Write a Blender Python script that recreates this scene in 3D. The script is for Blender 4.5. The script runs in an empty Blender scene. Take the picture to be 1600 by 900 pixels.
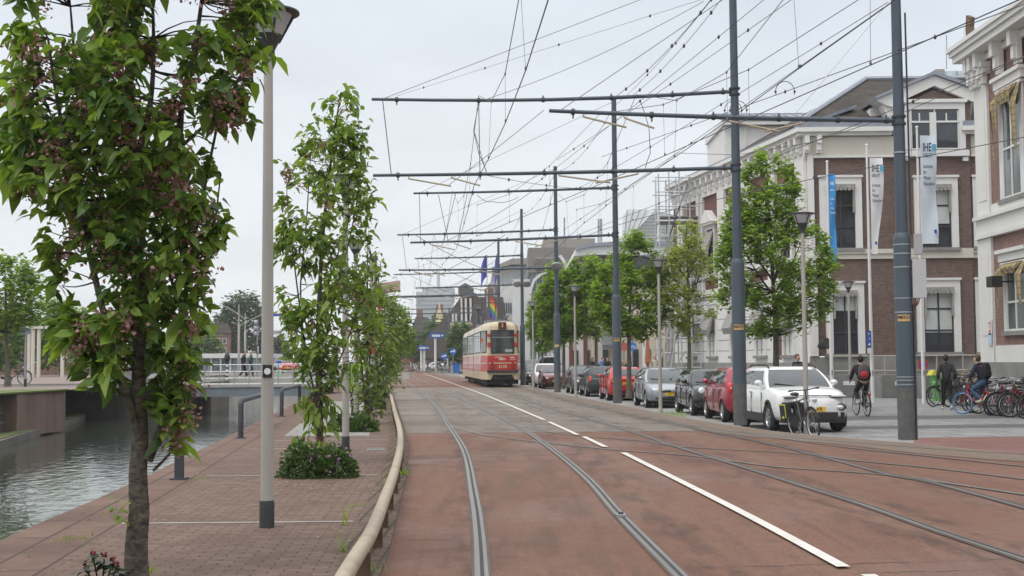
import bpy, bmesh, math, random
from mathutils import Vector, Matrix, Euler
R_ = math.radians
scene = bpy.context.scene
COL = scene.collection
random.seed(7)

# ---------------------------------------------------------------- camera
F = 2000.0
CAMZ = 1.5
PITCH = math.atan(115 / F)
ROLL = R_(-0.45)
CROT = (Matrix.Rotation(math.pi / 2 + PITCH, 3, 'X') @ Matrix.Rotation(ROLL, 3, 'Z'))
CPOS = Vector((0, 0, CAMZ))
cd = bpy.data.cameras.new('camera')
cd.sensor_width = 36; cd.lens = 36 * F / 1600
cd.clip_end = 6000; cd.clip_start = 0.1
cam = bpy.data.objects.new('camera', cd); COL.objects.link(cam)
cam.matrix_world = Matrix.Translation(CPOS) @ CROT.to_4x4()
scene.camera = cam

def ray(px, py):
    return CROT @ Vector(((px - 800) / F, (450 - py) / F, -1))
def G(px, py, z=0.0):
    d = ray(px, py); t = (z - CAMZ) / d.z
    return CPOS + d * t
def PY(px, py, Y):
    d = ray(px, py); return CPOS + d * (Y / d.y)
def XA(px, Y):                       # world X of an image column at the horizon, depth Y
    return PY(px, 560, Y).x

# ---------------------------------------------------------------- object helpers
def tag(o, label=None, cat=None, group=None, kind=None):
    if label: o['label'] = label
    if cat: o['category'] = cat
    if group: o['group'] = group
    if kind: o['kind'] = kind
    return o
def thing(name, label, cat, loc=(0, 0, 0), rz=0, group=None):
    o = bpy.data.objects.new(name, None); COL.objects.link(o)
    o.empty_display_size = .2
    o.location = loc; o.rotation_euler = (0, 0, rz)
    return tag(o, label, cat, group)
def copy_tree(o, parent=None):
    c = o.copy(); COL.objects.link(c)
    if parent: c.parent = parent
    for ch in list(o.children): copy_tree(ch, c)
    return c

class MB:
    def __init__(s):
        s.v = []; s.f = []; s.m = []; s.c = []; s.cm = 0; s.cc = None
    def add(s, vs, fs):
        b = len(s.v)
        s.v += [tuple(p) for p in vs]
        if s.cc is not None or s.c:
            while len(s.c) < b: s.c.append(.5)
            s.c += [s.cc if s.cc is not None else .5] * len(vs)
        for f in fs:
            s.f.append(tuple(i + b for i in f)); s.m.append(s.cm)
    def box(s, c, d, rz=0, M=None):
        x, y, z = d[0] / 2, d[1] / 2, d[2] / 2
        vs = [Vector((a, b, e)) for e in (-z, z) for b in (-y, y) for a in (-x, x)]
        if M is None: M = Matrix.Rotation(rz, 3, 'Z')
        s.add([M @ p + Vector(c) for p in vs], [(0, 2, 3, 1), (4, 5, 7, 6), (0, 1, 5, 4), (2, 6, 7, 3), (0, 4, 6, 2), (1, 3, 7, 5)])
    def hexa(s, p):                  # 8 corners: bottom 4 then top 4, same winding
        s.add(p, [(3, 2, 1, 0), (4, 5, 6, 7), (0, 1, 5, 4), (1, 2, 6, 5), (2, 3, 7, 6), (3, 0, 4, 7)])
    def quad(s, *p): s.add(p, [tuple(range(len(p)))])
    def tube(s, pts, r, n=8, caps=True):
        pts = [Vector(p) for p in pts]
        if not isinstance(r, (list, tuple)): r = [r] * len(pts)
        rings = []; prev = None
        for i, p in enumerate(pts):
            a = pts[max(i - 1, 0)]; b = pts[min(i + 1, len(pts) - 1)]
            t = (b - a)
            t = t.normalized() if t.length > 1e-9 else Vector((0, 0, 1))
            if prev is None:
                up = Vector((0, 0, 1)) if abs(t.z) < .9 else Vector((0, 1, 0))
                u = t.cross(up).normalized()
            else:
                u = (prev - t * prev.dot(t))
                u = u.normalized() if u.length > 1e-6 else t.orthogonal().normalized()
            prev = u; w = t.cross(u)
            rings.append([p + (u * math.cos(k * 2 * math.pi / n) + w * math.sin(k * 2 * math.pi / n)) * r[i] for k in range(n)])
        vs = [q for ring in rings for q in ring]; fs = []
        for i in range(len(pts) - 1):
            for k in range(n):
                k2 = (k + 1) % n
                fs.append((i * n + k, (i + 1) * n + k, (i + 1) * n + k2, i * n + k2))
        if caps:
            fs.append(tuple(range(n))); fs.append(tuple((len(pts) - 1) * n + k for k in reversed(range(n))))
        s.add(vs, fs)
    def lathe(s, prof, c=(0, 0, 0), n=16, M=None):      # prof: (r, z)
        vs = []; fs = []
        M = M or Matrix.Identity(3); c = Vector(c)
        for r, z in prof:
            for k in range(n):
                a = 2 * math.pi * k / n
                vs.append(M @ Vector((r * math.cos(a), r * math.sin(a), z)) + c)
        for i in range(len(prof) - 1):
            for k in range(n):
                k2 = (k + 1) % n
                fs.append((i * n + k, i * n + k2, (i + 1) * n + k2, (i + 1) * n + k))
        fs.append(tuple(reversed(range(n)))); fs.append(tuple((len(prof) - 1) * n + k for k in range(n)))
        s.add(vs, fs)
    def ball(s, c, r, n=8, m=6, M=None):
        c = Vector(c)
        if not isinstance(r, (tuple, list)): r = (r, r, r)
        M = M or Matrix.Identity(3)
        vs = [c + M @ Vector((0, 0, -r[2]))]; fs = []
        for i in range(1, m):
            t = -math.pi / 2 + math.pi * i / m
            for k in range(n):
                a = 2 * math.pi * k / n
                vs.append(c + M @ Vector((r[0] * math.cos(t) * math.cos(a), r[1] * math.cos(t) * math.sin(a), r[2] * math.sin(t))))
        vs.append(c + M @ Vector((0, 0, r[2])))
        for k in range(n): fs.append((0, 1 + (k + 1) % n, 1 + k))
        for i in range(m - 2):
            for k in range(n):
                a = 1 + i * n; k2 = (k + 1) % n
                fs.append((a + k, a + k2, a + n + k2, a + n + k))
        L = len(vs) - 1; a = 1 + (m - 2) * n
        for k in range(n): fs.append((L, a + k, a + (k + 1) % n))
        s.add(vs, fs)
    def prism(s, poly, vec):          # planar polygon swept along vec
        n = len(poly); vec = Vector(vec)
        p = [Vector(q) for q in poly]
        s.add(p + [q + vec for q in p], [tuple(reversed(range(n))), tuple(range(n, 2 * n))] + [(k, (k + 1) % n, n + (k + 1) % n, n + k) for k in range(n)])
    def strip(s, left, right):
        n = len(left)
        s.add(list(left) + list(right), [(i, n + i, n + i + 1, i + 1) for i in range(n - 1)])
    def mesh(s, name, mats, smooth=False):
        me = bpy.data.meshes.new(name)
        me.from_pydata(s.v, [], s.f)
        if not isinstance(mats, (list, tuple)): mats = [mats]
        for m in mats: me.materials.append(m)
        me.polygons.foreach_set('material_index', s.m)
        if smooth: me.polygons.foreach_set('use_smooth', [True] * len(s.f))
        if s.c:
            while len(s.c) < len(s.v): s.c.append(.5)
            a = me.attributes.new('var', 'FLOAT', 'POINT'); a.data.foreach_set('value', s.c)
        me.update()
        bm = bmesh.new(); bm.from_mesh(me)
        bmesh.ops.recalc_face_normals(bm, faces=bm.faces) if not s.c else None
        bm.to_mesh(me); bm.free()
        if smooth:
            try: me.set_sharp_from_angle(angle=R_(smooth if smooth is not True else 40))
            except Exception: pass
        return me
    def build(s, name, mats, parent=None, smooth=False, world=False):
        o = bpy.data.objects.new(name, s.mesh(name, mats, smooth)); COL.objects.link(o)
        if parent is not None:
            o.parent = parent
            if world:
                p = parent; off = Vector((0, 0, 0))
                while p is not None:
                    off += Vector(p.location); p = p.parent
                o.location = -off
        return o

def smoothline(pts, n=8):
    P = [Vector(p) for p in pts]; out = []
    for i in range(len(P) - 1):
        a = P[max(i - 1, 0)]; b = P[i]; c = P[i + 1]; d = P[min(i + 2, len(P) - 1)]
        for k in range(n):
            t = k / n
            out.append(.5 * ((2 * b) + (c - a) * t + (2 * a - 5 * b + 4 * c - d) * t * t + (3 * b - a - 3 * c + d) * t ** 3))
    out.append(P[-1]); return out
def offset(line, d, z=None):
    out = []
    for i, p in enumerate(line):
        a = line[max(i - 1, 0)]; b = line[min(i + 1, len(line) - 1)]
        t = (b - a); t.z = 0; t.normalize()
        q = p + Vector((t.y, -t.x, 0)) * d
        if z is not None: q.z = z
        out.append(q)
    return out
def at_y(line, Y):
    for i in range(len(line) - 1):
        a, b = line[i], line[i + 1]
        if (a.y - Y) * (b.y - Y) <= 0 and abs(a.y - b.y) > 1e-9:
            return a.lerp(b, (Y - a.y) / (b.y - a.y))
    return line[0] if abs(line[0].y - Y) < abs(line[-1].y - Y) else line[-1]
def text_mesh(name, txt, size, mat_, parent, loc, rot, align='CENTER', ext=.002, sx=1.0, bold=0.0):
    cu = bpy.data.curves.new('t', 'FONT'); cu.body = txt; cu.size = size; cu.align_x = align; cu.align_y = 'CENTER'
    cu.extrude = ext; cu.resolution_u = 2; cu.offset = bold * size
    o = bpy.data.objects.new('t', cu); COL.objects.link(o)
    dg = bpy.context.evaluated_depsgraph_get()
    me = bpy.data.meshes.new_from_object(o.evaluated_get(dg)); me.name = name
    bpy.data.objects.remove(o)
    me.materials.clear(); me.materials.append(mat_)
    n = bpy.data.objects.new(name, me); COL.objects.link(n)
    n.parent = parent; n.location = loc; n.rotation_euler = rot; n.scale = (sx, 1, 1)
    return n
def apply_mods(o):
    dg = bpy.context.evaluated_depsgraph_get()
    me = bpy.data.meshes.new_from_object(o.evaluated_get(dg))
    o.modifiers.clear(); o.data = me
    return o

# ---------------------------------------------------------------- materials
def nt(name):
    m = bpy.data.materials.new(name); m.use_nodes = True
    t = m.node_tree; b = t.nodes['Principled BSDF']
    return m, t, b
def nd(t, ty, **kw):
    n = t.nodes.new(ty)
    for k, v in kw.items():
        if k in n.inputs: n.inputs[k].default_value = v
        else: setattr(n, k, v)
    return n
def c4(c): return (c[0], c[1], c[2], 1)
def noise(t, vec, scale, detail=4, rough=.55, dist=0):
    n = nd(t, 'ShaderNodeTexNoise'); n.inputs['Scale'].default_value = scale; n.inputs['Detail'].default_value = detail
    n.inputs['Roughness'].default_value = rough; n.inputs['Distortion'].default_value = dist
    t.links.new(vec, n.inputs['Vector']); return n.outputs[0]
def mrange(t, v, a, b, c=0, d=1):
    n = nd(t, 'ShaderNodeMapRange'); t.links.new(v, n.inputs[0])
    for i, x in enumerate((a, b, c, d)): n.inputs[i + 1].default_value = x
    return n.outputs[0]
def mix(t, f, a, b, mode='MIX'):
    n = nd(t, 'ShaderNodeMixRGB', blend_type=mode)
    for i, x in enumerate((f, a, b)):
        if hasattr(x, 'type'): t.links.new(x, n.inputs[i])
        else: n.inputs[i].default_value = x if i == 0 else c4(x)
    return n.outputs[0]
def math_(t, op, a, b=0):
    n = nd(t, 'ShaderNodeMath', operation=op)
    for i, x in enumerate((a, b)):
        if hasattr(x, 'type'): t.links.new(x, n.inputs[i])
        else: n.inputs[i].default_value = x
    return n.outputs[0]
def coords(t, scale=(1, 1, 1), kind='Object', rz=0):
    tc = nd(t, 'ShaderNodeTexCoord'); mp = nd(t, 'ShaderNodeMapping')
    mp.inputs['Scale'].default_value = scale; mp.inputs['Rotation'].default_value = (0, 0, rz)
    t.links.new(tc.outputs[kind], mp.inputs['Vector']); return mp.outputs[0]
def bump(t, b, h, strength=.3, dist=.01):
    n = nd(t, 'ShaderNodeBump'); n.inputs['Strength'].default_value = strength; n.inputs['Distance'].default_value = dist
    t.links.new(h, n.inputs['Height']); t.links.new(n.outputs[0], b.inputs['Normal'])
def mat(name, col, rough=.6, metal=0, var=.12, scale=2.5, bmp=0, bscale=40, spec=.5, coat=0, dirt=0, dirtcol=(.12, .10, .08), stretch=(1, 1, 1), emit=0):
    m, t, b = nt(name)
    v = coords(t, stretch)
    n1 = noise(t, v, scale, 6); 
    col_o = mix(t, mrange(t, n1, .3, .7), [x * (1 - var) for x in col], [min(1, x * (1 + var)) for x in col])
    if dirt:
        n2 = noise(t, v, scale * .6 + .7, 8, .65)
        col_o = mix(t, mrange(t, n2, .5, .75, 0, dirt), col_o, dirtcol)
    t.links.new(col_o, b.inputs['Base Color'])
    b.inputs['Metallic'].default_value = metal
    r = mrange(t, n1, .3, .7, max(0, rough - .06), min(1, rough + .06)); t.links.new(r, b.inputs['Roughness'])
    b.inputs['Specular IOR Level'].default_value = spec
    b.inputs['Coat Weight'].default_value = coat; b.inputs['Coat Roughness'].default_value = .08
    if bmp: bump(t, b, noise(t, v, bscale, 4), bmp)
    if emit:
        b.inputs['Emission Color'].default_value = c4(col); b.inputs['Emission Strength'].default_value = emit
    return m
def brick(name, c1, c2, mortar, udir=(1, 0), bw=.21, bh=.062, ms=.011, rough=.85, flat=False, dirt=.25, rz=0, var=.25, bmp=.3):
    m, t, b = nt(name)
    tc = nd(t, 'ShaderNodeTexCoord')
    if flat:
        vec = coords(t, rz=rz); base = vec
    else:
        base = tc.outputs['Object']
        dot = nd(t, 'ShaderNodeVectorMath', operation='DOT_PRODUCT'); t.links.new(base, dot.inputs[0]); dot.inputs[1].default_value = (udir[0], udir[1], 0)
        sp = nd(t, 'ShaderNodeSeparateXYZ'); t.links.new(base, sp.inputs[0])
        cb = nd(t, 'ShaderNodeCombineXYZ'); t.links.new(dot.outputs['Value'], cb.inputs[0]); t.links.new(sp.outputs[2], cb.inputs[1])
        vec = cb.outputs[0]
    br = nd(t, 'ShaderNodeTexBrick')
    t.links.new(vec, br.inputs['Vector'])
    for k, x in (('Scale', 1), ('Brick Width', bw), ('Row Height', bh), ('Mortar Size', ms), ('Bias', 0), ('Mortar Smooth', .2)): br.inputs[k].default_value = x
    for k, x in (('Color1', c1), ('Color2', c2), ('Mortar', mortar)): br.inputs[k].default_value = c4(x)
    n1 = noise(t, base, .9, 8, .6); n2 = noise(t, base, 6, 4)
    co = mix(t, mrange(t, n2, .3, .7, 0, 1), br.outputs[0], mix(t, 1, br.outputs[0], (1 - var, 1 - var, 1 - var), 'MULTIPLY'))
    co = mix(t, mrange(t, n1, .45, .75, 0, dirt), co, [x * .45 for x in c1])
    t.links.new(co, b.inputs['Base Color']); b.inputs['Roughness'].default_value = rough
    b.inputs['Specular IOR Level'].default_value = .3
    if bmp: bump(t, b, math_(t, 'SUBTRACT', noise(t, base, 30, 3), br.outputs['Fac']), bmp, .006)
    return m
def leafmat(name, dark, light, trans=.35, rough=.5, spec=.4):
    m, t, b = nt(name)
    a = nd(t, 'ShaderNodeAttribute', attribute_name='var')
    v = coords(t)
    n1 = noise(t, v, 1.3, 3)
    f = math_(t, 'ADD', a.outputs['Fac'], mrange(t, n1, .3, .7, -.25, .25))
    col = mix(t, mrange(t, f, .05, .95), dark, light)
    t.links.new(col, b.inputs['Base Color']); b.inputs['Roughness'].default_value = rough; b.inputs['Specular IOR Level'].default_value = spec
    tr = nd(t, 'ShaderNodeBsdfTranslucent'); 
    tc = mix(t, 1, col, (1.7, 1.75, .75), 'MULTIPLY'); t.links.new(tc, tr.inputs[0])
    mx = nd(t, 'ShaderNodeMixShader'); mx.inputs[0].default_value = trans
    t.links.new(b.outputs[0], mx.inputs[1]); t.links.new(tr.outputs[0], mx.inputs[2])
    t.links.new(mx.outputs[0], t.nodes['Material Output'].inputs[0])
    return m
def glassmat(name, tint=(.03, .035, .04), rough=.06, spec=.8, blotch=0):
    m, t, b = nt(name)
    v = coords(t)
    n1 = noise(t, v, .8, 3, .5)
    col = mix(t, mrange(t, n1, .35, .65), [x * .6 for x in tint], [x * 1.5 for x in tint])
    t.links.new(col, b.inputs['Base Color']); b.inputs['Roughness'].default_value = rough; b.inputs['Specular IOR Level'].default_value = spec
    bump(t, b, noise(t, v, 1.5, 2), .03, .05)
    return m

M = {}
M['pole_blue'] = mat('slate blue pole paint', (.065, .088, .11), .5, var=.2, scale=1.2, stretch=(1, 1, .35), dirt=.3, dirtcol=(.14, .14, .13))
M['pole_top'] = mat('slate blue pole paint darker', (.055, .075, .098), .45, var=.12)
M['pole_foot'] = mat('grey weathered pole foot', (.10, .10, .098), .75, var=.25, scale=6, dirt=.5, dirtcol=(.16, .15, .12))
M['lamp_post'] = mat('grey beige lamp post paint', (.38, .355, .32), .5, var=.14, scale=1.8, dirt=.5, dirtcol=(.24, .19, .12), stretch=(1, 1, .3))
M['lamp_foot'] = mat('dark lamp foot', (.035, .036, .04), .6, var=.3, scale=8)
M['lamp_head'] = mat('dark lamp head', (.05, .05, .052), .45)
M['lamp_glass'] = glassmat('lamp glass', (.35, .36, .36), .15)
M['steel'] = mat('galvanised steel', (.35, .36, .37), .4, .7, var=.15)
M['darksteel'] = mat('dark steel', (.045, .05, .06), .5, .2)
M['wire'] = mat('wire', (.05, .052, .058), .5, .3)
M['wire_pale'] = mat('thin wire', (.13, .135, .145), .5, .3)
M['insul'] = mat('beige fibre rod', (.32, .27, .19), .6)
M['rail_steel'] = mat('worn rail steel', (.22, .205, .182), .42, .5, var=.2, scale=6, stretch=(1, .1, 1))
M['rail_groove'] = mat('rail groove', (.03, .028, .026), .7)
M['rail_border'] = mat('rail bedding concrete', (.095, .074, .062), .75, var=.35, scale=3, dirt=.6, dirtcol=(.14, .085, .07))
M['rail_thin'] = mat('thin dull rail', (.135, .128, .118), .5, .2, var=.25, scale=2, dirt=.4, dirtcol=(.15, .10, .085))
M['white_paint'] = mat('white road paint', (.60, .575, .52), .7, var=.1, scale=5, dirt=.35, dirtcol=(.35, .28, .25))
M['white_wall'] = mat('white painted stucco', (.70, .69, .66), .7, var=.05, scale=1.0, dirt=.14, dirtcol=(.42, .41, .38))
M['cream_wall'] = mat('cream painted stucco', (.60, .57, .49), .7, var=.06, scale=1.5, dirt=.15, dirtcol=(.4, .37, .3))
M['white_trim'] = mat('white painted timber', (.70, .69, .67), .5, var=.04, scale=2, dirt=.1, dirtcol=(.5, .5, .48))
M['grey_stone'] = mat('grey plinth stone', (.25, .245, .235), .8, var=.15, scale=2, dirt=.3)
M['slate'] = None
M['zinc'] = mat('zinc roof sheet', (.27, .29, .33), .45, .3, var=.12)
M['window_glass'] = glassmat('dark window glass', (.035, .04, .045), .05)
M['blind'] = mat('pale roller blind', (.50, .52, .50), .6, var=.05)
M['car_glass'] = glassmat('car glass', (.05, .055, .06), .04, 1.0)
M['tyre'] = mat('tyre rubber', (.018, .018, .019), .8, var=.2, scale=10)
M['rim'] = mat('alloy rim', (.5, .5, .52), .3, .8)
M['black'] = mat('black plastic', (.02, .02, .021), .55)
M['under'] = mat('black underframe', (.012, .012, .012), .85)
M['plate_y'] = mat('yellow plate', (.75, .45, .03), .45, var=.05)
M['lens'] = glassmat('headlamp lens', (.42, .44, .46), .12)
M['taillens'] = mat('red lamp lens', (.62, .03, .02), .2, var=.15, scale=8, coat=.5)
M['chrome'] = mat('chrome', (.6, .6, .62), .15, 1)
M['bark_cherry'] = None
M['text_black'] = mat('black lettering', (.02, .02, .025), .6)
M['text_white'] = mat('white lettering', (.8, .8, .8), .6)
M['sign_blue'] = mat('sign blue', (.015, .10, .42), .45)
M['sign_white'] = mat('sign white', (.72, .73, .74), .45)
M['sign_red'] = mat('sign red', (.5, .03, .03), .45)

def barkmat(name, c1, c2, vs=(5, 5, 10)):
    m, t, b = nt(name)
    v = coords(t, vs); n1 = noise(t, v, 2.2, 8, .7, .6)
    v2 = coords(t); n2 = noise(t, v2, 5, 5)
    co = mix(t, mrange(t, n1, .38, .62), c1, c2)
    co = mix(t, mrange(t, n2, .55, .72, 0, .7), co, (.085, .10, .045))
    t.links.new(co, b.inputs['Base Color']); b.inputs['Roughness'].default_value = .85
    bump(t, b, n1, 1.0, .03); return m
M['bark_cherry'] = barkmat('cherry bark', (.035, .028, .022), (.14, .115, .085))
M['bark_grey'] = barkmat('grey green bark', (.07, .065, .045), (.17, .155, .11))
M['twig'] = mat('dark twig', (.035, .022, .02), .8)

def slate():
    m, t, b = nt('dark roof slates')
    tc = nd(t, 'ShaderNodeTexCoord'); sp = nd(t, 'ShaderNodeSeparateXYZ'); t.links.new(tc.outputs['Object'], sp.inputs[0])
    cb = nd(t, 'ShaderNodeCombineXYZ'); t.links.new(math_(t, 'ADD', sp.outputs[0], sp.outputs[1]), cb.inputs[0]); t.links.new(sp.outputs[2], cb.inputs[1])
    br = nd(t, 'ShaderNodeTexBrick'); t.links.new(cb.outputs[0], br.inputs['Vector'])
    for k, x in (('Scale', 1), ('Brick Width', .28), ('Row Height', .13), ('Mortar Size', .02)): br.inputs[k].default_value = x
    for k, x in (('Color1', (.046, .037, .031)), ('Color2', (.078, .062, .052)), ('Mortar', (.03, .026, .022))): br.inputs[k].default_value = c4(x)
    co = mix(t, mrange(t, noise(t, tc.outputs['Object'], 1.5, 6), .45, .7, 0, .4), br.outputs[0], (.12, .105, .09))
    t.links.new(co, b.inputs['Base Color']); b.inputs['Roughness'].default_value = .85; b.inputs['Specular IOR Level'].default_value = .25
    bump(t, b, br.outputs['Fac'], -.5, .02); return m
M['slate'] = slate()
BR1, BR2, BRM = (.135, .078, .062), (.205, .122, .098), (.20, .17, .15)
M['brick_front'] = brick('brown red facade brick', BR1, BR2, BRM, (1, 0))
M['brick_wing'] = brick('red brown wing brick', (.215, .105, .078), (.30, .155, .118), (.33, .27, .24), (0, 1))
M['brick_side'] = brick('red side facade brick', (.16, .05, .045), (.22, .08, .07), (.22, .16, .14), (-.2, .98))

# ---------------------------------------------------------------- world, sun, colour management
SUN_EL, SUN_AZ = R_(58), R_(-130)        # from behind and left of the camera
w = bpy.data.worlds.new('World'); scene.world = w; w.use_nodes = True
t = w.node_tree; bg = t.nodes['Background']; out = t.nodes['World Output']
sky = nd(t, 'ShaderNodeTexSky', sky_type='NISHITA'); sky.sun_disc = False
sky.sun_elevation = SUN_EL; sky.sun_rotation = SUN_AZ; sky.dust_density = 3; sky.air_density = 1.2; sky.altitude = 0
t.links.new(sky.outputs[0], bg.inputs[0]); bg.inputs[1].default_value = .08
tc = nd(t, 'ShaderNodeTexCoord'); sp = nd(t, 'ShaderNodeSeparateXYZ'); t.links.new(tc.outputs['Generated'], sp.inputs[0])
zz = math_(t, 'MAXIMUM', sp.outputs[2], 0)
lum = nd(t, 'ShaderNodeValToRGB')
cr = lum.color_ramp
cr.elements[0].position = 0; cr.elements[0].color = (.785, .815, .835, 1)
cr.elements[1].position = 1; cr.elements[1].color = (1.64, 1.66, 1.69, 1)
e = cr.elements.new(.12); e.color = (.75, .79, .822, 1)
e = cr.elements.new(.28); e.color = (.68, .73, .79, 1)
e = cr.elements.new(.5); e.color = (1.12, 1.14, 1.17, 1)
t.links.new(zz, lum.inputs[0])
# cloud sheet: project direction on a plane so that the bands flatten towards the horizon
den = math_(t, 'ADD', zz, .22)
px_ = math_(t, 'DIVIDE', sp.outputs[0], den); py_ = math_(t, 'DIVIDE', sp.outputs[1], den)
cb = nd(t, 'ShaderNodeCombineXYZ'); t.links.new(px_, cb.inputs[0]); t.links.new(py_, cb.inputs[1])
n1 = noise(t, cb.outputs[0], 1.1, 6, .55, .4); n2 = noise(t, cb.outputs[0], 3.3, 5, .5)
cl = math_(t, 'ADD', mrange(t, n1, .3, .7, .90, 1.06), mrange(t, n2, .3, .7, -.025, .025))
cc = nd(t, 'ShaderNodeCombineXYZ')
for i in range(3): t.links.new(cl, cc.inputs[i])
# the cloud is bluer and a little darker towards the right (+X)
tint = mix(t, mrange(t, sp.outputs[0], -.05, .42), (1.0, 1.0, 1.0), (.95, .97, 1.0))
cloud = mix(t, 1, mix(t, 1, lum.outputs[0], cc.outputs[0], 'MULTIPLY'), tint, 'MULTIPLY')
bg2 = nd(t, 'ShaderNodeBackground'); t.links.new(cloud, bg2.inputs[0]); bg2.inputs[1].default_value = 1.26
ms = nd(t, 'ShaderNodeMixShader'); ms.inputs[0].default_value = .95
t.links.new(bg.outputs[0], ms.inputs[1]); t.links.new(bg2.outputs[0], ms.inputs[2]); t.links.new(ms.outputs[0], out.inputs[0])
sd = bpy.data.lights.new('sun', 'SUN'); sd.energy = 1.25; sd.angle = R_(20); sd.color = (1, .96, .9)
so = bpy.data.objects.new('sun', sd); COL.objects.link(so)
# direction to the sun (Nishita: rotation measured from +Y towards +X)
sv = Vector((math.sin(SUN_AZ) * math.cos(SUN_EL), math.cos(SUN_AZ) * math.cos(SUN_EL), math.sin(SUN_EL)))
so.rotation_euler = sv.to_track_quat('Z', 'Y').to_euler()
vs_ = scene.view_settings; vs_.view_transform = 'Standard'; vs_.look = 'None'; vs_.exposure = -.06; vs_.gamma = 1; vs_.use_curve_mapping = False
scene.cycles.max_bounces = 6; scene.cycles.transparent_max_bounces = 8
scene.cycles.use_denoising = True
# ================================================================ ground, road, canal
def structure(o): return tag(o, kind='structure')
# quay edge (right bank), kerb line and right road edge as world lines
QUAY = smoothline([Vector((-2.6, -12, 0)), Vector((-3.3, 2, 0))] + [G(*p) for p in ((0, 850), (215, 754), (410, 657), (470, 627))] + [Vector((-12.5, 92, 0)), Vector((-24, 200, 0))], 8)
KERB = smoothline([Vector((-.55, -12, 0)), Vector((-.75, 2, 0))] + [G(*p) for p in ((597, 893), (613, 843), (624, 793), (634, 750), (638, 718), (638, 695), (633, 677), (625, 650), (616, 622), (610, 602))] + [Vector((-15.5, 155, 0)), Vector((-29, 300, 0))], 8)
REDGE = smoothline([Vector((14, -12, 0)), Vector((11.3, 12, 0))] + [G(*p) for p in ((1600, 711), (1430, 694), (1157, 668), (965, 633), (871, 615), (817, 604))] + [Vector((-2.6, 110, 0)), Vector((-8.5, 160, 0)), Vector((-22, 300, 0))], 8)

def asphalt(name, base, dark, light, grain=90):
    m, t, b = nt(name)
    v = coords(t); vy = coords(t, (1, .16, 1), rz=R_(3))
    n1 = noise(t, vy, 1.0, 7, .6, .5); n2 = noise(t, v, .35, 5, .6, .8); n3 = noise(t, v, grain, 3); n4 = noise(t, v, 5, 6, .65)
    co = mix(t, mrange(t, n1, .35, .68), base, light)
    co = mix(t, mrange(t, n2, .47, .62, 0, .1), co, dark)
    co = mix(t, mrange(t, n4, .48, .7, 0, .5), co, dark)
    n5 = noise(t, coords(t, (1, .05, 1), rz=R_(5)), 5.5, 6, .65, .15); co = mix(t, mrange(t, n5, .52, .72, 0, .5), co, [x * .75 for x in dark])
    n6 = noise(t, v, 14, 3); co = mix(t, mrange(t, n6, .3, .7, 0, .22), co, light)
    n7 = noise(t, v, 26, 4, .7); g = mix(t, mrange(t, math_(t, 'ADD', math_(t, 'MULTIPLY', n3, .4), math_(t, 'MULTIPLY', n7, .6)), .36, .64), (.62, .62, .62), (1.38, 1.38, 1.38))
    co = mix(t, 1, co, g, 'MULTIPLY')
    # a few transverse cracks
    t.links.new(co, b.inputs['Base Color'])
    t.links.new(mrange(t, n2, .48, .66, .82, .5), b.inputs['Roughness'])
    b.inputs['Specular IOR Level'].default_value = .35
    bump(t, b, n3, .35, .006); return m
M['red_asphalt'] = asphalt('worn red asphalt', (.155, .070, .046), (.075, .044, .034), (.180, .096, .063))
M['grey_road'] = asphalt('grey brown road concrete', (.172, .136, .108), (.125, .080, .052), (.190, .168, .144), 70)
M['brown_road'] = asphalt('rust stained concrete verge', (.165, .115, .082), (.115, .078, .058), (.19, .15, .118), 70)
M['red_path'] = asphalt('red cycle path asphalt', (.20, .095, .08), (.15, .075, .065), (.23, .12, .10))
M['paver'] = brick('red brown clay pavers', (.165, .104, .078), (.215, .143, .111), (.098, .068, .051), flat=True, bw=.21, bh=.105, ms=.009, dirt=.4, rz=R_(-3), bmp=.5)
M['quay_stone'] = brick('red concrete quay coping', (.165, .100, .075), (.195, .122, .092), (.075, .05, .04), flat=True, bw=1.2, bh=.40, ms=.016, dirt=.75, rz=R_(84), bmp=.2)
M['kerb_brick'] = brick('brown kerb setts', (.145, .10, .072), (.19, .135, .10), (.075, .056, .038), flat=True, bw=.22, bh=.11, ms=.014, dirt=.35, rz=R_(90))
M['slab'] = brick('pale grey slabs', (.29, .28, .26), (.33, .315, .29), (.18, .17, .155), flat=True, bw=.6, bh=.6, ms=.012, dirt=.3, rz=R_(-4), bmp=.2)
M['tile'] = brick('grey concrete plaza tiles', (.285, .285, .282), (.34, .34, .337), (.16, .16, .16), flat=True, bw=1.0, bh=1.0, ms=.03, dirt=.3, rz=R_(-3), bmp=.2)
M['ground'] = mat('paved ground', (.22, .205, .19), .85, var=.2, scale=.5, dirt=.3)
M['dark_tile'] = mat('dark grey paving band', (.11, .11, .112), .8, var=.15, scale=3)

# the base ground: one sheet with the canal cut out of it
def poly_sheet(name, pts, m, z=None, kind='structure'):
    mb = MB(); mb.quad(*[(p[0], p[1], (p[2] if z is None else z)) for p in pts])
    o = mb.build(name, m)
    bm = bmesh.new(); bm.from_mesh(o.data); bmesh.ops.triangulate(bm, faces=bm.faces); bm.to_mesh(o.data); bm.free()
    for p in o.data.polygons:
        if p.normal.z < 0: p.flip()
    return tag(o, kind=kind)
qline = [p for p in QUAY if p.y < 199]
g_pts = [(p.x, p.y, -.34) for p in qline] + [(at_y(QUAY, 199.5).x, 199.5, -.34), (-2500, 199.5, -.34), (-2500, 4000, -.34), (2500, 4000, -.34), (2500, -12, -.34)]
poly_sheet('ground', g_pts, M['ground'])

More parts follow.
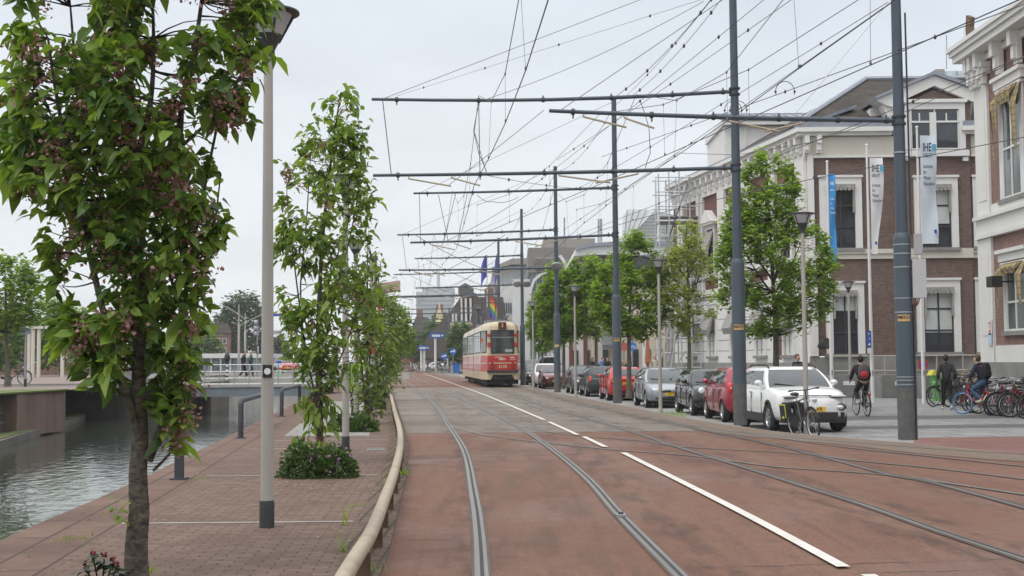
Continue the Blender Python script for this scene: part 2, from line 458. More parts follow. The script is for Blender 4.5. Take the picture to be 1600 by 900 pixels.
# sidewalk (brick) between quay and kerb
ys = [-11, -6, -2, 2, 5, 7, 9, 10, 11, 12, 13, 14, 15, 16, 17, 18, 19, 20, 21, 22, 23, 24, 25, 26, 27, 28, 29, 30, 32, 34, 36, 38, 40, 44, 48, 52, 58, 64, 72, 80, 90, 100, 115, 130, 150, 175, 200]
def band(name, fl, fr, m, z, yy=ys, zr=None):
    mb = MB(); L = []; Rr = []
    for y in yy:
        a = fl(y); b = fr(y)
        L.append((a, y, z)); Rr.append((b, y, z if zr is None else zr))
    mb.strip(L, Rr); o = mb.build(name, m); return structure(o)
q = lambda y, d=0: at_y(QUAY, y).x + d
k = lambda y, d=0: at_y(KERB, y).x + d
r = lambda y, d=0: at_y(REDGE, y).x + d
band('quay_coping', lambda y: q(y), lambda y: q(y, .78), M['quay_stone'], .030)
band('pavement', lambda y: q(y, .78), lambda y: k(y, -.34), M['paver'], .030)
band('kerb_strip', lambda y: k(y, -.34), lambda y: k(y), M['kerb_brick'], .036)
mb = MB()
mb.strip([(q(y), y, .030) for y in ys], [(q(y), y, -2.2) for y in ys])
mb.strip([(k(y), y, .036) for y in ys], [(k(y), y, -.4) for y in ys])
structure(mb.build('quay_wall_face', mat('quay wall concrete', (.14, .11, .09), .85, var=.3, scale=3)))
# grey slab area on the pavement near the bench, and pale drainage strips across it
ya, yb = G(600, 683).y, G(600, 628).y
sl = [y for y in ys if ya < y < yb]
band('slab_paving', lambda y: q(y, 1.15), lambda y: k(y, -.75), M['slab'], .034, [ya] + sl + [yb])
dm = mat('pale drainage stone', (.34, .31, .28), .8, var=.2, scale=4)
for py in (818, 745, 703, 690):
    a, b = G(235, py, .034), G(575 if py > 760 else 600, py - 3, .034)
    b.x = k(a.y) - .40
    a.x = q(a.y, .80)
    mb = MB(); mb.quad(a, b, b + Vector((0, .07, 0)), a + Vector((0, .07, 0)))
    structure(mb.build('drain_strip', dm))

# road sheets
band('road', lambda y: k(y), lambda y: r(y), M['red_asphalt'], 0.0, ys + [240, 300])
yn = G(800, 676).y; yf = G(700, 606).y
yy = [yn] + [y for y in ys if yn < y < yf] + [yf]
def slanted(y): return y
mb = MB(); L, Rr = [], []
for y in yy:
    L.append((k(y, .02), y, .004)); Rr.append((r(y, -1.3), y + 0, .004))
mb.strip(L, Rr); structure(mb.build('road_concrete_section', M['grey_road']))
band('road_verge', lambda y: r(y, -1.3), lambda y: r(y, -.01), M['brown_road'], .006, [y for y in ys if y > 8] )
yj = [yn + .2]
yy_ = yn + 3.3
jm = mat('dark joint', (.07, .062, .055), .9)
while yy_ < yf:
    mb = MB(); x0, x1 = k(yy_, .05), r(yy_, -.3)
    n = 8; w_ = .05
    mb.strip([(x0 + (x1 - x0) * i / n, yy_ + .02 * math.sin(i * 3.1 + yy_), .0085) for i in range(n + 1)], [(x0 + (x1 - x0) * i / n, yy_ + w_ + .03 * math.sin(i * 2.3 + yy_), .0085) for i in range(n + 1)])
    structure(mb.build('road_joint', jm)); yy_ += 5.6
# cracks in the red asphalt close by
for (a, b) in (((1070, 888), (1600, 873)), ((1330, 896), (1600, 889)), ((640, 760), (716, 757)), ((760, 742), (870, 737)), ((625, 845), (738, 842)), ((1005, 742), (1210, 735)), ((1240, 700), (1600, 702))):
    A, B = G(*a, .003), G(*b, .003); mb = MB(); n = 24; rr = random.Random(5)
    L = [A.lerp(B, i / n) + Vector((0, rr.uniform(-.02, .02), 0)) for i in range(n + 1)]
    mb.strip(L, [p + Vector((0, rr.uniform(.004, .016), 0)) for p in L]); structure(mb.build('road_crack', jm))

# parking lane / plaza on the far side, a kerb step lower than the tram bed
PL = -.22
def plaza_z(y):
    return PL if y < 42 else (PL + (y - 42) / 14 * .36 if y < 56 else .24)
mb = MB(); yy = [14, 20, 25, 30, 34, 38, 42, 44, 46, 48, 50, 52, 54, 56, 58, 64, 72, 80, 100, 130, 160, 200]
mb.strip([(r(y) - .05, y, plaza_z(y) if y < 60 and False else PL) for y in yy], [(r(y) + 4.9, y, PL) for y in yy])
structure(mb.build('parking_lane', mat('grey parking pavers', (.27, .265, .255), .8, var=.15, scale=2, dirt=.3)))
mb = MB()
mb.strip([(r(y) + 4.9, y, plaza_z(y)) for y in yy], [(r(y) + 60, y, plaza_z(y)) for y in yy])
structure(mb.build('plaza', M['tile']))
# side strips: red cycle path and dark bands crossing the plaza
def crossband(name, pts, z, m):
    mb = MB(); mb.quad(*[G(p[0], p[1], z) for p in pts]); return structure(mb.build(name, m))
crossband('cycle_path', ((1428, 684.5), (2300, 672), (2300, 760), (1640, 716), (1600, 712.5), (1428, 695.5)), PL + .008, M['red_path'])
crossband('tile_paving', ((1200, 664), (2300, 600), (2300, 671), (1428, 684), (1330, 684)), PL + .004, M['tile'])
for (y0, y1) in ((649, 654.5), (664, 669)):
    crossband('paving_band', ((1300, y0 + 2), (2300, y0 - 10), (2300, y1 - 10), (1300, y1 + 2)), PL + .008, M['dark_tile'])
mb = MB(); kb = [y for y in ys if y > 8]
mb.strip([(r(y, -.012), y, .004) for y in kb], [(r(y, .10), y, .004) for y in kb]); mb.strip([(r(y, .10), y, .004) for y in kb], [(r(y, .10), y, -.36) for y in kb])
structure(mb.build('road_kerb', mat('stained kerb stone', (.20, .165, .135), .8, var=.2)))

# ---------------------------------------------------------------- rails
def rail_line(pxs, near=None, far=None):
    pts = [G(*p, .012) for p in pxs]
    e_ = (pts[0] - pts[1]).normalized(); e0 = (pts[1] - pts[2]).normalized()
    if near: pts = [pts[0] + e_ * 9 + (e_ - e0) * 2, pts[0] + e_ * 2.5 + (e_ - e0) * .3] + pts
    if not far:
        e_ = (pts[-1] - pts[-2]).normalized(); pts += [pts[-1] + e_ * 2.5, pts[-1] + e_ * 12]
    if far: pts = pts + [Vector((f[0], f[1], .012)) for f in far]
    return resample(smoothline(pts, 6))
def resample(l):
    out = [l[0]]
    for p in l[1:]:
        if (p - out[-1]).length > .25: out.append(p)
    return out
def ribbon(mb, line, w0, w1, z):
    mb.strip(offset(line, w0, z), offset(line, w1, z))
def rail_part(parent, line, wide=False, side=1, thin=False):
    mb = MB()
    if thin:
        ribbon(mb, line, -.045, .045, .0105); return mb.build('rail', M['rail_thin'], parent)
    ribbon(mb, line, -.064, .072, .0095)
    bd = mb.build('rail', M['rail_border'], parent)
    mb = MB()
    if wide:
        ribbon(mb, line, -.046, -.006, .0140); ribbon(mb, line, .022, .052, .0140)
    else:
        ribbon(mb, line, -.034, .010, .0140); ribbon(mb, line, .040, .054, .0140) if not thin else None
    mb.build('rail_head', M['rail_steel'], bd)
    mb = MB(); ribbon(mb, line, -.006 if wide else .010, .022 if wide else .040, .0165); mb.build('rail_groove', M['rail_groove'], bd)
    return bd
L1 = rail_line(((752, 900), (748, 833), (740, 773), (725, 703), (700, 663), (680, 633), (650, 607)), (-.1, -12), ((-13.4, 150), (-27, 300)))
L2 = rail_line(((1063, 900), (967, 803), (913, 743), (850, 692), (807, 665), (750, 637), (700, 613)), (1.4, -12), ((-11.8, 150), (-25.5, 300)))
R1 = rail_line(((1600, 873), (1460, 827), (1355, 790), (1250, 757), (1145, 724), (1040, 692), (1000, 678), (900, 649), (850, 635), (766, 605.5)), (4.6, -12), ((-9.3, 150), (-23, 300)))
R2 = rail_line(((1600, 792), (1460, 754), (1390, 741), (1285, 713), (1180, 688), (1093, 671), (1017, 655), (933, 637), (883, 625), (804, 605.5)), (6.4, -12), ((-7.8, 150), (-21.4, 300)))
tk = thing('tram_track', 'pair of grooved tram rails curving through the red asphalt beside the low guard pipe', 'tram track')
rail_part(tk, L1, wide=True); rail_part(tk, L2, wide=True)
tk = thing('tram_track', 'pair of tram rails beyond the white lane line, running under the tram', 'tram track')
rail_part(tk, R1); rail_part(tk, R2)
C1 = rail_line(((700, 663), (747, 677), (800, 685), (850, 691), (967, 703), (1040, 708), (1110, 715), (1215, 729), (1390, 742), (1600, 772)))
C2 = rail_line(((800, 663), (883, 678), (1000, 688), (1075, 698), (1250, 708), (1337, 719), (1460, 731), (1600, 748)))
tk = thing('tram_crossover', 'faint crossover rails cutting diagonally over the white lane line', 'tram track')
rail_part(tk, C1, thin=True); rail_part(tk, C2, thin=True)
C3 = rail_line(((1040, 659), (1180, 677), (1425, 698), (1600, 709)))
C4 = rail_line(((1130, 672), (1320, 698), (1440, 711), (1600, 728)))
tk = thing('tram_branch', 'thin branch rails curving along the brown edge of the road by the blue poles', 'tram track')
rail_part(tk, C3, thin=True); rail_part(tk, C4, thin=True)
# dark grease and dust stains that follow the rails
def stain(name, col, sc):
    m, t, b = nt(name); b.inputs['Base Color'].default_value = c4(col); b.inputs['Roughness'].default_value = .6
    v = coords(t, (1, .22, 1), rz=R_(4)); at_ = nd(t, 'ShaderNodeAttribute', attribute_name='var')
    f = math_(t, 'MULTIPLY', mrange(t, noise(t, v, sc * 1.8, 9, .74, .3), .46, .62), at_.outputs['Fac'])
    tr = nd(t, 'ShaderNodeBsdfTransparent'); mx = nd(t, 'ShaderNodeMixShader'); t.links.new(f, mx.inputs[0]); t.links.new(tr.outputs[0], mx.inputs[1]); t.links.new(b.outputs[0], mx.inputs[2])
    t.links.new(mx.outputs[0], t.nodes['Material Output'].inputs[0]); return m
sm1, sm2 = stain('dark grease stain', (.045, .032, .028), 1.6), stain('brown dust stain', (.15, .092, .055), 1.1)
for ln, w0, w1, m_, z_ in ((R1, -.75, .1, sm1, .0075), (R1, .0, .55, sm1, .0078), (L2, -.1, .85, sm1, .0075), (L2, -.9, 0, sm2, .0078), (R2, -.6, .6, sm1, .0081), (L1, -.35, .3, sm1, .0075), (L1, .1, .9, sm2, .0079)):
    l_ = [p for p in ln if p.y < 70]; mb = MB()
    for (a, b, va, vb) in ((w0, (w0 + w1) / 2, 0, .42), ((w0 + w1) / 2, w1, .42, 0)):
        A, B = offset(l_, a, z_), offset(l_, b, z_); mb.cc = va; i0 = len(mb.v); n = len(l_)
        mb.add(A + B, [(i, n + i, n + i + 1, i + 1) for i in range(n - 1)]); mb.c[i0 + n:] = [vb] * n
    structure(mb.build('road_stain', m_))
# white line
def dash(pts, w=.10):
    ln = smoothline([G(*p, .018) for p in pts], 6); mb = MB(); ribbon(mb, ln, -w / 2, w / 2, .0185)
    structure(mb.build('lane_line', M['white_paint']))
dash(((1318, 885), (1140, 790), (974, 707))); dash(((946, 698), (912, 682))); dash(((902, 679), (858, 659)))
dash(((851, 656), (760, 618), (730, 607), (690, 593), (662, 583.5))); dash(((1450, 952), (1356, 897)))

# ---------------------------------------------------------------- water and left bank
def water():
    m, t, b = nt('canal water')
    b.inputs['Base Color'].default_value = (.045, .052, .042, 1); b.inputs['Roughness'].default_value = .04; b.inputs['IOR'].default_value = 1.33
    v = coords(t, (1.1, .55, 1)); v2 = coords(t, (1, .8, 1))
    h = math_(t, 'ADD', noise(t, v, 3.4, 3, .5, .4), math_(t, 'MULTIPLY', noise(t, v2, .6, 2), .5))
    bump(t, b, h, .28, .05); return m
mb = MB(); mb.quad((-70, -12, -.95), (0, -12, -.95), (0, 205, -.95), (-70, 205, -.95)); structure(mb.build('water', water()))
M['bank_wall'] = mat('stained concrete quay wall', (.13, .115, .10), .85, var=.3, scale=1.2, dirt=.6, dirtcol=(.06, .052, .045), stretch=(1, 1, .4))
M['bank_brick'] = mat('red brown bank wall', (.175, .115, .09), .85, var=.3, scale=1.0, dirt=.6, dirtcol=(.07, .05, .04), stretch=(1, 1, .35))
M['moss'] = mat('moss and grass', (.10, .13, .03), .9, var=.35, scale=6, bmp=.5)
M['left_pave'] = mat('pinkish plaza bricks', (.22, .165, .145), .85, var=.12, scale=2)
BZ = .56
M['concrete_reflector'] = mat('quay concrete paled for water reflection', (.42, .41, .38), .8, dirt=.3)  # colour paled so the water under the bridge mirrors something brighter
poly_sheet('left_bank', [(-16.9, 20, BZ), (-16.7, 47.4, BZ), (-18.5, 59.9, BZ), (-15.4, 59.9, BZ), (-16.4, 74, BZ), (-23, 95, BZ), (-25, 112, BZ), (-10, 112, BZ), (-24.5, 199, BZ), (-400, 199, BZ), (-400, 20, BZ)], M['left_pave'])
wl = thing('canal_wall', 'red brown stained canal wall block ending at the landing on the far bank', 'wall', (-17, 44, -.7))
mb = MB()
mb.prism([(-17.6, 42.6, -.9), (-16.45, 42.6, -.9), (-16.55, 47.5, -.9), (-17.7, 47.5, -.9)], (0, 0, BZ + .9 + .005)); mb.build('wall_block', M['bank_brick'], wl, world=True)
mb = MB(); mb.prism([(-17.8, 20, -.9), (-16.9, 20, -.9), (-16.9, 42.58, -.9), (-17.8, 42.58, -.9)], (0, 0, BZ + .88)); mb.build('recessed_wall', M['bank_wall'], wl, world=True)
mb = MB(); mb.prism([(-18.2, 20, BZ + .01), (-16.4, 20, BZ + .01), (-16.4, 47.5, BZ + .01), (-18.2, 47.5, BZ + .01)], (0, 0, .05)); mb.build('mossy_coping', M['moss'], wl, world=True)
mb = MB(); mb.tube([(-16.86, 20, -.05), (-16.86, 42.5, -.05)], .03, 5); mb.tube([(-16.86, 20, -.38), (-16.86, 42.5, -.38)], .03, 5); mb.build('guide_bar', M['steel'], wl, world=True)
wl = thing('canal_landing', 'low mossy landing stage along the foot of the far canal wall', 'landing', (-17, 50, -.9))
mb = MB(); mb.prism([(-16.9, 20, -1.4), (-14.2, 20, -1.4), (-15.0, 37.6, -1.4), (-19.1, 57.4, -1.4), (-21, 58, -1.4), (-16.9, 46, -1.4)], (0, 0, .70)); mb.build('stage', M['bank_wall'], wl, world=True)
mb = MB(); mb.prism([(-16.0, 20, -.699), (-14.3, 20, -.699), (-15.15, 37.6, -.699), (-19.2, 57.2, -.699), (-19.8, 57.2, -.699), (-16.4, 42, -.699)], (0, 0, .03)); mb.build('moss_edge', M['moss'], wl, world=True)
wl = thing('canal_wall', 'dark grey concrete canal wall facing the water beside the bridge', 'wall', (-17, 60, -.9))
mb = MB(); mb.prism([(-24, 60, -1.4), (-15.35, 60, -1.4), (-15.35, 61, -1.4), (-16.35, 74, -1.4), (-22.95, 95, -1.4), (-25, 112, -1.4), (-27, 112, -1.4), (-24, 95, -1.4), (-18, 74, -1.4), (-24, 62, -1.4)], (0, 0, 1.4 + BZ + .004)); mb.build('wall_block', M['bank_wall'], wl, world=True)
mb = MB(); mb.box((-19.6, 59.9, BZ + .04), (8.6, .5, .09)); mb.build('wall_coping', mat('pale coping', (.33, .32, .29), .8), wl, world=True)
wl = thing('canal_wall', 'low quay wall closing off the canal beyond the bridge, paled to lighten the water', 'wall', (-18, 112, -.9))
mb = MB(); mb.box((-18, 112.4, -.2), (18, .8, 1.58)); mb.build('wall_block', M['concrete_reflector'], wl, world=True)
# ================================================================ buildings
class Fac:
    def __init__(s, O, a, n):
        s.O = Vector((O[0], O[1], 0)); s.a = Vector((a[0], a[1], 0)).normalized(); s.n = Vector((n[0], n[1], 0)).normalized()
    def uv(s, px, py):
        d = ray(px, py); t = (s.O - CPOS).dot(s.n) / d.dot(s.n); p = CPOS + d * t
        return (p - s.O).dot(s.a), p.z
    def pt(s, u, z, d=0): return s.O + s.a * u + s.n * d + Vector((0, 0, z))
    def box(s, mb, s0, s1, z0, z1, d0, d1):
        mb.hexa([s.pt(s0, z0, d1), s.pt(s1, z0, d1), s.pt(s1, z0, d0), s.pt(s0, z0, d0), s.pt(s0, z1, d1), s.pt(s1, z1, d1), s.pt(s1, z1, d0), s.pt(s0, z1, d0)])
    def rect(s, px0, py0, px1, py1):
        cx, cy = (px0 + px1) / 2, (py0 + py1) / 2
        return s.uv(px0, cy)[0], s.uv(px1, cy)[0], s.uv(cx, py1)[1], s.uv(cx, py0)[1]
    def pbox(s, mb, px0, py0, px1, py1, d0, d1):
        s.box(mb, *s.rect(px0, py0, px1, py1), d0, d1)
    def poly(s, mb, pts, d0, d1):
        P = [s.pt(u, z, d1) for u, z in pts]; mb.prism(P, s.n * (d0 - d1))
    def ppoly(s, mb, pts, d0, d1): s.poly(mb, [s.uv(*p) for p in pts], d0, d1)
    def window(s, parent, rc, fw=.28, cols=2, rows=3, blind=.0, valance=False, sill=True, proud=.14, glass=None, low=None):
        s0, s1, z0, z1 = rc
        if s0 > s1: s0, s1 = s1, s0
        mb = MB()
        s.box(mb, s0, s0 + fw, z0, z1, -.05, proud); s.box(mb, s1 - fw, s1, z0, z1, -.05, proud)
        s.box(mb, s0 + fw, s1 - fw, z1 - fw, z1, -.05, proud + .002)
        s.box(mb, s0 - .05, s1 + .05, z1 + .002, z1 + .10, -.05, proud + .07)
        w = mb.build('window', M['white_trim'], parent, world=True)
        if sill:
            mb = MB(); s.box(mb, s0 - .06, s1 + .06, z0 - .14, z0 - .004, -.05, proud + .07); mb.build('sill', M['grey_stone'], w, world=True)
        a0, a1, b0, b1 = s0 + fw, s1 - fw, z0, z1 - fw
        mb = MB(); s.box(mb, a0 + .003, a1 - .003, b0 + .003, b1 - .003, -.04, .02); mb.build('glass', glass or M['window_glass'], w, world=True)
        mb = MB(); t_ = .035
        s.box(mb, a0 + .002, a0 + .06, b0 + .002, b1 - .002, .022, .05); s.box(mb, a1 - .06, a1 - .002, b0 + .002, b1 - .002, .022, .05)
        s.box(mb, a0 + .062, a1 - .062, b0 + .002, b0 + .07, .022, .048)
        for i in range(1, cols):
            x = a0 + (a1 - a0) * i / cols; s.box(mb, x - t_, x + t_, b0 + .072, b1 - .002, .022, .052)
        for i in range(1, rows):
            z = b0 + (b1 - b0) * i / rows
            s.box(mb, a0 + .062, a1 - .062, z - t_, z + t_, .022, .056)
        mb.build('sash', low or M['darksteel'], w, world=True)
        if blind:
            mb = MB(); s.box(mb, a0 + .065, a1 - .065, b1 - (b1 - b0) * blind, b1 - .004, .0205, .028); mb.build('blind', M['blind'], w, world=True)
        if valance:
            mb = MB(); n = 7; W = (a1 - a0) / n
            s.box(mb, a0 + .01, a1 - .01, b1 - .16, b1 - .01, .07, .30)
            for i in range(n):
                c = a0 + W * (i + .5)
                s.poly(mb, [(c - W * .48, b1 - .162), (c + W * .48, b1 - .162), (c + W * .4, b1 - .26), (c, b1 - .31), (c - W * .4, b1 - .26)], .27, .295)
            mb.build('awning_valance', M['awning_grey'], w, world=True)
            mb = MB()
            for x in (a0 + .03, a1 - .10): s.box(mb, x, x + .07, b1 - 1.25, b1 - .17, .08, .2)
            mb.build('awning_arm', M['awning_grey'], w, world=True)
        return w
M['awning_grey'] = mat('grey awning canvas', (.30, .29, .27), .85, var=.25, scale=8)
def awning_yellow():
    m, t, b = nt('yellow striped awning canvas')
    tc = nd(t, 'ShaderNodeTexCoord'); wv = nd(t, 'ShaderNodeTexWave', bands_direction='Y'); t.links.new(tc.outputs['Object'], wv.inputs['Vector']); wv.inputs['Scale'].default_value = 2.2
    wv2 = nd(t, 'ShaderNodeTexWave', bands_direction='Z'); t.links.new(tc.outputs['Object'], wv2.inputs['Vector']); wv2.inputs['Scale'].default_value = 1.5
    co = mix(t, mrange(t, wv.outputs['Fac'], .45, .55), (.42, .30, .08), (.22, .20, .17))
    co = mix(t, mrange(t, wv2.outputs['Fac'], .7, .9, 0, .6), co, (.12, .11, .10))
    t.links.new(co, b.inputs['Base Color']); b.inputs['Roughness'].default_value = .9; return m
M['awning_yellow'] = awning_yellow()

# ---- the brick institute
B1 = thing('brick_institute', 'large brown brick institute with white cornice, hipped slate roof and gabled dormer behind the banners', 'building', (13, 56, .24))
FF = Fac((XA(1268, 56), 56), (1, -.015), (-.015, -1))
mb = MB(); x0 = FF.uv(1270, 400)[0]
_, ze = FF.uv(1350, 243); _, zt = FF.uv(1350, 200); _, zb = FF.uv(1350, 556)
mb = MB(); FF.box(mb, 0, 12, zb + .004, ze, -.4, 0)
r_ = FF.rect(1406, 250, 1517, 556); FF.box(mb, r_[0], r_[1], zb + .004, ze + .001, -.1, .22)
mb.build('front_wall', M['brick_front'], B1, world=True)
mb = MB(); FF.pbox(mb, 1266, 557, 1560, 640, -.41, .12); mb.build('plinth', M['grey_stone'], B1, world=True)
for a, b in ((-.02, r_[0] - .004), (r_[1] + .004, 12)):
    mb = MB(); FF.box(mb, a, b, ze + .002, FF.uv(1330, 214)[1], -.4, .10); mb.build('frieze', M['cream_wall'], B1, world=True)
zc0, zc1 = FF.uv(1330, 213)[1], FF.uv(1330, 203)[1]
mb = MB()
for (a, b, lim) in ((-.45, r_[0] - .3, 0), (r_[1] - .35, 12, 1)):
    FF.box(mb, a, b, zc0 + .003, zc0 + .14, -.4, .34); FF.box(mb, a - .02, b, zc0 + .142, zc1 + .05, -.4, .52)
FF.box(mb, -.02, r_[0] - .01, ze - .10, ze - .002, .002, .14); FF.box(mb, r_[1] + .01, 12, ze - .10, ze - .002, .002, .14)
mb.build('cornice', M['white_wall'], B1, world=True)
for a, b in ((-.5, r_[0] - .3), (r_[1] - .3, 12)):
    mb = MB(); FF.box(mb, a, b, zc1 + .052, FF.uv(1330, 193)[1], -.5, .44); mb.build('gutter', M['zinc'], B1, world=True)
mb = MB(); FF.pbox(mb, 1270, 389, 1560, 396, .002, .16); FF.pbox(mb, 1270, 396.3, 1560, 404, .002, .09)
for (a, b) in ((1270, 1405), (1518, 1560)): pass
FF.box(mb, r_[0] - .01, r_[1] + .01, FF.rect(1406, 389, 1517, 404)[2], FF.rect(1406, 389, 1517, 404)[3], .2, .32)
mb.build('string_course', M['cream_wall'], B1, world=True)
# brackets under the cornice near the corner
def bracket(mb, fac, s_, z1, h, w=.24, d=.34):
    fac.poly(mb, [(s_ - w / 2, z1), (s_ + w / 2, z1), (s_ + w / 2, z1 - h), (s_ - w / 2, z1 - h)], .002, d * .45)
    fac.box(mb, s_ - w * .42, s_ + w * .42, z1 - h * .45, z1 - .001, d * .45, d); fac.box(mb, s_ - w * .36, s_ + w * .36, z1 - h * .85, z1 - h * .46, d * .45, d * .72)
for px in (1246, 1265):
    mb = MB(); bracket(mb, Fac((FF.O.x, FF.O.y - .10), (1, -.015), (-.015, -1)), FF.uv(px, 230)[0] + .35, zc0, .75); mb.build('bracket', M['white_wall'], B1, world=True)
# windows of the front
for rc, bl, va in (((1280, 278, 1346, 388), .0, True), ((1290, 443, 1350, 553), .33, True)):
    FF.window(B1, FF.rect(*rc), .30, 2, 3, bl, va)
F2 = Fac((FF.O.x + .003, FF.O.y - .22), (1, -.015), (-.015, -1))
for rc, bl in (((1428, 278, 1496, 387), .62), ((1432, 438, 1500, 550), .70)):
    F2.window(B1, F2.rect(*rc), .30, 2, 3, bl, True)
for rc, bl in (((1519, 277, 1585, 385), .2), ((1523, 437, 1590, 550), .0)):
    FF.window(B1, FF.rect(*rc), .28, 2, 3, bl, True)
# gabled dormer
mb = MB(); F2.ppoly(mb, [(1410, 246), (1410, 166), (1457, 140), (1517, 160), (1517, 246)], -1.0, 0)
dm_ = mb.build('dormer_wall', M['brick_front'], B1, world=True)
mb = MB(); F2.ppoly(mb, [(1366, 157), (1457, 119), (1531, 146), (1519, 160.5), (1458, 135), (1409, 158), (1409, 172), (1384, 166)], -.9, .18)
F2.ppoly(mb, [(1378, 165), (1410, 158.6), (1410, 215), (1400, 215)], -.6, .05)
mb.build('pediment', M['white_wall'], dm_, world=True)
mb = MB(); F2.ppoly(mb, [(1365, 152.5), (1457, 113), (1534, 141.5), (1532, 145.6), (1457, 118.5), (1366, 156.6)], -5.5, .32); mb.build('dormer_roof', M['zinc'], dm_, world=True)
mb = MB(); F2.ppoly(mb, [(1369, 162), (1457, 122), (1530, 148), (1530, 205), (1369, 205)], -5.4, -1.0); mb.build('dormer_body', M['white_wall'], dm_, world=True)
F2.window(dm_, F2.rect(1413, 162, 1507, 234), .26, 2, 1, 0, False, proud=.12, low=M['white_trim'])
mb = MB(); F2.pbox(mb, 1452, 176, 1462, 234, .024, .11)
for py in (189,): F2.pbox(mb, 1421, py, 1499, py + 3, .024, .07)
for px in (1436, 1478): F2.pbox(mb, px - 1, 177, px + 1, 189, .024, .065)
mb.build('mullion', M['white_trim'], dm_, world=True)
mb = MB(); F2.pbox(mb, 1408, 236, 1512, 245, .002, .24); F2.pbox(mb, 1409, 246, 1417, 252, .002, .18); F2.pbox(mb, 1503, 246, 1511, 252, .002, .18); F2.pbox(mb, 1409, 156, 1509, 161, .002, .22)
mb.build('dormer_sill', M['white_trim'], dm_, world=True)
# roof
zE = FF.uv(1330, 195)[1]
E0 = FF.pt(-.45, zE, .3); E1 = FF.pt(12, zE, .3); K0 = PY(1352, 125, 62.5); K1 = Vector((E1.x, 62.5, K0.z)); EB = Vector((E0.x - 2.2, 70, zE)); EC = Vector((E1.x, 70, zE)); K2 = Vector((E0.x + 2.2, 66, K0.z))
mb = MB(); mb.add([E0, E1, K1, K0, EB, EC], [(0, 1, 2, 3), (0, 3, 4), (3, 2, 5, 4), (0, 4, 5, 1)])
rf = mb.build('roof', M['slate'], B1, world=True)
mb = MB(); mb.tube([K0 + Vector((0, 0, .06)), K1 + Vector((0, 0, .06))], .13, 6); mb.tube([E0 + Vector((0, 0, .06)), K0 + Vector((0, 0, .06))], .12, 6)
mb.build('ridge_cap', M['zinc'], rf, world=True)
# side facade receding along the street
SD = Vector((XA(1080, 72) - FF.O.x, 16, 0)).normalized()
FS = Fac((FF.O.x - .02, FF.O.y), (SD.x, SD.y), (-SD.y, SD.x))
LEN = 19.0
zS = 1.0
mb = MB(); FS.box(mb, .3, LEN, 4.9, ze, -.4, -.001); mb.build('side_wall', M['brick_side'], B1, world=True)
mb = MB()
FS.box(mb, -.01, LEN, .1, 1.35, -.4, .16); mb.build('side_plinth', M['grey_stone'], B1, world=True)
mb = MB()
FS.box(mb, .0, LEN, 1.354, 4.9, -.4, .05)
FS.box(mb, .0, LEN, 4.902, 5.25, -.4, .20); FS.box(mb, .0, LEN, 5.8, 6.1, 0, .12)
FS.box(mb, -.05, LEN, ze + .004, zc0, -.4, .10)
FS.box(mb, -.3, LEN, zc0 + .004, zc0 + .16, -.4, .38); FS.box(mb, -.4, LEN, zc0 + .162, zc1 + .05, -.4, .56)
for s_ in (.55, 3.9, 7.3, 10.7, 14.1, 17.5): FS.box(mb, s_ - .5, s_ + .5, 5.254, ze - .003, 0, .15)
FS.box(mb, 0, LEN, ze - .12, ze + .002, .0, .13)
mb.build('side_stucco', M['white_wall'], B1, world=True)
mb = MB(); i = 0
for s_ in (.35, .95, 1.7, 2.6, 3.5, 4.1, 5.0, 5.9, 6.8, 7.6, 8.5, 9.4, 10.3, 11.2, 12.1, 13, 13.9, 14.8, 15.7, 16.6, 17.5, 18.4):
    mb = MB(); bracket(mb, Fac((FS.O.x + FS.n.x * .1, FS.O.y + FS.n.y * .1), FS.a, FS.n), s_, zc0, .75); mb.build('bracket', M['white_wall'], B1, world=True)
mb = MB(); FS.box(mb, -.45, LEN, zc1 + .052, zc1 + .16, -1.2, .48); mb.build('side_gutter', M['zinc'], B1, world=True)
mb = MB()
a = [FS.pt(-.4, zc1 + .17, .45), FS.pt(LEN, zc1 + .17, .45), FS.pt(LEN, zc1 + 1.4, -2.8), FS.pt(.8, zc1 + 1.4, -2.8)]
mb.add(a + [p - Vector((0, 0, .15)) for p in a], [(0, 1, 2, 3), (7, 6, 5, 4), (0, 4, 5, 1), (1, 5, 6, 2), (2, 6, 7, 3), (3, 7, 4, 0)]); mb.build('side_roof', M['zinc'], B1, world=True)
mb = MB()
for zz_ in (1.95, 2.5, 3.05, 3.6, 4.15, 4.7): FS.box(mb, 4.5, LEN, zz_, zz_ + .035, .052, .056)
mb.build('joint_line', M['grey_stone'], B1, world=True)
for s_ in (2.2, 5.6, 9.0, 12.4, 15.8):
    FS.window(B1, (s_ - .72, s_ + .72, 5.9, 8.7), .22, 2, 2, .2, False, proud=.16)
    FS.window(B1, (s_ - .70, s_ + .70, 1.7, 4.45), .2, 2, 2, .2, False, proud=.14)
    mb = MB(); FS.poly(mb, [(s_ - 1.0, 8.82), (s_ + 1.0, 8.82), (s_, 9.5)], -.02, .42); FS.box(mb, s_ - .95, s_ + .95, 8.7, 8.815, 0, .36); mb.build('window_pediment', M['white_wall'], B1, world=True)
    for zz_ in (8.35, 4.1):
        mb = MB(); mb.add([FS.pt(s_ - .6, zz_, .17), FS.pt(s_ + .6, zz_, .17), FS.pt(s_ + .6, zz_ - 1.0, .62), FS.pt(s_ - .6, zz_ - 1.0, .62), FS.pt(s_ - .6, zz_ - 1.3, .5), FS.pt(s_ + .6, zz_ - 1.3, .5)], [(0, 1, 2, 3), (3, 2, 5, 4), (0, 3, 4), (1, 5, 2)]); mb.build('awning', M['awning_grey'], B1, world=True)
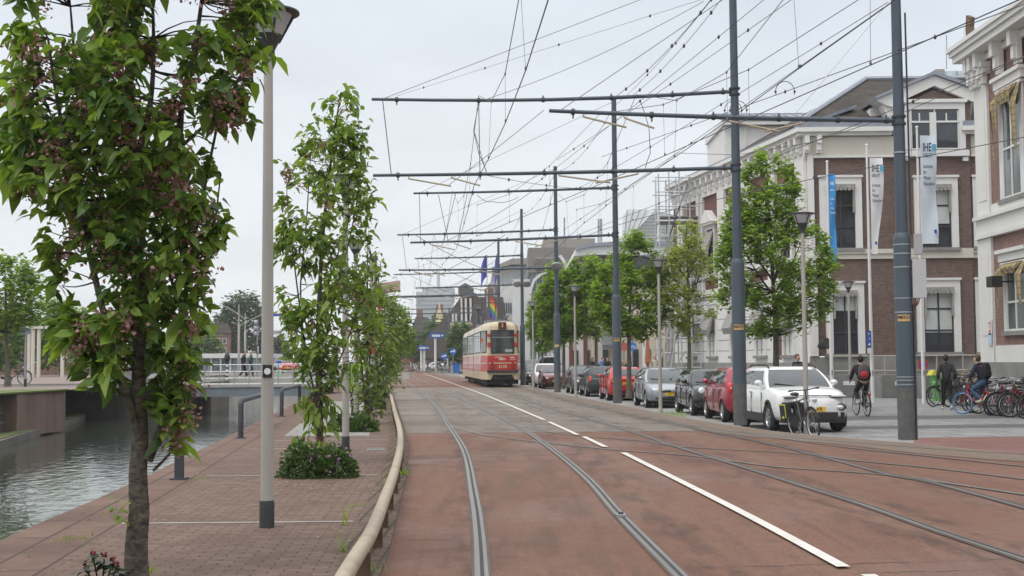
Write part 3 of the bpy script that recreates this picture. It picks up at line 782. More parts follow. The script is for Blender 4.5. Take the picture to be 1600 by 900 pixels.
# red brick panels between the white ground floor piers near the corner
mb = MB()
for (a, b) in ((3.1, 3.7), (7.9, 8.6)): FS.box(mb, a, b, 1.5, 4.3, .045, .055)
mb.build('brick_panel', M['brick_side'], B1, world=True)
# corner pilaster, on both faces
mb = MB(); FF.box(mb, -.02, FF.uv(1270, 400)[0] + .02, 5.0, ze - .005, -.2, .15); FF.box(mb, -.06, FF.uv(1278, 560)[0], zb + .006, 4.95, -.2, .20)
FF.box(mb, .04, .16, 1.8, 4.6, .2, .215)
mb.build('corner_pilaster', M['white_wall'], B1, world=True)
mb = MB(); FF.pbox(mb, 1270, 246, 1273, 556, .05, .16); mb.build('downpipe', M['white_trim'], B1, world=True)
# wall lamp blobs / horn like projectors on the corner
pj = thing('wall_projector', 'black projector box fixed low on the white corner of the brick institute', 'projector', FF.pt(.35, 2.1, .6))
mb = MB(); mb.lathe([(.10, -.22), (.16, -.1), (.22, .15), (.27, .30), (.24, .32)], n=10, M=Matrix.Rotation(R_(70), 3, 'X') @ Matrix.Rotation(R_(25), 3, 'Y')); mb.build('housing', M['black'], pj)
mb = MB(); mb.tube([(0, .08, 0), (0, .42, -.05)], .03, 6); mb.build('bracket', M['black'], pj)

# ---- white raised block with zinc roof behind the side facade
B2 = thing('white_roof_block', 'white stucco upper storey with a seamed zinc roof rising behind the cornice of the institute', 'building', (12.5, 68, .3))
FW = Fac((XA(1133, 67), 67), (1, 0), (0, -1))
mb = MB(); FW.pbox(mb, 1133, 197, 1275, 330, -6, 0); mb.build('wall', M['white_wall'], B2, world=True)
mb = MB(); FW.pbox(mb, 1128, 187, 1290, 196, -6, .35); FW.pbox(mb, 1164, 200, 1167, 330, 0, .06); mb.build('eaves', M['white_trim'], B2, world=True)
mb = MB()
a = FW.rect(1126, 164, 1292, 186.5)
p = [FW.pt(a[0], a[2], .4), FW.pt(a[1], a[2], .4), FW.pt(a[1], a[3], -2.6), FW.pt(a[0], a[3], -2.6)]
mb.prism(p, (0, 0, -.12))
for i in range(10):
    u = a[0] + (a[1] - a[0]) * (i + .5) / 10
    mb.tube([FW.pt(u, a[2] + .03, .42), FW.pt(u + .1, a[3] + .03, -2.58)], .035, 4)
FW.box(mb, a[0], a[1], a[3] - .05, a[3] + .06, -2.75, -2.55)
mb.build('roof', M['zinc'], B2, world=True)

# ---- brick wing with the white corner
B3 = thing('brick_wing', 'red brick wing with ornate white corner pilaster and striped awnings beside the parked bicycles', 'building', (17, 43, 0))
WX = XA(1537, 43.7); FG = Fac((WX, 43.7), (0, -1), (-1, 0)); LW = 26
g = FG
_, zc = g.uv(1548, 92); _, zbnd0 = g.uv(1545, 372); _, zbnd1 = g.uv(1545, 336); _, zpl = g.uv(1548, 566)
mb = MB(); g.box(mb, 0, LW, -.2, zc, -12, 0); mb.build('wall', M['brick_wing'], B3, world=True)
mb = MB(); g.box(mb, -.06, LW, -.2, zpl, -12.05, .22); mb.build('plinth', M['grey_stone'], B3, world=True)
mb = MB()
g.box(mb, -.02, 1.15, zbnd1 + .004, zc - .45, -.5, .08); g.box(mb, -.03, 1.18, zpl + .004, zbnd0 - .004, -.5, .09)
g.box(mb, .25, .95, zbnd1 + .5, zc - 1.3, .082, .10); g.box(mb, .25, .95, zpl + .9, zbnd0 - .5, .092, .11)
g.box(mb, -.06, 1.36, zc - .45, zc - .25, -.5, .26); g.box(mb, -.1, 1.4, zc - .248, zc - .06, -.5, .34)
mb.build('corner_pilaster', M['white_wall'], B3, world=True)
mb = MB()
g.box(mb, -.08, LW, zbnd0, zbnd0 + .14, -.5, .18); g.box(mb, -.05, LW, zbnd0 + .142, zbnd1 - .13, -.5, .11); g.box(mb, -.10, LW, zbnd1 - .128, zbnd1, -.5, .22)
g.box(mb, 1.302, LW, zpl + .004, zpl + .55, -.3, .08); g.box(mb, 1.26, LW, zbnd1 + .004, zbnd1 + .3, -.3, .08)
mb.build('string_course', M['white_wall'], B3, world=True)
zk = g.uv(1540, 65)[1]
mb = MB(); g.box(mb, -.03, LW, zc + .002, zc + .2, -.5, .14); g.box(mb, -.02, LW, zc + .202, zk - .42, -.5, .08)
mb.build('frieze', M['white_wall'], B3, world=True)
mb = MB(); g.box(mb, -.50, LW, zk - .418, zk - .2, -12.3, .62); g.box(mb, -.58, LW, zk - .198, zk - .04, -12.4, .72); g.box(mb, -.64, LW, zk - .038, zk + .10, -12.5, .80)
mb.build('cornice', M['white_trim'], B3, world=True)
for s_ in (.16, .55, 1.1, 2.6, 4.1, 5.6, 7.1, 8.6):
    mb = MB(); bracket(mb, Fac((g.O.x - .08, g.O.y), g.a, g.n), s_, zk - .42, 1.05, .30, .38); mb.build('bracket', M['white_wall'], B3, world=True)
mb = MB()
p = [g.pt(-.2, zk + .10, .4), g.pt(LW, zk + .10, .4), g.pt(LW, zk + 2.2, -4), g.pt(3.5, zk + 2.2, -4)]
mb.add(p + [g.pt(-.2, zk + .1, -11)], [(0, 1, 2, 3), (0, 3, 4)]); mb.build('roof', M['slate'], B3, world=True)
an = thing('roof_ornament', 'weathered wooden crest standing on the roof corner of the wing', 'roof ornament', g.pt(.25, zk + .10, .35))
mb = MB(); mb.box((0, 0, .30), (.12, .3, .6)); mb.build('post', M['white_trim'], an)
mb = MB(); mb.prism([(-.1, -.2, .05), (-.1, -.75, .12), (-.1, -.6, .45), (-.1, -.7, .75), (-.1, -.25, .95), (-.1, -.16, .5)], (.14, 0, 0)); mb.build('crest', mat('weathered wood', (.14, .09, .05), .8, var=.4, scale=6), an)
for (z0, z1, nm) in ((zbnd1 + .34, zc - 1.35, 'u'), (zpl + 1.0, zbnd0 - 1.05, 'l')):
    for s_ in (3.05, 6.6, 10.2):
        g.window(B3, (s_ - 1.0, s_ + 1.0, z0, z1), .26, 2, 2, .0, False, proud=.06, glass=glassmat('pale wing glass', (.12, .14, .14), .08), low=M['white_trim'])
        mb = MB(); g.box(mb, s_ - 1.15, s_ + 1.15, z1 + .14, z1 + .40, 0, .14); g.box(mb, s_ - 1.2, s_ + 1.2, z1 + .402, z1 + .52, 0, .24); mb.build('window_hood', M['white_trim'], B3, world=True)
        mb = MB()                                     # drooping folded awning
        h = (z1 - z0) * .62
        n = 10
        for j in range(n):
            u0 = s_ - 1.02 + 2.04 * j / n; u1 = s_ - 1.02 + 2.04 * (j + 1) / n
            dr = h * (1 if j in (0, n - 1) else (.55 if j in (1, n - 2) else .22))
            e0 = .12 if j % 2 else .0
            mb.add([g.pt(u0, z1 + .1, .1), g.pt(u1, z1 + .1, .1), g.pt(u1, z1 - dr * .3, .40 - e0), g.pt(u0, z1 - dr * .3, .40 - .12 + e0), g.pt(u0, z1 - dr, .26), g.pt(u1, z1 - dr, .26)], [(0, 1, 2, 3), (3, 2, 5, 4)])
        mb.build('awning', M['awning_yellow'], B3, world=True)
mb = MB(); s0 = g.uv(1553, 511); g.box(mb, s0[0] - .14, s0[0] + .14, s0[1] - .26, s0[1] + .26, .112, .14); pl = mb.build('notice_plate', M['sign_white'], B3, world=True)
mb = MB(); g.box(mb, s0[0] - .08, s0[0] + .08, s0[1] - .17, s0[1] + .17, .1405, .144); mb.build('red_ring', M['sign_red'], pl, world=True)
mb = MB(); g.box(mb, s0[0] - .04, s0[0] + .04, s0[1] - .11, s0[1] + .11, .1445, .147); mb.build('white_field', M['sign_white'], pl, world=True)
mb = MB(); s0 = g.uv(1553, 530); g.box(mb, s0[0] - .15, s0[0] + .15, s0[1] - .2, s0[1] + .2, .112, .14); mb.build('notice_plate', mat('pale blue plate', (.45, .6, .7), .5), B3, world=True)
mb = MB(); s0 = g.uv(1584, 440); mb.box(g.pt(s0[0], s0[1], .62), (.34, .5, .34)); mb.tube([g.pt(s0[0], s0[1], .62), g.pt(s0[0], s0[1], 0)], .03, 5); mb.build('wall_lamp', M['black'], B3, world=True)

# ---- simple far buildings, each in real depth, far colours lightened for haze
def pprism(mb, pts, Y, depth): mb.prism([PY(x, y, Y) for x, y in pts], (0, depth, 0))
def bld(name, label, px, Y): return thing(name, label, 'building', PY(px, 568, Y))
def block(parent, name, m, px0, py0, px1, py1, Y, depth, down=True):
    mb = MB(); a, b = PY(px0, py0, Y), PY(px1, py1, Y)
    z0 = -.2 if down else b.z
    mb.box(((a.x + b.x) / 2, Y + depth / 2, (a.z + z0) / 2), (b.x - a.x, depth, a.z - z0)); return mb.build(name, m, parent, world=True)
def grid_windows(parent, px0, py0, px1, py1, nx, ny, Y, m, fx=.6, fy=.6):
    a, b = PY(px0, py0, Y), PY(px1, py1, Y); dx = (b.x - a.x) / nx; dz = (a.z - b.z) / ny
    for i in range(nx):
        for j in range(ny):
            mb = MB(); mb.box((a.x + dx * (i + .5), Y - .03, b.z + dz * (j + .5)), (dx * fx, .14, dz * fy)); w = mb.build('window', M['white_trim'], parent, world=True)
            mb = MB(); mb.box((a.x + dx * (i + .5), Y - .10, b.z + dz * (j + .5)), (dx * fx * .82, .03, dz * fy * .86)); mb.build('pane', m, w, world=True)
M['concrete'] = mat('warm grey concrete', (.30, .275, .25), .8, var=.08, scale=.3, dirt=.2)
M['concrete_dk'] = mat('darker warm concrete', (.215, .20, .185), .8, var=.1, scale=.3)
M['white_far'] = mat('white cladding', (.62, .62, .61), .6, var=.05, scale=.3)
M['curtain'] = glassmat('blue green curtain glass', (.16, .21, .23), .1)
M['louvre'] = mat('dark louvres', (.07, .075, .085), .6)
M['roof_dark'] = mat('dark brown roof tiles', (.085, .07, .062), .75, var=.25, scale=1)
M['brick_far'] = mat('distant brick', (.20, .115, .09), .85, var=.2, scale=.6)
M['beige_far'] = mat('beige stucco', (.46, .40, .31), .8, var=.12, scale=.4)
M['pink_far'] = mat('pale pinkish stucco', (.46, .38, .34), .8, var=.1, scale=.4)
M['tower_far'] = mat('pale grey tower cladding', (.42, .44, .45), .7, var=.06, scale=.05)
# glass office behind the gable
o = bld('glass_office', 'pale green glass office top showing behind the dormer of the institute', 1505, 95)
block(o, 'wall', glassmat('pale green glass', (.36, .43, .43), .12), 1478, 111, 1560, 160, 95, 10)
block(o, 'stair_core', M['concrete'], 1462, 108, 1477.6, 160, 95.5, 6)
mb = MB(); mb.tube([PY(1479, 108, 97), PY(1479, 55, 97)], .04, 4); mb.build('antenna', M['steel'], o, world=True)
mb = MB()
for x in (1495, 1512, 1528): a = PY(x, 111, 95); mb.box((a.x, 94.97, a.z / 2), (.08, .08, a.z))
mb.build('mullion', M['zinc'], o, world=True)
# grey concrete office
o = bld('concrete_office', 'grey brown concrete office with horizontal louvres and an arched glass entrance behind the street trees', 870, 165)
block(o, 'upper_block', M['concrete_dk'], 825, 387, 935, 425, 165, 20, False)
block(o, 'roof_box', M['concrete'], 849, 373, 930, 386.6, 168, 14, False)
block(o, 'louvre_panel', M['concrete'], 836, 402, 872, 420, 164.6, .38, False)
mb = MB()
for y in (405, 408.5, 412, 415.5): a, b = PY(836, y, 164.5), PY(872, y, 164.5); mb.box(((a.x + b.x) / 2, 164.5, a.z), (b.x - a.x, .12, .09))
mb.build('louvre_slat', M['concrete_dk'], o, world=True)
block(o, 'glass_wall', M['curtain'], 829, 425.5, 890, 560, 166, 16)
mb = MB(); arc = [(826, 470), (828, 450), (833, 436), (842, 428), (856, 424), (868, 423)]
mb.strip([PY(x, y, 164.5) for x, y in arc], [PY(x + 3, y + 3.5, 164.5) for x, y in arc]); mb.strip([PY(x, y, 164.5) for x, y in arc], [PY(x, y, 167) for x, y in arc])
arc2 = [(872, 400), (878, 408), (884, 420), (887, 435)]
mb.strip([PY(x, y, 164) for x, y in arc2], [PY(x + 5, y - 2, 164) for x, y in arc2]); mb.strip([PY(x, y, 164) for x, y in arc2], [PY(x, y, 166) for x, y in arc2])
mb.build('arched_rim', M['white_far'], o, world=True)
block(o, 'white_base', M['white_far'], 800, 436, 829, 560, 167, 18)
mb = MB()
for x in (838, 848, 858): a = PY(x, 426, 165.8); mb.box((a.x, 165.8, a.z / 2), (.18, .3, a.z))
mb.build('mullion', M['white_far'], o, world=True)
mb = MB()
for (x0, x1, y) in ((882, 882, 362),): mb.tube([PY(x0, 386, 168), PY(x1, y - 22, 168)], .12, 5)
mb.build('antenna', M['steel'], o, world=True)
# white banded office with dark louvres
o = bld('white_office', 'white banded modern office with dark louvres and a rounded roof edge above the trees', 990, 128)
block(o, 'body', M['concrete'], 905, 402, 1110, 560, 129, 20)
mb = MB(); pts = [(897, 400), (900, 388), (918, 382), (960, 378.5), (1110, 378.5), (1110, 402), (960, 397.5), (925, 398)]
pprism(mb, pts, 126.5, 22); mb.build('roof_band', M['white_far'], o, world=True)
mb = MB(); pprism(mb, [(899, 387), (918, 380.8), (960, 377), (1110, 377), (1110, 382.5), (960, 382.5), (918, 386), (900, 391)], 126.2, .25); mb.build('roof_edge', M['zinc'], o, world=True)
block(o, 'louvre_wall', M['louvre'], 916, 397, 945, 432, 127.6, 1, False)
block(o, 'window_strip', M['window_glass'], 945.5, 399, 1015, 420, 127.7, 1, False)
mb = MB(); pprism(mb, [(1005, 398), (1030, 396), (1036, 404), (1020, 404)], 126.4, 3); mb.build('canopy', M['zinc'], o, world=True)
block(o, 'orange_panel', mat('warm wood panel', (.42, .26, .13), .6), 946, 401, 953, 412, 127.55, .1, False)
mb = MB()
for i in range(9): a = PY(920 + i * 3, 398, 127.5); mb.box((a.x, 127.52, a.z - 1.2), (.05, .1, 2.3))
mb.build('louvre_slat', M['zinc'], o, world=True)
for (x, y) in ((935.5, 343), (939.5, 343)):
    pass
ch = thing('roof_chimney', 'twin steel flue pipes standing on the roof edge of the white office', 'chimney', PY(937, 379, 130))
for x in (935.3, 939.5):
    mb = MB(); mb.tube([PY(x, 379, 130), PY(x, 342, 130)], .10, 6); mb.build('flue', M['steel'], ch, world=True)
# angular white roof hall
o = bld('angular_hall', 'angular white ribbed roof structure rising behind the scaffolding', 1020, 146)
mb = MB(); pprism(mb, [(972, 372), (974, 337), (982, 327), (1022, 327), (982, 372)], 146, .6); mb.build('translucent_front', mat('pale translucent cladding', (.62, .65, .66), .4, var=.05), o, world=True)
mb = MB(); pprism(mb, [(983, 372), (1022, 329), (1100, 345), (1100, 385), (983, 385)], 147, 20); mb.build('ribbed_side', M['tower_far'], o, world=True)
mb = MB()
for i in range(9):
    y = 337 + i * 5
    xl = max(983, 1022 - (y - 329) * .92); a, b = PY(xl + 1, y, 146.9), PY(1100, y + 2, 146.9); mb.tube([a, b], .045, 4)
for (x0, x1) in ((980, 976), (990, 979), (1000, 983), (1010, 990)): mb.tube([PY(x0, 328, 145.9), PY(x1, 371, 145.9)], .05, 4)
mb.build('rib', M['concrete'], o, world=True)
mb = MB(); mb.tube([PY(1029.5, 380, 140), PY(1029.5, 306, 140)], [.17, .12], 8); mb.build('mast', M['white_far'], o, world=True)
# shop row behind the trees
shop_specs = [(858, 880, 486, 118, 'pink_far', 'narrow pinkish shop house seen between the tree trunks'), (880, 926, 470, 114, 'white_far', 'shop house with white and maroon pilasters behind the green estate car'),
              (926, 972, 452, 110, 'beige_far', 'beige shop front with a grey awning above the sitting people'), (972, 1040, 440, 106, 'beige_far', 'sand coloured shop house left of the scaffolding')]
for (x0, x1, yt, Y, mm, lab) in shop_specs:
    o = bld('shop_house', lab, (x0 + x1) / 2, Y); o['group'] = 'shop houses behind the trees'
    block(o, 'wall', M[mm], x0, yt, x1 - .4, 565, Y, 8)
    a, b = PY(x0, yt, Y), PY(x1, 565, Y)
    mb = MB(); n = max(2, int((b.x - a.x) / 1.1))
    for i in range(n): mb.box((a.x + (b.x - a.x) * (i + .5) / n, Y - .05, a.z * .42), (.34, .16, a.z * .84))
    mb.build('pilaster', mat('maroon pilaster', (.16, .05, .045), .7) if mm == 'white_far' else M['white_far'], o, world=True)
    for i in range(n + 1 - 1):
        mb = MB(); mb.box((a.x + (b.x - a.x) * (i + 1) / (n + .5), Y - .03, 1.35), (.55, .12, 2.2)); mb.build('shop_window', M['window_glass'], o, world=True)
    mb = MB(); mb.prism([PY(x0, yt - .3, Y - .3), PY(x1, yt - .3, Y - .3), PY(x1, yt - 14, Y + 4), PY(x0, yt - 14, Y + 4)], (0, 0, -.2)); mb.build('roof', M['roof_dark'], o, world=True)
mb = MB(); a, b = PY(941, 535, 107.5), PY(958, 545, 107.5); mb.add([(a.x, 109.9, a.z + .9), (b.x, 109.9, a.z + .9), (b.x, 107.4, a.z - .2), (a.x, 107.4, a.z - .2), (b.x, 107.4, a.z - .5), (a.x, 107.4, a.z - .5)], [(0, 1, 2, 3), (3, 2, 4, 5)])
aw = mb.build('shop_awning', mat('dark grey awning', (.12, .125, .13), .8)); tag(aw, 'dark grey shop awning over the pavement behind the red car', 'awning')
# long white building at the end of the tram
o = bld('white_long_building', 'long white low building with a row of slit windows behind the tram roof', 808, 185)
block(o, 'wall', M['white_far'], 780, 447, 845, 565, 185, 30)
block(o, 'top_storey', M['tower_far'], 772, 416, 845, 446.6, 188, 25, False)
mb = MB(); mb.prism([PY(768, 418, 186.5), PY(800, 404, 186.5), PY(850, 402, 186.5), PY(850, 414, 186.5), PY(800, 413, 186.5), PY(770, 420, 186.5)], (0, 26, 0)); mb.build('roof', M['concrete'], o, world=True)
for i in range(6):
    mb = MB(); a = PY(788 + i * 3.4, 473, 184.9); b = PY(788 + i * 3.4, 489, 184.9); mb.box((a.x, 184.95, (a.z + b.z) / 2), (.16, .14, a.z - b.z)); mb.build('slit_window', M['louvre'], o, world=True)
# dark roofed hall with white fins
o = bld('dark_roof_hall', 'hall with a steep dark roof, raised lantern and white vertical fins left of the tram', 722, 200)
mb = MB(); pprism(mb, [(664, 530), (700, 492), (724, 458), (744, 458), (764, 506), (764, 560), (664, 560)], 200, 26); mb.build('roof', M['roof_dark'], o, world=True)
mb = MB(); pprism(mb, [(716, 459), (716, 448), (727, 442), (738, 448), (738, 459)], 199.6, 8); mb.build('lantern', mat('dark lantern cladding', (.10, .095, .09), .7), o, world=True)
mb = MB()
for (x0, x1) in ((719.5, 722), (726, 729), (733.5, 736.5)):
    pprism(mb, [(x0, 466), (x1, 466), (x1 + 1.2, 506), (x0 + .6, 506)], 199.2, .7)
mb.build('fin', M['white_far'], o, world=True)
block(o, 'lower_wall', M['beige_far'], 703, 503, 765, 565, 198.5, 1.3)
mb = MB()
for x in (706, 711): a, b = PY(x, 490, 198.6), PY(x + 3, 504, 198.6); mb.box(((a.x + b.x) / 2, 198.9, (a.z + b.z) / 2), (b.x - a.x, .5, a.z - b.z))
mb.build('dormer_window', M['white_far'], o, world=True)
o = bld('brown_house', 'brown tiled house with a shallow roof behind the rainbow flag', 765, 170)
block(o, 'wall', M['brick_far'], 738, 502, 789, 565, 170, 12)
mb = MB(); pprism(mb, [(735, 502), (742, 464), (786, 464), (792, 502)], 169.5, 13); mb.build('roof', M['roof_dark'], o, world=True)
grid_windows(o, 742, 508, 786, 545, 4, 2, 170, M['window_glass'])
mb = MB(); pprism(mb, [(757, 464), (757, 452), (764, 446), (771, 452), (771, 464)], 171, 2); mb.build('chimney', M['brick_far'], o, world=True)
# distant small houses at the end of the street
for (x0, x1, ye, yr, Y, mm, lab) in ((618, 645, 529, 515, 330, 'brick_far', 'far grey roofed house just left of the three white sign posts'), (640, 672, 524, 495, 290, 'pink_far', 'far pale gabled house above the blue street signs'), (668, 706, 520, 488, 260, 'brick_far', 'far house with slate mansard beside the hall with the dark roof')):
    o = bld('street_house', lab, (x0 + x1) / 2, Y)
    block(o, 'wall', M[mm], x0, ye, x1, 565, Y, 14)
    mb = MB(); pprism(mb, [(x0 - 1, ye), (x0 + (x1 - x0) * .3, yr), (x0 + (x1 - x0) * .75, yr), (x1 + 1, ye)], Y - .5, 15); mb.build('roof', M['roof_dark'], o, world=True)
    grid_windows(o, x0 + 2, ye + 4, x1 - 2, 556, 4, 2, Y, M['window_glass'])
    mb = MB(); a = PY((x0 + x1) / 2, yr, Y + 6); mb.box((a.x, Y + 6, a.z + .6), (1.4, 1, 2)); mb.build('chimney', M['brick_far'], o, world=True)
o = bld('yellow_spire', 'small yellow spire with a pointed tip above the street trees', 687, 255)
mb = MB(); a = PY(687, 568, 255); ztop = PY(687, 472, 255).z; zz0 = PY(687, 503, 255).z
mb.lathe([(.95, 0), (.95, zz0), (.7, zz0 + .4), (.62, zz0 + 1.6), (.35, zz0 + 2.2), (.06, ztop)], (a.x, 255, 0), 8); mb.build('spire', mat('yellow stone', (.55, .47, .25), .7), o, world=True)
# hazy tower and mast
o = bld('distant_tower', 'pale high rise slab fading in the haze at the end of the street', 678, 620)
block(o, 'slab', M['tower_far'], 650, 456, 706, 568, 620, 25)
block(o, 'side_slab', mat('tower side', (.34, .36, .38), .7), 660, 449, 708, 470, 622, 20, False)
mb = MB()
for i in range(7):
    a, b = PY(651, 462 + i * 7, 619.6), PY(705, 462 + i * 7, 619.6); mb.box(((a.x + b.x) / 2, 619.8, a.z), (b.x - a.x, .5, .9))
mb.build('window_strip', mat('tower windows', (.25, .28, .30), .4), o, world=True)
o = bld('distant_chimney', 'slim pale chimney standing above the hazy high rise', 685, 660)
mb = MB(); mb.tube([PY(685, 566, 660), PY(685, 424, 660)], [1.1, .8], 8); mb.build('stack', M['tower_far'], o, world=True)
o = bld('church_tower', 'grey church tower with stepped lantern above the brown house', 771, 330)
mb = MB(); a = PY(771, 566, 330); zz0 = PY(771, 455, 330).z; z2 = PY(771, 424, 330).z
mb.lathe([(1.7, 0), (1.7, zz0), (1.2, zz0 + .2), (1.2, zz0 + 1.9), (.6, zz0 + 2.3), (.5, zz0 + 3.4), (.1, z2)], (a.x, 330, 0), 8); mb.build('tower', mat('grey church stone', (.24, .23, .23), .8), o, world=True)
# left bank: low glass hall and white pergola columns, house behind
o = bld('low_glass_hall', 'low pale glass hall behind the bridge railing on the far bank', 350, 135)
block(o, 'wall', M['curtain'], 318, 556, 404, 592, 135, 12)
block(o, 'roof_fascia', M['white_far'], 315, 552.5, 407, 559, 134.5, 13, False)
mb = MB()
for x in (330, 345, 360, 375, 390): a = PY(x, 558, 134.9); mb.box((a.x, 134.9, a.z / 2), (.15, .2, a.z))
mb.build('mullion', M['white_far'], o, world=True)
o = thing('white_pergola', 'white columned pergola on the far bank beside the street tree', 'pergola', PY(80, 585, 100))
for x in (46, 52, 61, 98):
    mb = MB(); a = PY(x, 520, 100); mb.tube([(a.x, 100, .5), (a.x, 100, 4.3)], .15, 8); mb.build('column', M['cream_wall'], o, world=True)
mb = MB(); a, b = PY(20, 560, 100), PY(118, 560, 100); mb.box(((a.x + b.x) / 2, 100, 4.45), (b.x - a.x, .5, .2)); mb.build('beam', M['cream_wall'], o, world=True)
o = bld('brick_house', 'brick house hidden behind the pergola and tree on the far bank', 60, 125)
block(o, 'wall', M['brick_far'], -80, 528, 130, 590, 125, 12)
grid_windows(o, -70, 532, 125, 575, 7, 1, 125, M['window_glass'], .5, .6)
mb = MB(); pprism(mb, [(-84, 528), (-40, 500), (100, 500), (134, 528)], 124.5, 13); mb.build('roof', M['roof_dark'], o, world=True)
o = bld('far_terrace', 'dark roofed terrace far behind the bridge and the big dark tree', 330, 230)
block(o, 'wall', M['brick_far'], 270, 520, 360, 580, 230, 12)
mb = MB(); pprism(mb, [(268, 520), (276, 505), (355, 505), (362, 520)], 229.5, 13); mb.build('roof', M['roof_dark'], o, world=True)
grid_windows(o, 275, 526, 356, 570, 8, 3, 230, M['window_glass'])
# ================================================================ trees and plants
UP = Vector((0, 0, 1))
def rdir(rn, zlo=-1, zhi=1):
    a = rn.uniform(0, 2 * math.pi); z = rn.uniform(zlo, zhi); q_ = math.sqrt(max(0, 1 - z * z))
    return Vector((q_ * math.cos(a), q_ * math.sin(a), z))
def leaf(mb, p, d, L, W, droop=.35, fold=.25, up=UP, roll=0):
    d = d.normalized(); s = d.cross(up)
    s = s.normalized() if s.length > 1e-4 else d.orthogonal().normalized()
    n = s.cross(d)
    if roll: 
        c, q_ = math.cos(roll), math.sin(roll); s, n = s * c + n * q_, n * c - s * q_
    def st(t, w):
        m = p + d * (L * t) - Vector((0, 0, droop * L * t * t))
        return m - s * (W * w) + n * (W * w * fold), m, m + s * (W * w) + n * (W * w * fold)
    a = st(.28, .46); b = st(.64, .46); tip = p + d * L - Vector((0, 0, droop * L * 1.08))
    mb.add([p, a[0], a[1], a[2], b[0], b[1], b[2], tip], [(0, 2, 1), (0, 3, 2), (1, 2, 5, 4), (2, 3, 6, 5), (4, 5, 7), (5, 6, 7)])
def leaf2(mb, p, d, L, W, up=UP):
    d = d.normalized(); s = d.cross(up); s = s.normalized() if s.length > 1e-4 else d.orthogonal().normalized()
    n = s.cross(d)
    m = p + d * (L * .45) + n * (W * .12)
    mb.add([p, m - s * W * .5 , p + d * L - n * (L * .15), m + s * W * .5], [(0, 1, 2), (0, 2, 3)])
def rowrange(rows, y):
    for (y0, a0, b0), (y1, a1, b1) in zip(rows, rows[1:]):
        if y0 <= y <= y1:
            f = (y - y0) / (y1 - y0); return a0 + (a1 - a0) * f, b0 + (b1 - b0) * f
    return None
def curved(a, b, rn, bend=.15, n=5, lift=.0):
    o = rdir(rn) * (b - a).length * bend
    return [a.lerp(b, i / n) + o * math.sin(math.pi * i / n) + Vector((0, 0, lift * math.sin(math.pi * i / n))) for i in range(n + 1)]
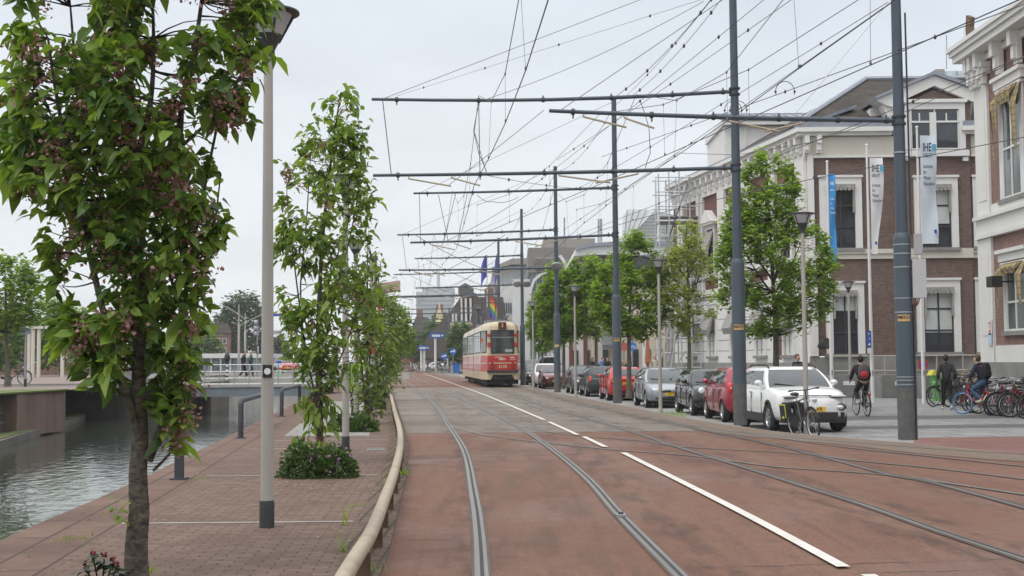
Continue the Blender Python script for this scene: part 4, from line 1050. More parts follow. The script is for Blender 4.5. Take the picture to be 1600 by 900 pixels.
def outline_tree(name, label, base, Y, rows, trunk_px, trunk_r, ncl, per, leafL, lm, bark, seed, limbs=(), detail=True, blossoms=0, group=None, cat='tree', depth=1.0, csize=.16, droop=.45, twig_r=.006, gaps=.0, extra=None, trunk_wob=0.02, lw=.52, openings=()):
    """Tree from the outline (image rows) of its crown at its own distance; volume as deep as it is wide."""
    rn = random.Random(seed)
    root = thing(name, label, cat, base, 0, group)
    L0 = Vector(base)
    P = lambda x, y, dy=0: PY(x, y, Y + dy) - L0
    trunk = [P(x, y, dy) for (x, y, dy) in trunk_px]
    trunk = smoothline(trunk, 4)
    mb = MB(); n = len(trunk)
    rr = [trunk_r * (1 - .86 * (i / (n - 1)) ** .8) for i in range(n)]; rr[0] *= 1.25
    tp = [p + Vector((rn.uniform(-1, 1), rn.uniform(-1, 1), 0)) * trunk_r * trunk_wob * 6 * (1 if 0 < i < n - 1 else 0) * .15 for i, p in enumerate(trunk)]
    mb.tube(tp, rr, 12 if detail else 6)
    nodes = [p for p in trunk[n // 4:]]
    for lb, lr in limbs:
        pts = smoothline([P(*q_) for q_ in lb], 4)
        mb.tube(pts, [lr * (1 - .75 * i / (len(pts) - 1)) for i in range(len(pts))], 8 if detail else 5)
        nodes += pts[len(pts) // 3:]
    tr = mb.build('trunk', bark, root, smooth=60)
    y0, y1 = rows[0][0], rows[-1][0]
    tot = 0; cl = []
    area = sum((b1 - a1 + b0 - a0) / 2 * (yb - ya) for (ya, a0, b0), (yb, a1, b1) in zip(rows, rows[1:]))
    tries = 0
    holes = [(rn.uniform(0, 1), rn.uniform(y0, y1), rn.uniform(.3, 1)) for _ in range(int(gaps * 10))]
    while len(cl) < ncl and tries < ncl * 60:
        tries += 1
        y = rn.uniform(y0, y1); a, b = rowrange(rows, y)
        x = rn.uniform(min(r0[1] for r0 in rows), max(r0[2] for r0 in rows))
        if not a <= x <= b: continue
        hw = max((b - a) / 2, 1e-3); u = (x - (a + b) / 2) / hw
        skip = False
        for (hx, hy, hr) in holes:
            if abs((u + 1) / 2 - hx) < .16 * hr and abs(y - hy) < (y1 - y0) * .05 * hr: skip = True
        for (ox, oy, ow, oh) in openings:
            if ((x - ox) / ow) ** 2 + ((y - oy) / oh) ** 2 < 1: skip = True
        if skip: continue
        dmax = hw * Y / F * depth * math.sqrt(max(0, 1 - u * u))
        dy = rn.choice((-1, 1)) * dmax * rn.uniform(0, 1) ** .55
        cl.append(P(x, y, dy))
    tw = MB(); fo = MB(); bl = MB()
    for c in cl:
        best = min(nodes, key=lambda q_: (q_ - c).length + max(0, q_.z - c.z) * 2.5)
        if detail:
            pts = curved(best, c, rn, .12, 4, .0)
            ln = (c - best).length
            tw.tube(pts, [twig_r * (1.3 + min(ln, 1.5)), twig_r * (1.1 + ln * .5), twig_r, twig_r * .8, twig_r * .5], 4, False)
        axis = (c - best); axis = axis.normalized() if axis.length > .05 else rdir(rn, .2, 1)
        k_ = max(3, int(per * rn.uniform(.6, 1.4)))
        shade = rn.uniform(-.15, .15)
        for j in range(k_):
            d = (rdir(rn, -.7, .6) + axis * .5); d = d.normalized()
            p = c + rdir(rn) * csize * rn.uniform(.1, 1)
            fo.cc = min(1, max(0, rn.gauss(.42, .24) + shade + (.25 if rn.random() < .07 else 0)))
            l_ = leafL * (rn.uniform(.5, .8) if rn.random() < .3 else rn.uniform(.75, 1.25))
            if detail == 2: leaf(fo, p, d, l_, l_ * lw, droop * rn.uniform(.1, 1.7), rn.uniform(.05, .55), roll=rn.uniform(-1.0, 1.0))
            else: leaf2(fo, p, d, l_, l_ * .75)
    if extra: extra(root, fo, tw, P, rn)
    if detail: tw.build('twigs', M['twig'], root)
    if blossoms:
        for _ in range(blossoms):
            c = rn.choice(cl) * 1.0
            best = min(nodes, key=lambda q_: (q_ - c).length)
            c = c.lerp(best, rn.uniform(0, .5)) + Vector((0, 0, -.05))
            for j in range(rn.randint(22, 46)):
                p = c + Vector((rn.gauss(0, .045), rn.gauss(0, .045), rn.gauss(-.02, .05)))
                bl.cc = min(1, max(0, rn.gauss(.35, .3)))
                leaf2(bl, p, rdir(rn), rn.uniform(.022, .042), rn.uniform(.022, .04), rdir(rn))
        bl.build('blossoms', M['blossom'], root)
    fo.build('crown', lm, root)
    return root
M['leaf_cherry'] = leafmat('cherry leaf', (.035, .080, .016), (.23, .335, .060), .42, .42, .35)
M['leaf_young'] = leafmat('young cherry leaf', (.08, .145, .028), (.26, .34, .075), .45, .42, .4)
M['leaf_olive'] = leafmat('olive cherry leaf', (.075, .115, .026), (.24, .29, .075), .42, .45)
M['leaf_lime'] = leafmat('linden leaf', (.10, .175, .033), (.28, .385, .08), .48, .5)
M['leaf_yellow'] = leafmat('yellow green maple leaf', (.17, .21, .045), (.37, .41, .11), .45, .5)
M['leaf_left'] = leafmat('canal side leaf', (.08, .155, .025), (.24, .34, .06), .45, .5)
M['leaf_dark'] = leafmat('dark poplar leaf', (.03, .055, .025), (.09, .13, .05), .3, .6)
M['leaf_far'] = leafmat('street tree leaf', (.05, .10, .022), (.15, .23, .05), .35, .6)
M['leaf_ger'] = leafmat('geranium leaf', (.022, .055, .012), (.10, .17, .035), .25, .5)
M['blossom'] = leafmat('faded pink blossom', (.24, .095, .095), (.62, .38, .40), .25, .7)
M['petal'] = leafmat('purple petals', (.30, .07, .36), (.45, .14, .50), .3, .6)

# -- big cherry close by
rows = [(-230, 150, 300), (-120, 80, 360), (-40, 20, 415), (30, 20, 408), (90, 10, 408), (150, 0, 392), (210, 5, 352), (270, 15, 350), (330, 45, 352), (390, 78, 336), (440, 90, 318), (490, 85, 318), (530, 90, 312), (560, 112, 306), (600, 150, 302), (640, 212, 298), (690, 248, 290)]
base = G(214, 908, .03)
def cherry_extra(root, fo, tw, P, rn):
    # a shoot of fresh leaves low on the trunk and a few leaves on the small side branch
    for (x, y, n, s_) in ((188, 800, 9, .10), (192, 785, 7, .08), (285, 660, 12, .1), (283, 690, 8, .08)):
        for j in range(n):
            fo.cc = rn.uniform(.55, 1); d = rdir(rn, -.3, .8) + Vector((-.5 if x < 200 else .3, -.3, 0))
            leaf(fo, P(x, y, -.12) + rdir(rn) * .05, d, s_ * rn.uniform(.7, 1.2), s_ * .5, .4, .2)
limbs = [
    ([(222, 700, 0), (205, 640, -.05), (180, 560, -.1), (150, 440, -.2), (118, 300, -.25), (90, 160, -.3), (75, 60, -.3)], .035),
    ([(232, 720, 0), (262, 640, .1), (285, 560, .15), (292, 440, .2), (318, 300, .25), (345, 170, .3)], .032),
    ([(214, 300, 0), (240, 285, -.12), (265, 262, -.18), (280, 215, -.2), (285, 160, -.2), (305, 70, -.22), (318, -20, -.2), (330, -110, -.2)], .034),
    ([(216, 420, 0), (170, 340, .25), (140, 230, .35), (120, 120, .4), (110, 10, .4)], .028),
    ([(213, 250, 0), (235, 160, .25), (240, 60, .3), (235, -60, .3)], .028),
    ([(208, 180, 0), (180, 100, -.2), (150, 10, -.25), (130, -90, -.25)], .026),
    ([(240, 735, .02), (268, 705, -.03), (276, 680, -.05), (286, 650, -.05)], .012),
    ([(282, 230, -.2), (325, 190, -.25), (365, 140, -.25), (395, 80, -.25)], .014),
    ([(290, 480, .18), (318, 420, .1), (335, 350, .05), (345, 270, .05)], .016),
]
outline_tree('cherry_tree', 'big cherry tree close to the camera with large drooping leaves and faded pink blossom', base, 8.93, rows,
             [(214, 912, 0), (213, 860, 0), (217, 800, 0), (216, 740, 0), (219, 680, .02), (217, 600, 0), (218, 480, 0), (212, 340, 0), (206, 200, 0), (198, 60, 0), (190, -80, 0), (186, -200, 0)], .092,
             640, 12, .122, M['leaf_cherry'], M['bark_cherry'], 11, limbs, detail=2, blossoms=260, csize=.125, droop=.5, depth=.85, gaps=1.5, extra=cherry_extra, lw=.58, twig_r=.0042, openings=((78, 95, 30, 48), (395, 262, 40, 36), (300, 285, 18, 26), (206, 620, 24, 60), (330, 120, 14, 24), (240, 520, 14, 22)))
# -- slender young cherry behind the second flower bush
rows = [(138, 524, 540), (165, 505, 570), (200, 478, 576), (240, 452, 570), (290, 440, 580), (345, 436, 582), (400, 440, 590), (450, 432, 590), (500, 450, 592), (560, 456, 565), (600, 462, 545), (650, 470, 522), (700, 474, 506)]
limbs = [([(498, 640, 0), (480, 560, -.1), (462, 430, -.2), (450, 330, -.2), (448, 290, -.2)], .018), ([(500, 600, 0), (515, 500, .15), (540, 400, .2), (560, 300, .2), (566, 200, .2)], .018),
         ([(500, 500, 0), (520, 420, -.2), (545, 340, -.25), (535, 250, -.2)], .014), ([(497, 560, 0), (470, 470, .2), (478, 360, .25), (485, 250, .25), (490, 210, .2)], .015), ([(503, 620, 0), (540, 540, -.2), (565, 460, -.2), (580, 400, -.2)], .015)]
outline_tree('young_cherry_tree', 'slender young cherry tree rising from the purple flowering bush between two lamp posts', G(498, 728, .03), 18.9, rows,
             [(498, 730, 0), (500, 660, 0), (497, 560, 0), (500, 440, 0), (508, 330, 0), (520, 230, 0), (532, 145, 0)], .062, 285, 12, .135, M['leaf_young'], M['bark_cherry'], 23, limbs, detail=2, blossoms=40, csize=.17, droop=.6, depth=.9, gaps=1.0, lw=.58, twig_r=.005)
# -- row along the canal further on
rowsets = [
    ('leafy cherry tree behind the park bench and the green poster', (572, 668), 31, [(385, 566, 588), (410, 552, 596), (450, 545, 600), (500, 545, 612), (560, 548, 612), (610, 555, 600), (650, 560, 590)], 115, .16, .07),
    ('cherry tree just past the white pole with the red collar', (592, 625), 50, [(440, 585, 605), (465, 570, 618), (510, 565, 632), (555, 570, 630), (590, 580, 618), (605, 585, 610)], 120, .22, .07),
    ('green tree at the far end of the canal side row overhanging the guard pipe', (601, 603), 80, [(470, 604, 622), (490, 596, 636), (520, 590, 646), (545, 595, 643), (570, 598, 630), (580, 600, 622)], 140, .32, .08),
]
for i, (lab, bp, Y, rows, ncl, ll, tr_) in enumerate(rowsets):
    b = PY(bp[0], bp[1], Y); b.z = .03
    cx = bp[0]
    limbs = [([(cx, rows[-1][0], 0), (cx - 8 * 30 / Y, rows[-3][0], -.3), (rows[2][1] + 5, rows[1][0], -.3)], .03), ([(cx, rows[-1][0], 0), (cx + 6 * 30 / Y, rows[-3][0], .3), (rows[2][2] - 5, rows[1][0], .3)], .03)]
    outline_tree('canal_cherry_tree', lab, b, Y, rows, [(cx, bp[1], 0), (cx + 1, rows[-1][0], 0), (cx + 2, rows[3][0], 0), (rows[0][1] + 8, rows[0][0] + 4, 0)], tr_, ncl, 12, ll, M['leaf_olive'] if i < 2 else M['leaf_left'], M['bark_cherry'], 31 + i, limbs, detail=2 if i == 0 else 1, csize=.3 if i == 0 else .45, droop=.5, group='trees along the canal pavement', blossoms=10 if i == 0 else 0)
# -- street trees between the parked cars and on the plaza
def streettree(label, base, Y, rows, tpx, tr_, lm, ncl, per, ll, seed, cs, gaps=2, detail=1, bark='bark_grey'):
    yb = rows[-1][0]; yt = rows[0][0]; cx = (rows[0][1] + rows[0][2]) / 2; tx = tpx[0]
    limbs = []
    rn = random.Random(seed + 99)
    for k_ in range(9):
        ys_ = yb - (yb - yt) * rn.uniform(.0, .55); yE = ys_ - (yb - yt) * rn.uniform(.15, .35)
        rr = rowrange(rows, max(yt + 1, yE)) or (tx - 5, tx + 5)
        xe = rr[0] + (rr[1] - rr[0]) * rn.choice((rn.uniform(.08, .3), rn.uniform(.7, .92)))
        limbs.append(([(tx + (cx - tx) * (yb - ys_) / (yb - yt), ys_, 0), ((tx + xe) / 2, (ys_ + yE) / 2 + 5, rn.uniform(-.6, .6)), (xe, yE, rn.uniform(-1, 1))], tr_ * .33))
    return outline_tree('street_tree', label, base, Y, rows, [(tpx[0], tpx[1], 0), (tpx[0], yb, 0), (tpx[0] + (cx - tpx[0]) * .5, (yt + yb) / 2, 0), (cx, yt + 6, 0)], tr_, ncl, per, ll, lm, M[bark], seed, limbs, detail=detail, csize=cs, gaps=gaps, group='street trees beside the parked cars', depth=.9)
def gbase(px, Y, z):
    p = PY(px, 560, Y); p.z = z; return p
streettree('dense green linden tree standing behind the white car in front of the brick institute', gbase(1212, 41, PL), 41,
           [(240, 1188, 1206), (262, 1165, 1232), (300, 1148, 1252), (340, 1132, 1258), (378, 1122, 1288), (415, 1118, 1306), (455, 1124, 1302), (490, 1135, 1285), (512, 1150, 1262), (524, 1170, 1240)], (1212, 612), .13, M['leaf_lime'], 480, 26, .175, 41, .30, 1)
streettree('sparse yellow green tree in front of the scaffolding, behind the black car', gbase(1077, 53, PL), 53,
           [(345, 1062, 1082), (375, 1045, 1100), (410, 1030, 1110), (450, 1020, 1122), (485, 1030, 1120), (510, 1048, 1105), (530, 1064, 1092)], (1077, 600), .11, M['leaf_yellow'], 290, 18, .155, 43, .30, 3.5)
streettree('green linden tree in the grass bed between the red and silver parked cars', gbase(983, 53.2, PL), 53.2,
           [(368, 978, 998), (392, 955, 1020), (425, 938, 1032), (460, 928, 1042), (490, 930, 1045), (512, 945, 1030), (526, 965, 1008)], (983, 622), .12, M['leaf_lime'], 320, 24, .21, 47, .36, 2.5)
streettree('green linden tree behind the dark green estate car', gbase(931, 76, PL), 76,
           [(402, 900, 930), (425, 885, 955), (455, 872, 972), (485, 868, 972), (512, 882, 955), (524, 900, 940)], (931, 590), .12, M['leaf_lime'], 300, 22, .26, 53, .42, 2)
streettree('green linden tree behind the maroon parked car', gbase(880, 76.5, PL), 76.5,
           [(414, 866, 892), (436, 852, 908), (470, 842, 916), (505, 842, 908), (532, 858, 895)], (881, 604), .12, M['leaf_lime'], 280, 22, .30, 59, .48, 2)
streettree('green linden tree just right of the tram, farthest of the parked car row', gbase(848, 104, PL), 104,
           [(452, 848, 866), (466, 836, 876), (488, 826, 882), (520, 826, 880), (545, 838, 866)], (848, 590), .12, M['leaf_lime'], 250, 22, .36, 61, .6, 2)
# -- trees at the end of the street
far_specs = [('dark round street tree directly left of the tram', 722, 190, [(508, 712, 728), (525, 704, 738), (545, 702, 742), (562, 708, 738)]),
             ('dark street tree behind the tall blue direction sign', 683, 210, [(503, 674, 692), (522, 664, 702), (545, 662, 704), (562, 668, 698)]),
             ('low street tree behind the lower white direction sign', 655, 230, [(518, 646, 664), (535, 638, 672), (552, 638, 674), (565, 644, 668)]),
             ('small far street tree at the very end of the canal side', 622, 250, [(520, 616, 630), (535, 608, 640), (552, 606, 642), (565, 612, 636)])]
for i, (lab, px, Y, rows) in enumerate(far_specs):
    outline_tree('street_tree', lab, gbase(px, Y, 0), Y, rows, [(px, 577, 0), (px, rows[-1][0], 0), (px, rows[0][0] + 8, 0)], .15, 110, 16, .75, M['leaf_far'], M['bark_grey'], 70 + i, detail=0, csize=1.0, group='trees at the end of the street')
# -- far bank
outline_tree('bank_tree', 'light green round tree on the far bank plaza beside the pergola', gbase(12, 57, .56), 57, [(403, -5, 30), (420, -30, 50), (445, -50, 62), (475, -55, 64), (500, -48, 58), (516, -35, 45)], [(12, 604, 0), (10, 520, 0), (8, 420, 0)], .14, 230, 20, .24, M['leaf_left'], M['bark_grey'], 81, detail=1, csize=.4, gaps=1,
             limbs=[([(11, 520, 0), (-10, 480, -.4), (-25, 440, -.4)], .05), ([(11, 520, 0), (30, 480, .4), (45, 440, .4)], .05)])
for i_, (px, Y, rows, lab) in enumerate(((95, 112, [(470, 70, 120), (500, 50, 140), (540, 45, 145), (575, 60, 135)], 'green tree behind the pergola on the far bank, hiding the brick house'), (-20, 108, [(480, -60, 20), (510, -70, 40), (550, -65, 42), (580, -50, 30)], 'dark green tree at the edge of the far bank plaza behind the pergola'), (215, 120, [(505, 195, 235), (530, 180, 250), (560, 178, 255), (585, 190, 245)], 'bushy tree on the far bank behind the trunk of the big cherry'))):
    outline_tree('bank_tree', lab, gbase(px, Y, .5), Y, rows, [(px, 594, 0), (px, rows[-1][0], 0), (px, rows[0][0] + 15, 0)], .2, 170, 20, .5, M['leaf_left'], M['bark_grey'], 90 + i_, detail=0, csize=.8)
outline_tree('poplar_clump', 'big dark green tree far beyond the bridge', gbase(372, 235, .3), 235, [(463, 372, 395), (472, 350, 408), (490, 340, 414), (520, 334, 416), (555, 334, 418), (575, 340, 415)], [(372, 588, 0), (372, 560, 0), (375, 480, 0)], .5, 260, 22, .9, M['leaf_dark'], M['bark_grey'], 83, detail=0, csize=1.5, cat='tree')
outline_tree('round_tree', 'smaller dark tree beyond the bridge next to the distant crane', gbase(436, 260, .3), 260, [(528, 428, 438), (540, 422, 448), (560, 420, 454), (576, 424, 452)], [(436, 586, 0), (436, 570, 0), (435, 540, 0)], .4, 100, 18, .9, M['leaf_dark'], M['bark_grey'], 85, detail=0, csize=1.3)
outline_tree('round_tree', 'medium green tree behind the terrace far beyond the bridge', gbase(318, 190, .3), 190, [(520, 300, 330), (540, 285, 342), (562, 285, 342), (575, 295, 335)], [(315, 590, 0), (315, 570, 0), (315, 530, 0)], .4, 100, 18, .8, M['leaf_far'], M['bark_grey'], 86, detail=0, csize=1.2)

# -- flower bushes at the tree feet
def bush(label, mounds, Y, n, ll, nfl, seed, name='flower_bush', lm='leaf_ger', z=.03, petal='petal'):
    rn = random.Random(seed)
    b = PY(mounds[0][0], mounds[0][1], Y); b.z = z
    root = thing(name, label, 'bush', b, 0, 'flower bushes on the canal pavement'); fo = MB(); fl = MB(); st = MB()
    for (px, py, rx, rz) in mounds:
        c = PY(px, py, Y) - b; c.z = 0; R1_ = rx * Y / F; R2_ = rz * Y / F
        for j in range(int(n * rx / 40)):
            d = rdir(rn, -.05, 1); rad = rn.uniform(.55, 1.03) * (1 + .12 * math.sin(d.x * 7 + seed) * math.cos(d.z * 6))
            p = c + Vector((d.x * R1_ * rad, d.y * R1_ * .9 * rad, max(.01, d.z * R2_ * rad)))
            fo.cc = min(1, max(0, rn.gauss(.4, .22)))
            leaf2(fo, p, (d + rdir(rn) * .9), ll * rn.uniform(.6, 1.3), ll * rn.uniform(.5, .9), rdir(rn, .2, 1))
        for j in range(40):
            d = rdir(rn, .1, 1); st.tube([c + Vector((d.x * .1, d.y * .1, 0)), c + Vector((d.x * R1_ * .8, d.y * R1_ * .8, d.z * R2_ * .85))], .004, 3, False)
        for j in range(int(nfl * rx / 40)):
            d = rdir(rn, .1, 1); p = c + Vector((d.x * R1_ * 1.04, d.y * R1_ * .95, d.z * R2_ * 1.05))
            fl.cc = rn.random()
            ax = (d + rdir(rn) * .4).normalized(); u = ax.orthogonal().normalized(); v = ax.cross(u)
            for k_ in range(5):
                a = 2 * math.pi * k_ / 5; dd = u * math.cos(a) + v * math.sin(a)
                leaf2(fl, p, dd + ax * .2, .020, .02, ax)
    fo.build('foliage', M[lm], root); st.build('stems', M['twig'], root)
    if nfl: fl.build('flowers', M[petal], root)
    return root
bush('double mounded geranium bush with purple flowers at the foot of the young cherry', [(474, 755, 36, 56), (525, 755, 34, 50)], 16.6, 1500, .055, 16, 3)
bush('low geranium bush with purple flowers in front of the park bench', [(531, 681, 18, 30), (565, 680, 26, 25)], 27.5, 1500, .075, 14, 5)
bush('small geranium clump right behind the white pole with the red collar', [(588, 645, 14, 20)], 41, 1600, .10, 10, 7)
bush('pinkish clump third from the bench along the slab path', [(593, 628, 12, 19)], 53, 1600, .13, 10, 9)
bush('dark clump near the striped signal posts along the slab path', [(597, 612, 12, 18)], 70, 1600, .16, 0, 13)
# small evergreen with red buds at the foot of the big cherry
rn = random.Random(4); b = G(160, 912, .03); root = thing('budding_shrub', 'small dark evergreen shrub with reddish buds at the foot of the big cherry', 'shrub', b)
fo = MB(); bd = MB(); st = MB()
for (dx, h) in ((-.10, .10), (-.05, .19), (.0, .16), (.05, .13), (.10, .11), (.14, .06), (-.16, .06)):
    top = Vector((dx, rn.uniform(-.06, .06), h)); st.tube([(dx * .4, 0, -.03), top], .006, 4)
    for j in range(12):
        d = rdir(rn, -.2, .5); fo.cc = rn.uniform(.1, .7); leaf(fo, top - Vector((0, 0, rn.uniform(0, .06))), d, rn.uniform(.07, .11), .048, .25, .2)
    if h > .09:
        for j in range(10): bd.cc = rn.random() * .6; bd.ball(top + Vector((rn.uniform(-.015, .015), rn.uniform(-.015, .015), .01 + rn.uniform(0, .03))), .009, 5, 4)
fo.build('foliage', leafmat('evergreen leaf', (.012, .03, .012), (.06, .10, .03), .1, .35, .5), root); bd.build('buds', leafmat('red bud', (.12, .02, .02), (.28, .06, .06), .1), root); st.build('stems', M['twig'], root)
# weeds along the pipe and joints, grass in the beds
rn = random.Random(9); wd = MB()
def tuft(p, n, h, s_):
    for j in range(n):
        q_ = p + Vector((rn.gauss(0, s_), rn.gauss(0, s_ * 1.3), 0)); d = rdir(rn, .5, 1); wd.cc = rn.uniform(.2, 1); hh = h * rn.uniform(.5, 1.2)
        s1 = d.cross(UP).normalized() * .006 if d.cross(UP).length > .01 else Vector((.006, 0, 0))
        wd.add([q_ - s1, q_ + s1, q_ + d * hh * .6 + s1 * .7, q_ + d * hh - Vector((0, 0, hh * .15)), q_ + d * hh * .6 - s1 * .7], [(0, 1, 2, 4), (4, 2, 3)])
for (px, py, n, h, s_) in ((570, 893, 60, .10, .06), (575, 845, 40, .07, .05), (629, 742, 50, .14, .07), (606, 745, 25, .06, .05), (232, 892, 30, .06, .05), (315, 748, 20, .04, .06), (112, 843, 30, .05, .08), (612, 668, 20, .08, .08), (560, 790, 14, .05, .05), (545, 720, 14, .05, .05)): tuft(G(px, py, .03), n, h, s_)
for (px, py) in ((535, 862), (541, 820)):
    p = G(px, py, .03); tuft(p, 8, .28, .02)
wd.build('weeds', M['leaf_young']); tag(bpy.data.objects['weeds'], 'weeds and grass tufts growing in the paving joints by the guard pipe', 'weeds', kind='stuff')
wd = MB(); 
for (px, py, n) in ((983, 623, 300), (1040, 650, 260), (882, 604, 200), (930, 600, 100)):
    p = G(px, py, PL); 
    for j in range(n): tuft(p + Vector((rn.uniform(-1, .5), rn.uniform(-1.3, 1.3), 0)), 2, .22, .1)
wd.build('grass', M['leaf_lime']); tag(bpy.data.objects['grass'], 'rough grass in the beds between the parked cars', 'grass', kind='stuff')
lt = MB()
for _ in range(900):
    if rn.random() < .45: p = G(rn.gauss(500, 60), rn.gauss(752, 16), .036)
    elif rn.random() < .6: y = rn.uniform(5, 26); p = Vector((k(y, -rn.expovariate(5) - .02), y, .042))
    else: y = rn.uniform(5, 28); p = Vector((rn.uniform(q(y, .1), k(y, -.4)), y, .036))
    if p.y > 40: continue
    lt.cc = rn.random(); s_ = rn.uniform(.008, .028); a = rn.uniform(0, 6.28); u = Vector((math.cos(a), math.sin(a), rn.uniform(-.1, .2))) * s_; v_ = Vector((-u.y, u.x, rn.uniform(0, .006))) * rn.uniform(.3, .7)
    lt.add([p - u, p + v_, p + u, p - v_ + Vector((0, 0, .004))], [(0, 1, 2, 3)])
lt.build('leaf_litter', leafmat('dry petals and litter', (.10, .06, .035), (.45, .36, .26), .1)); tag(bpy.data.objects['leaf_litter'], 'dry petals and leaf litter scattered on the brick pavement', 'litter', kind='stuff')
# ================================================================ cars
def paint(name, col, metal=.2, rough=.3): return mat(name, col, rough, metal, var=.04, scale=1.2, coat=.8, dirt=.12, dirtcol=[c * .6 + .05 for c in col])
def lerp(a, b, t): return a + (b - a) * t
def car(name, label, loc, rz, paintm, L=4.1, W=1.78, H=1.5, wb=2.55, fo=.82, wr=.32, zn=.68, zc=.98, zb=1.0, xc=None, xr1=None, xr0=None, xb=None, zs=.2, rake=.0, lights='drop', clad=False, rear='hatch', roofm=None, plate=None, rails=False, cat='car', tailz=.9, group='cars parked along the tram road', face=None):
    root = thing(name, label, cat, loc, rz, group)
    h = L / 2
    xc = h - .95 if xc is None else xc; xr1 = xc - .80 if xr1 is None else xr1
    xb = -h + .12 if xb is None else xb; xr0 = xb + .45 if xr0 is None else xr0
    wf = h - fo; wrx = wf - wb
    # lower body
    st = []
    N = 17
    for i in range(N):
        t_ = i / (N - 1); x = -h + L * (.5 - .5 * math.cos(math.pi * t_)) if False else -h + L * t_
        e_f = max(0, 1 - (h - x) / .55); e_r = max(0, 1 - (x + h) / .40)
        w = W / 2 * (1 - .17 * e_f ** 2.2 - .10 * e_r ** 2.2)
        if x > xc: zt = lerp(zc, zn + .10, ((x - xc) / (h - xc)) ** 1.5) - .10 * e_f ** 4
        else:
            zt = lerp(zb, zc, (x + h) / (xc + h)) - (.05 * e_r ** 3)
            if rear == 'sedan' and x < xb: zt = zb - .04 * e_r
        z0 = zs + .10 * e_f ** 2 + .12 * e_r ** 2
        st.append((x, w, z0, zt))
    vs = []; fs = []
    for (x, w, z0, zt) in st:
        hh = zt - z0
        ring = [(0, z0), (w * .82, z0), (w * .965, z0 + .07), (w, z0 + .33 * hh), (w * .995, z0 + .60 * hh), (w * .95, zt - .07), (w * .86, zt), (w * .4, zt + .018)]
        full = [(y, z) for y, z in ring] + [(0, zt + .022)] + [(-y, z) for y, z in reversed(ring[1:])]
        vs += [(x, y, z) for y, z in full]
    n = 16
    for i in range(N - 1):
        for k_ in range(n): fs.append((i * n + k_, (i + 1) * n + k_, (i + 1) * n + (k_ + 1) % n, i * n + (k_ + 1) % n))
    fs.append(tuple(reversed(range(n)))); fs.append(tuple((N - 1) * n + k_ for k_ in range(n)))
    mb = MB(); mb.add(vs, fs); body = mb.build('body', paintm, None)
    s_ = body.modifiers.new('s', 'SUBSURF'); s_.levels = 1; s_.render_levels = 1
    cuts = []
    for x in (wf, wrx):
        for sg in (-1, 1):
            c = MB(); c.lathe([(wr + .055, -.16), (wr + .055, .16)], (x, sg * (W / 2 - .05), wr), 20, Matrix.Rotation(math.pi / 2, 3, 'X')); co = c.build('cut', M['black']); cuts.append(co)
            bo = body.modifiers.new('b', 'BOOLEAN'); bo.operation = 'DIFFERENCE'; bo.object = co; bo.solver = 'EXACT'
    apply_mods(body)
    for c in cuts: bpy.data.objects.remove(c)
    body.parent = root
    for p in body.data.polygons: p.use_smooth = True
    try: body.data.set_sharp_from_angle(angle=R_(38))
    except Exception: pass
    # cabin
    hb, hr = W / 2 * .915, W / 2 * .70; z0 = min(zb, zc) - .06; bow = .10
    def ht(t): return lerp(hb, hr, t) + .045 * math.sin(math.pi * t)
    def zt(t): return lerp(z0, H - .05, t)
    def xf(t): return lerp(xc, xr1, t) + .05 * math.sin(math.pi * t)
    def xr(t): return lerp(xb, xr0, t) - .05 * math.sin(math.pi * t)
    def front(u, t, d=0):
        a = 2 * u - 1; sl = math.hypot(xc - xr1, H - z0); nx, nz = (H - z0) / sl, (xc - xr1) / sl
        return Vector((xf(t) - bow * a * a + nx * d, a * ht(t), zt(t) + nz * d))
    def rearf(u, t, d=0):
        a = 2 * u - 1; sl = math.hypot(xr0 - xb, H - z0); nx, nz = (H - z0) / sl, (xr0 - xb) / sl
        return Vector((xr(t) + .06 * a * a - nx * d, a * ht(t), zt(t) + nz * d))
    def side(sg, u, t, d=0):
        return Vector((lerp(xr(t) + .06, xf(t) - bow, u), sg * (ht(t) + .02 * math.sin(math.pi * u) + d), zt(t) + d * .3))
    T = [0, .2, .45, .7, .88, 1.0]; rings = []
    for t_ in T:
        rg = [front(u / 6, t_) for u in range(7)] + [side(1, 1 - u / 7, t_) for u in range(1, 7)] + [rearf(1 - u / 6, t_) for u in range(7)] + [side(-1, u / 7, t_) for u in range(1, 7)]
        rings.append(rg)
    cx = (xr0 + xr1) / 2
    for sc_, dz in ((.93, .030), (.70, .046)): rings.append([Vector((cx + (p.x - cx) * sc_, p.y * sc_, H - .05 + dz)) for p in rings[5]])
    n = len(rings[0]); vs = [p for rg in rings for p in rg]; fs = []
    for i in range(len(rings) - 1):
        for k_ in range(n): fs.append((i * n + k_, i * n + (k_ + 1) % n, (i + 1) * n + (k_ + 1) % n, (i + 1) * n + k_))
    fs.append(tuple((len(rings) - 1) * n + k_ for k_ in range(n)))
    mb = MB(); mb.add(vs, fs); mb.build('roof', roofm or paintm, root, smooth=42)
    def patch(nm, fn, u0, u1, t0, t1, m, d=.008, nu=8, nv=6, parent=root):
        mb = MB(); P = [[fn(lerp(u0, u1, i / nu), lerp(t0, t1, j / nv), d) for i in range(nu + 1)] for j in range(nv + 1)]
        Q = [[fn(lerp(u0, u1, i / nu), lerp(t0, t1, j / nv), d - .02) for i in range(nu + 1)] for j in range(nv + 1)]
        vs = [p for r0 in P for p in r0] + [p for r0 in Q for p in r0]; k0 = (nu + 1) * (nv + 1); fs = []
        for j in range(nv):
            for i in range(nu):
                a = j * (nu + 1) + i; fs.append((a, a + 1, a + nu + 2, a + nu + 1)); fs.append((k0 + a, k0 + a + nu + 1, k0 + a + nu + 2, k0 + a + 1))
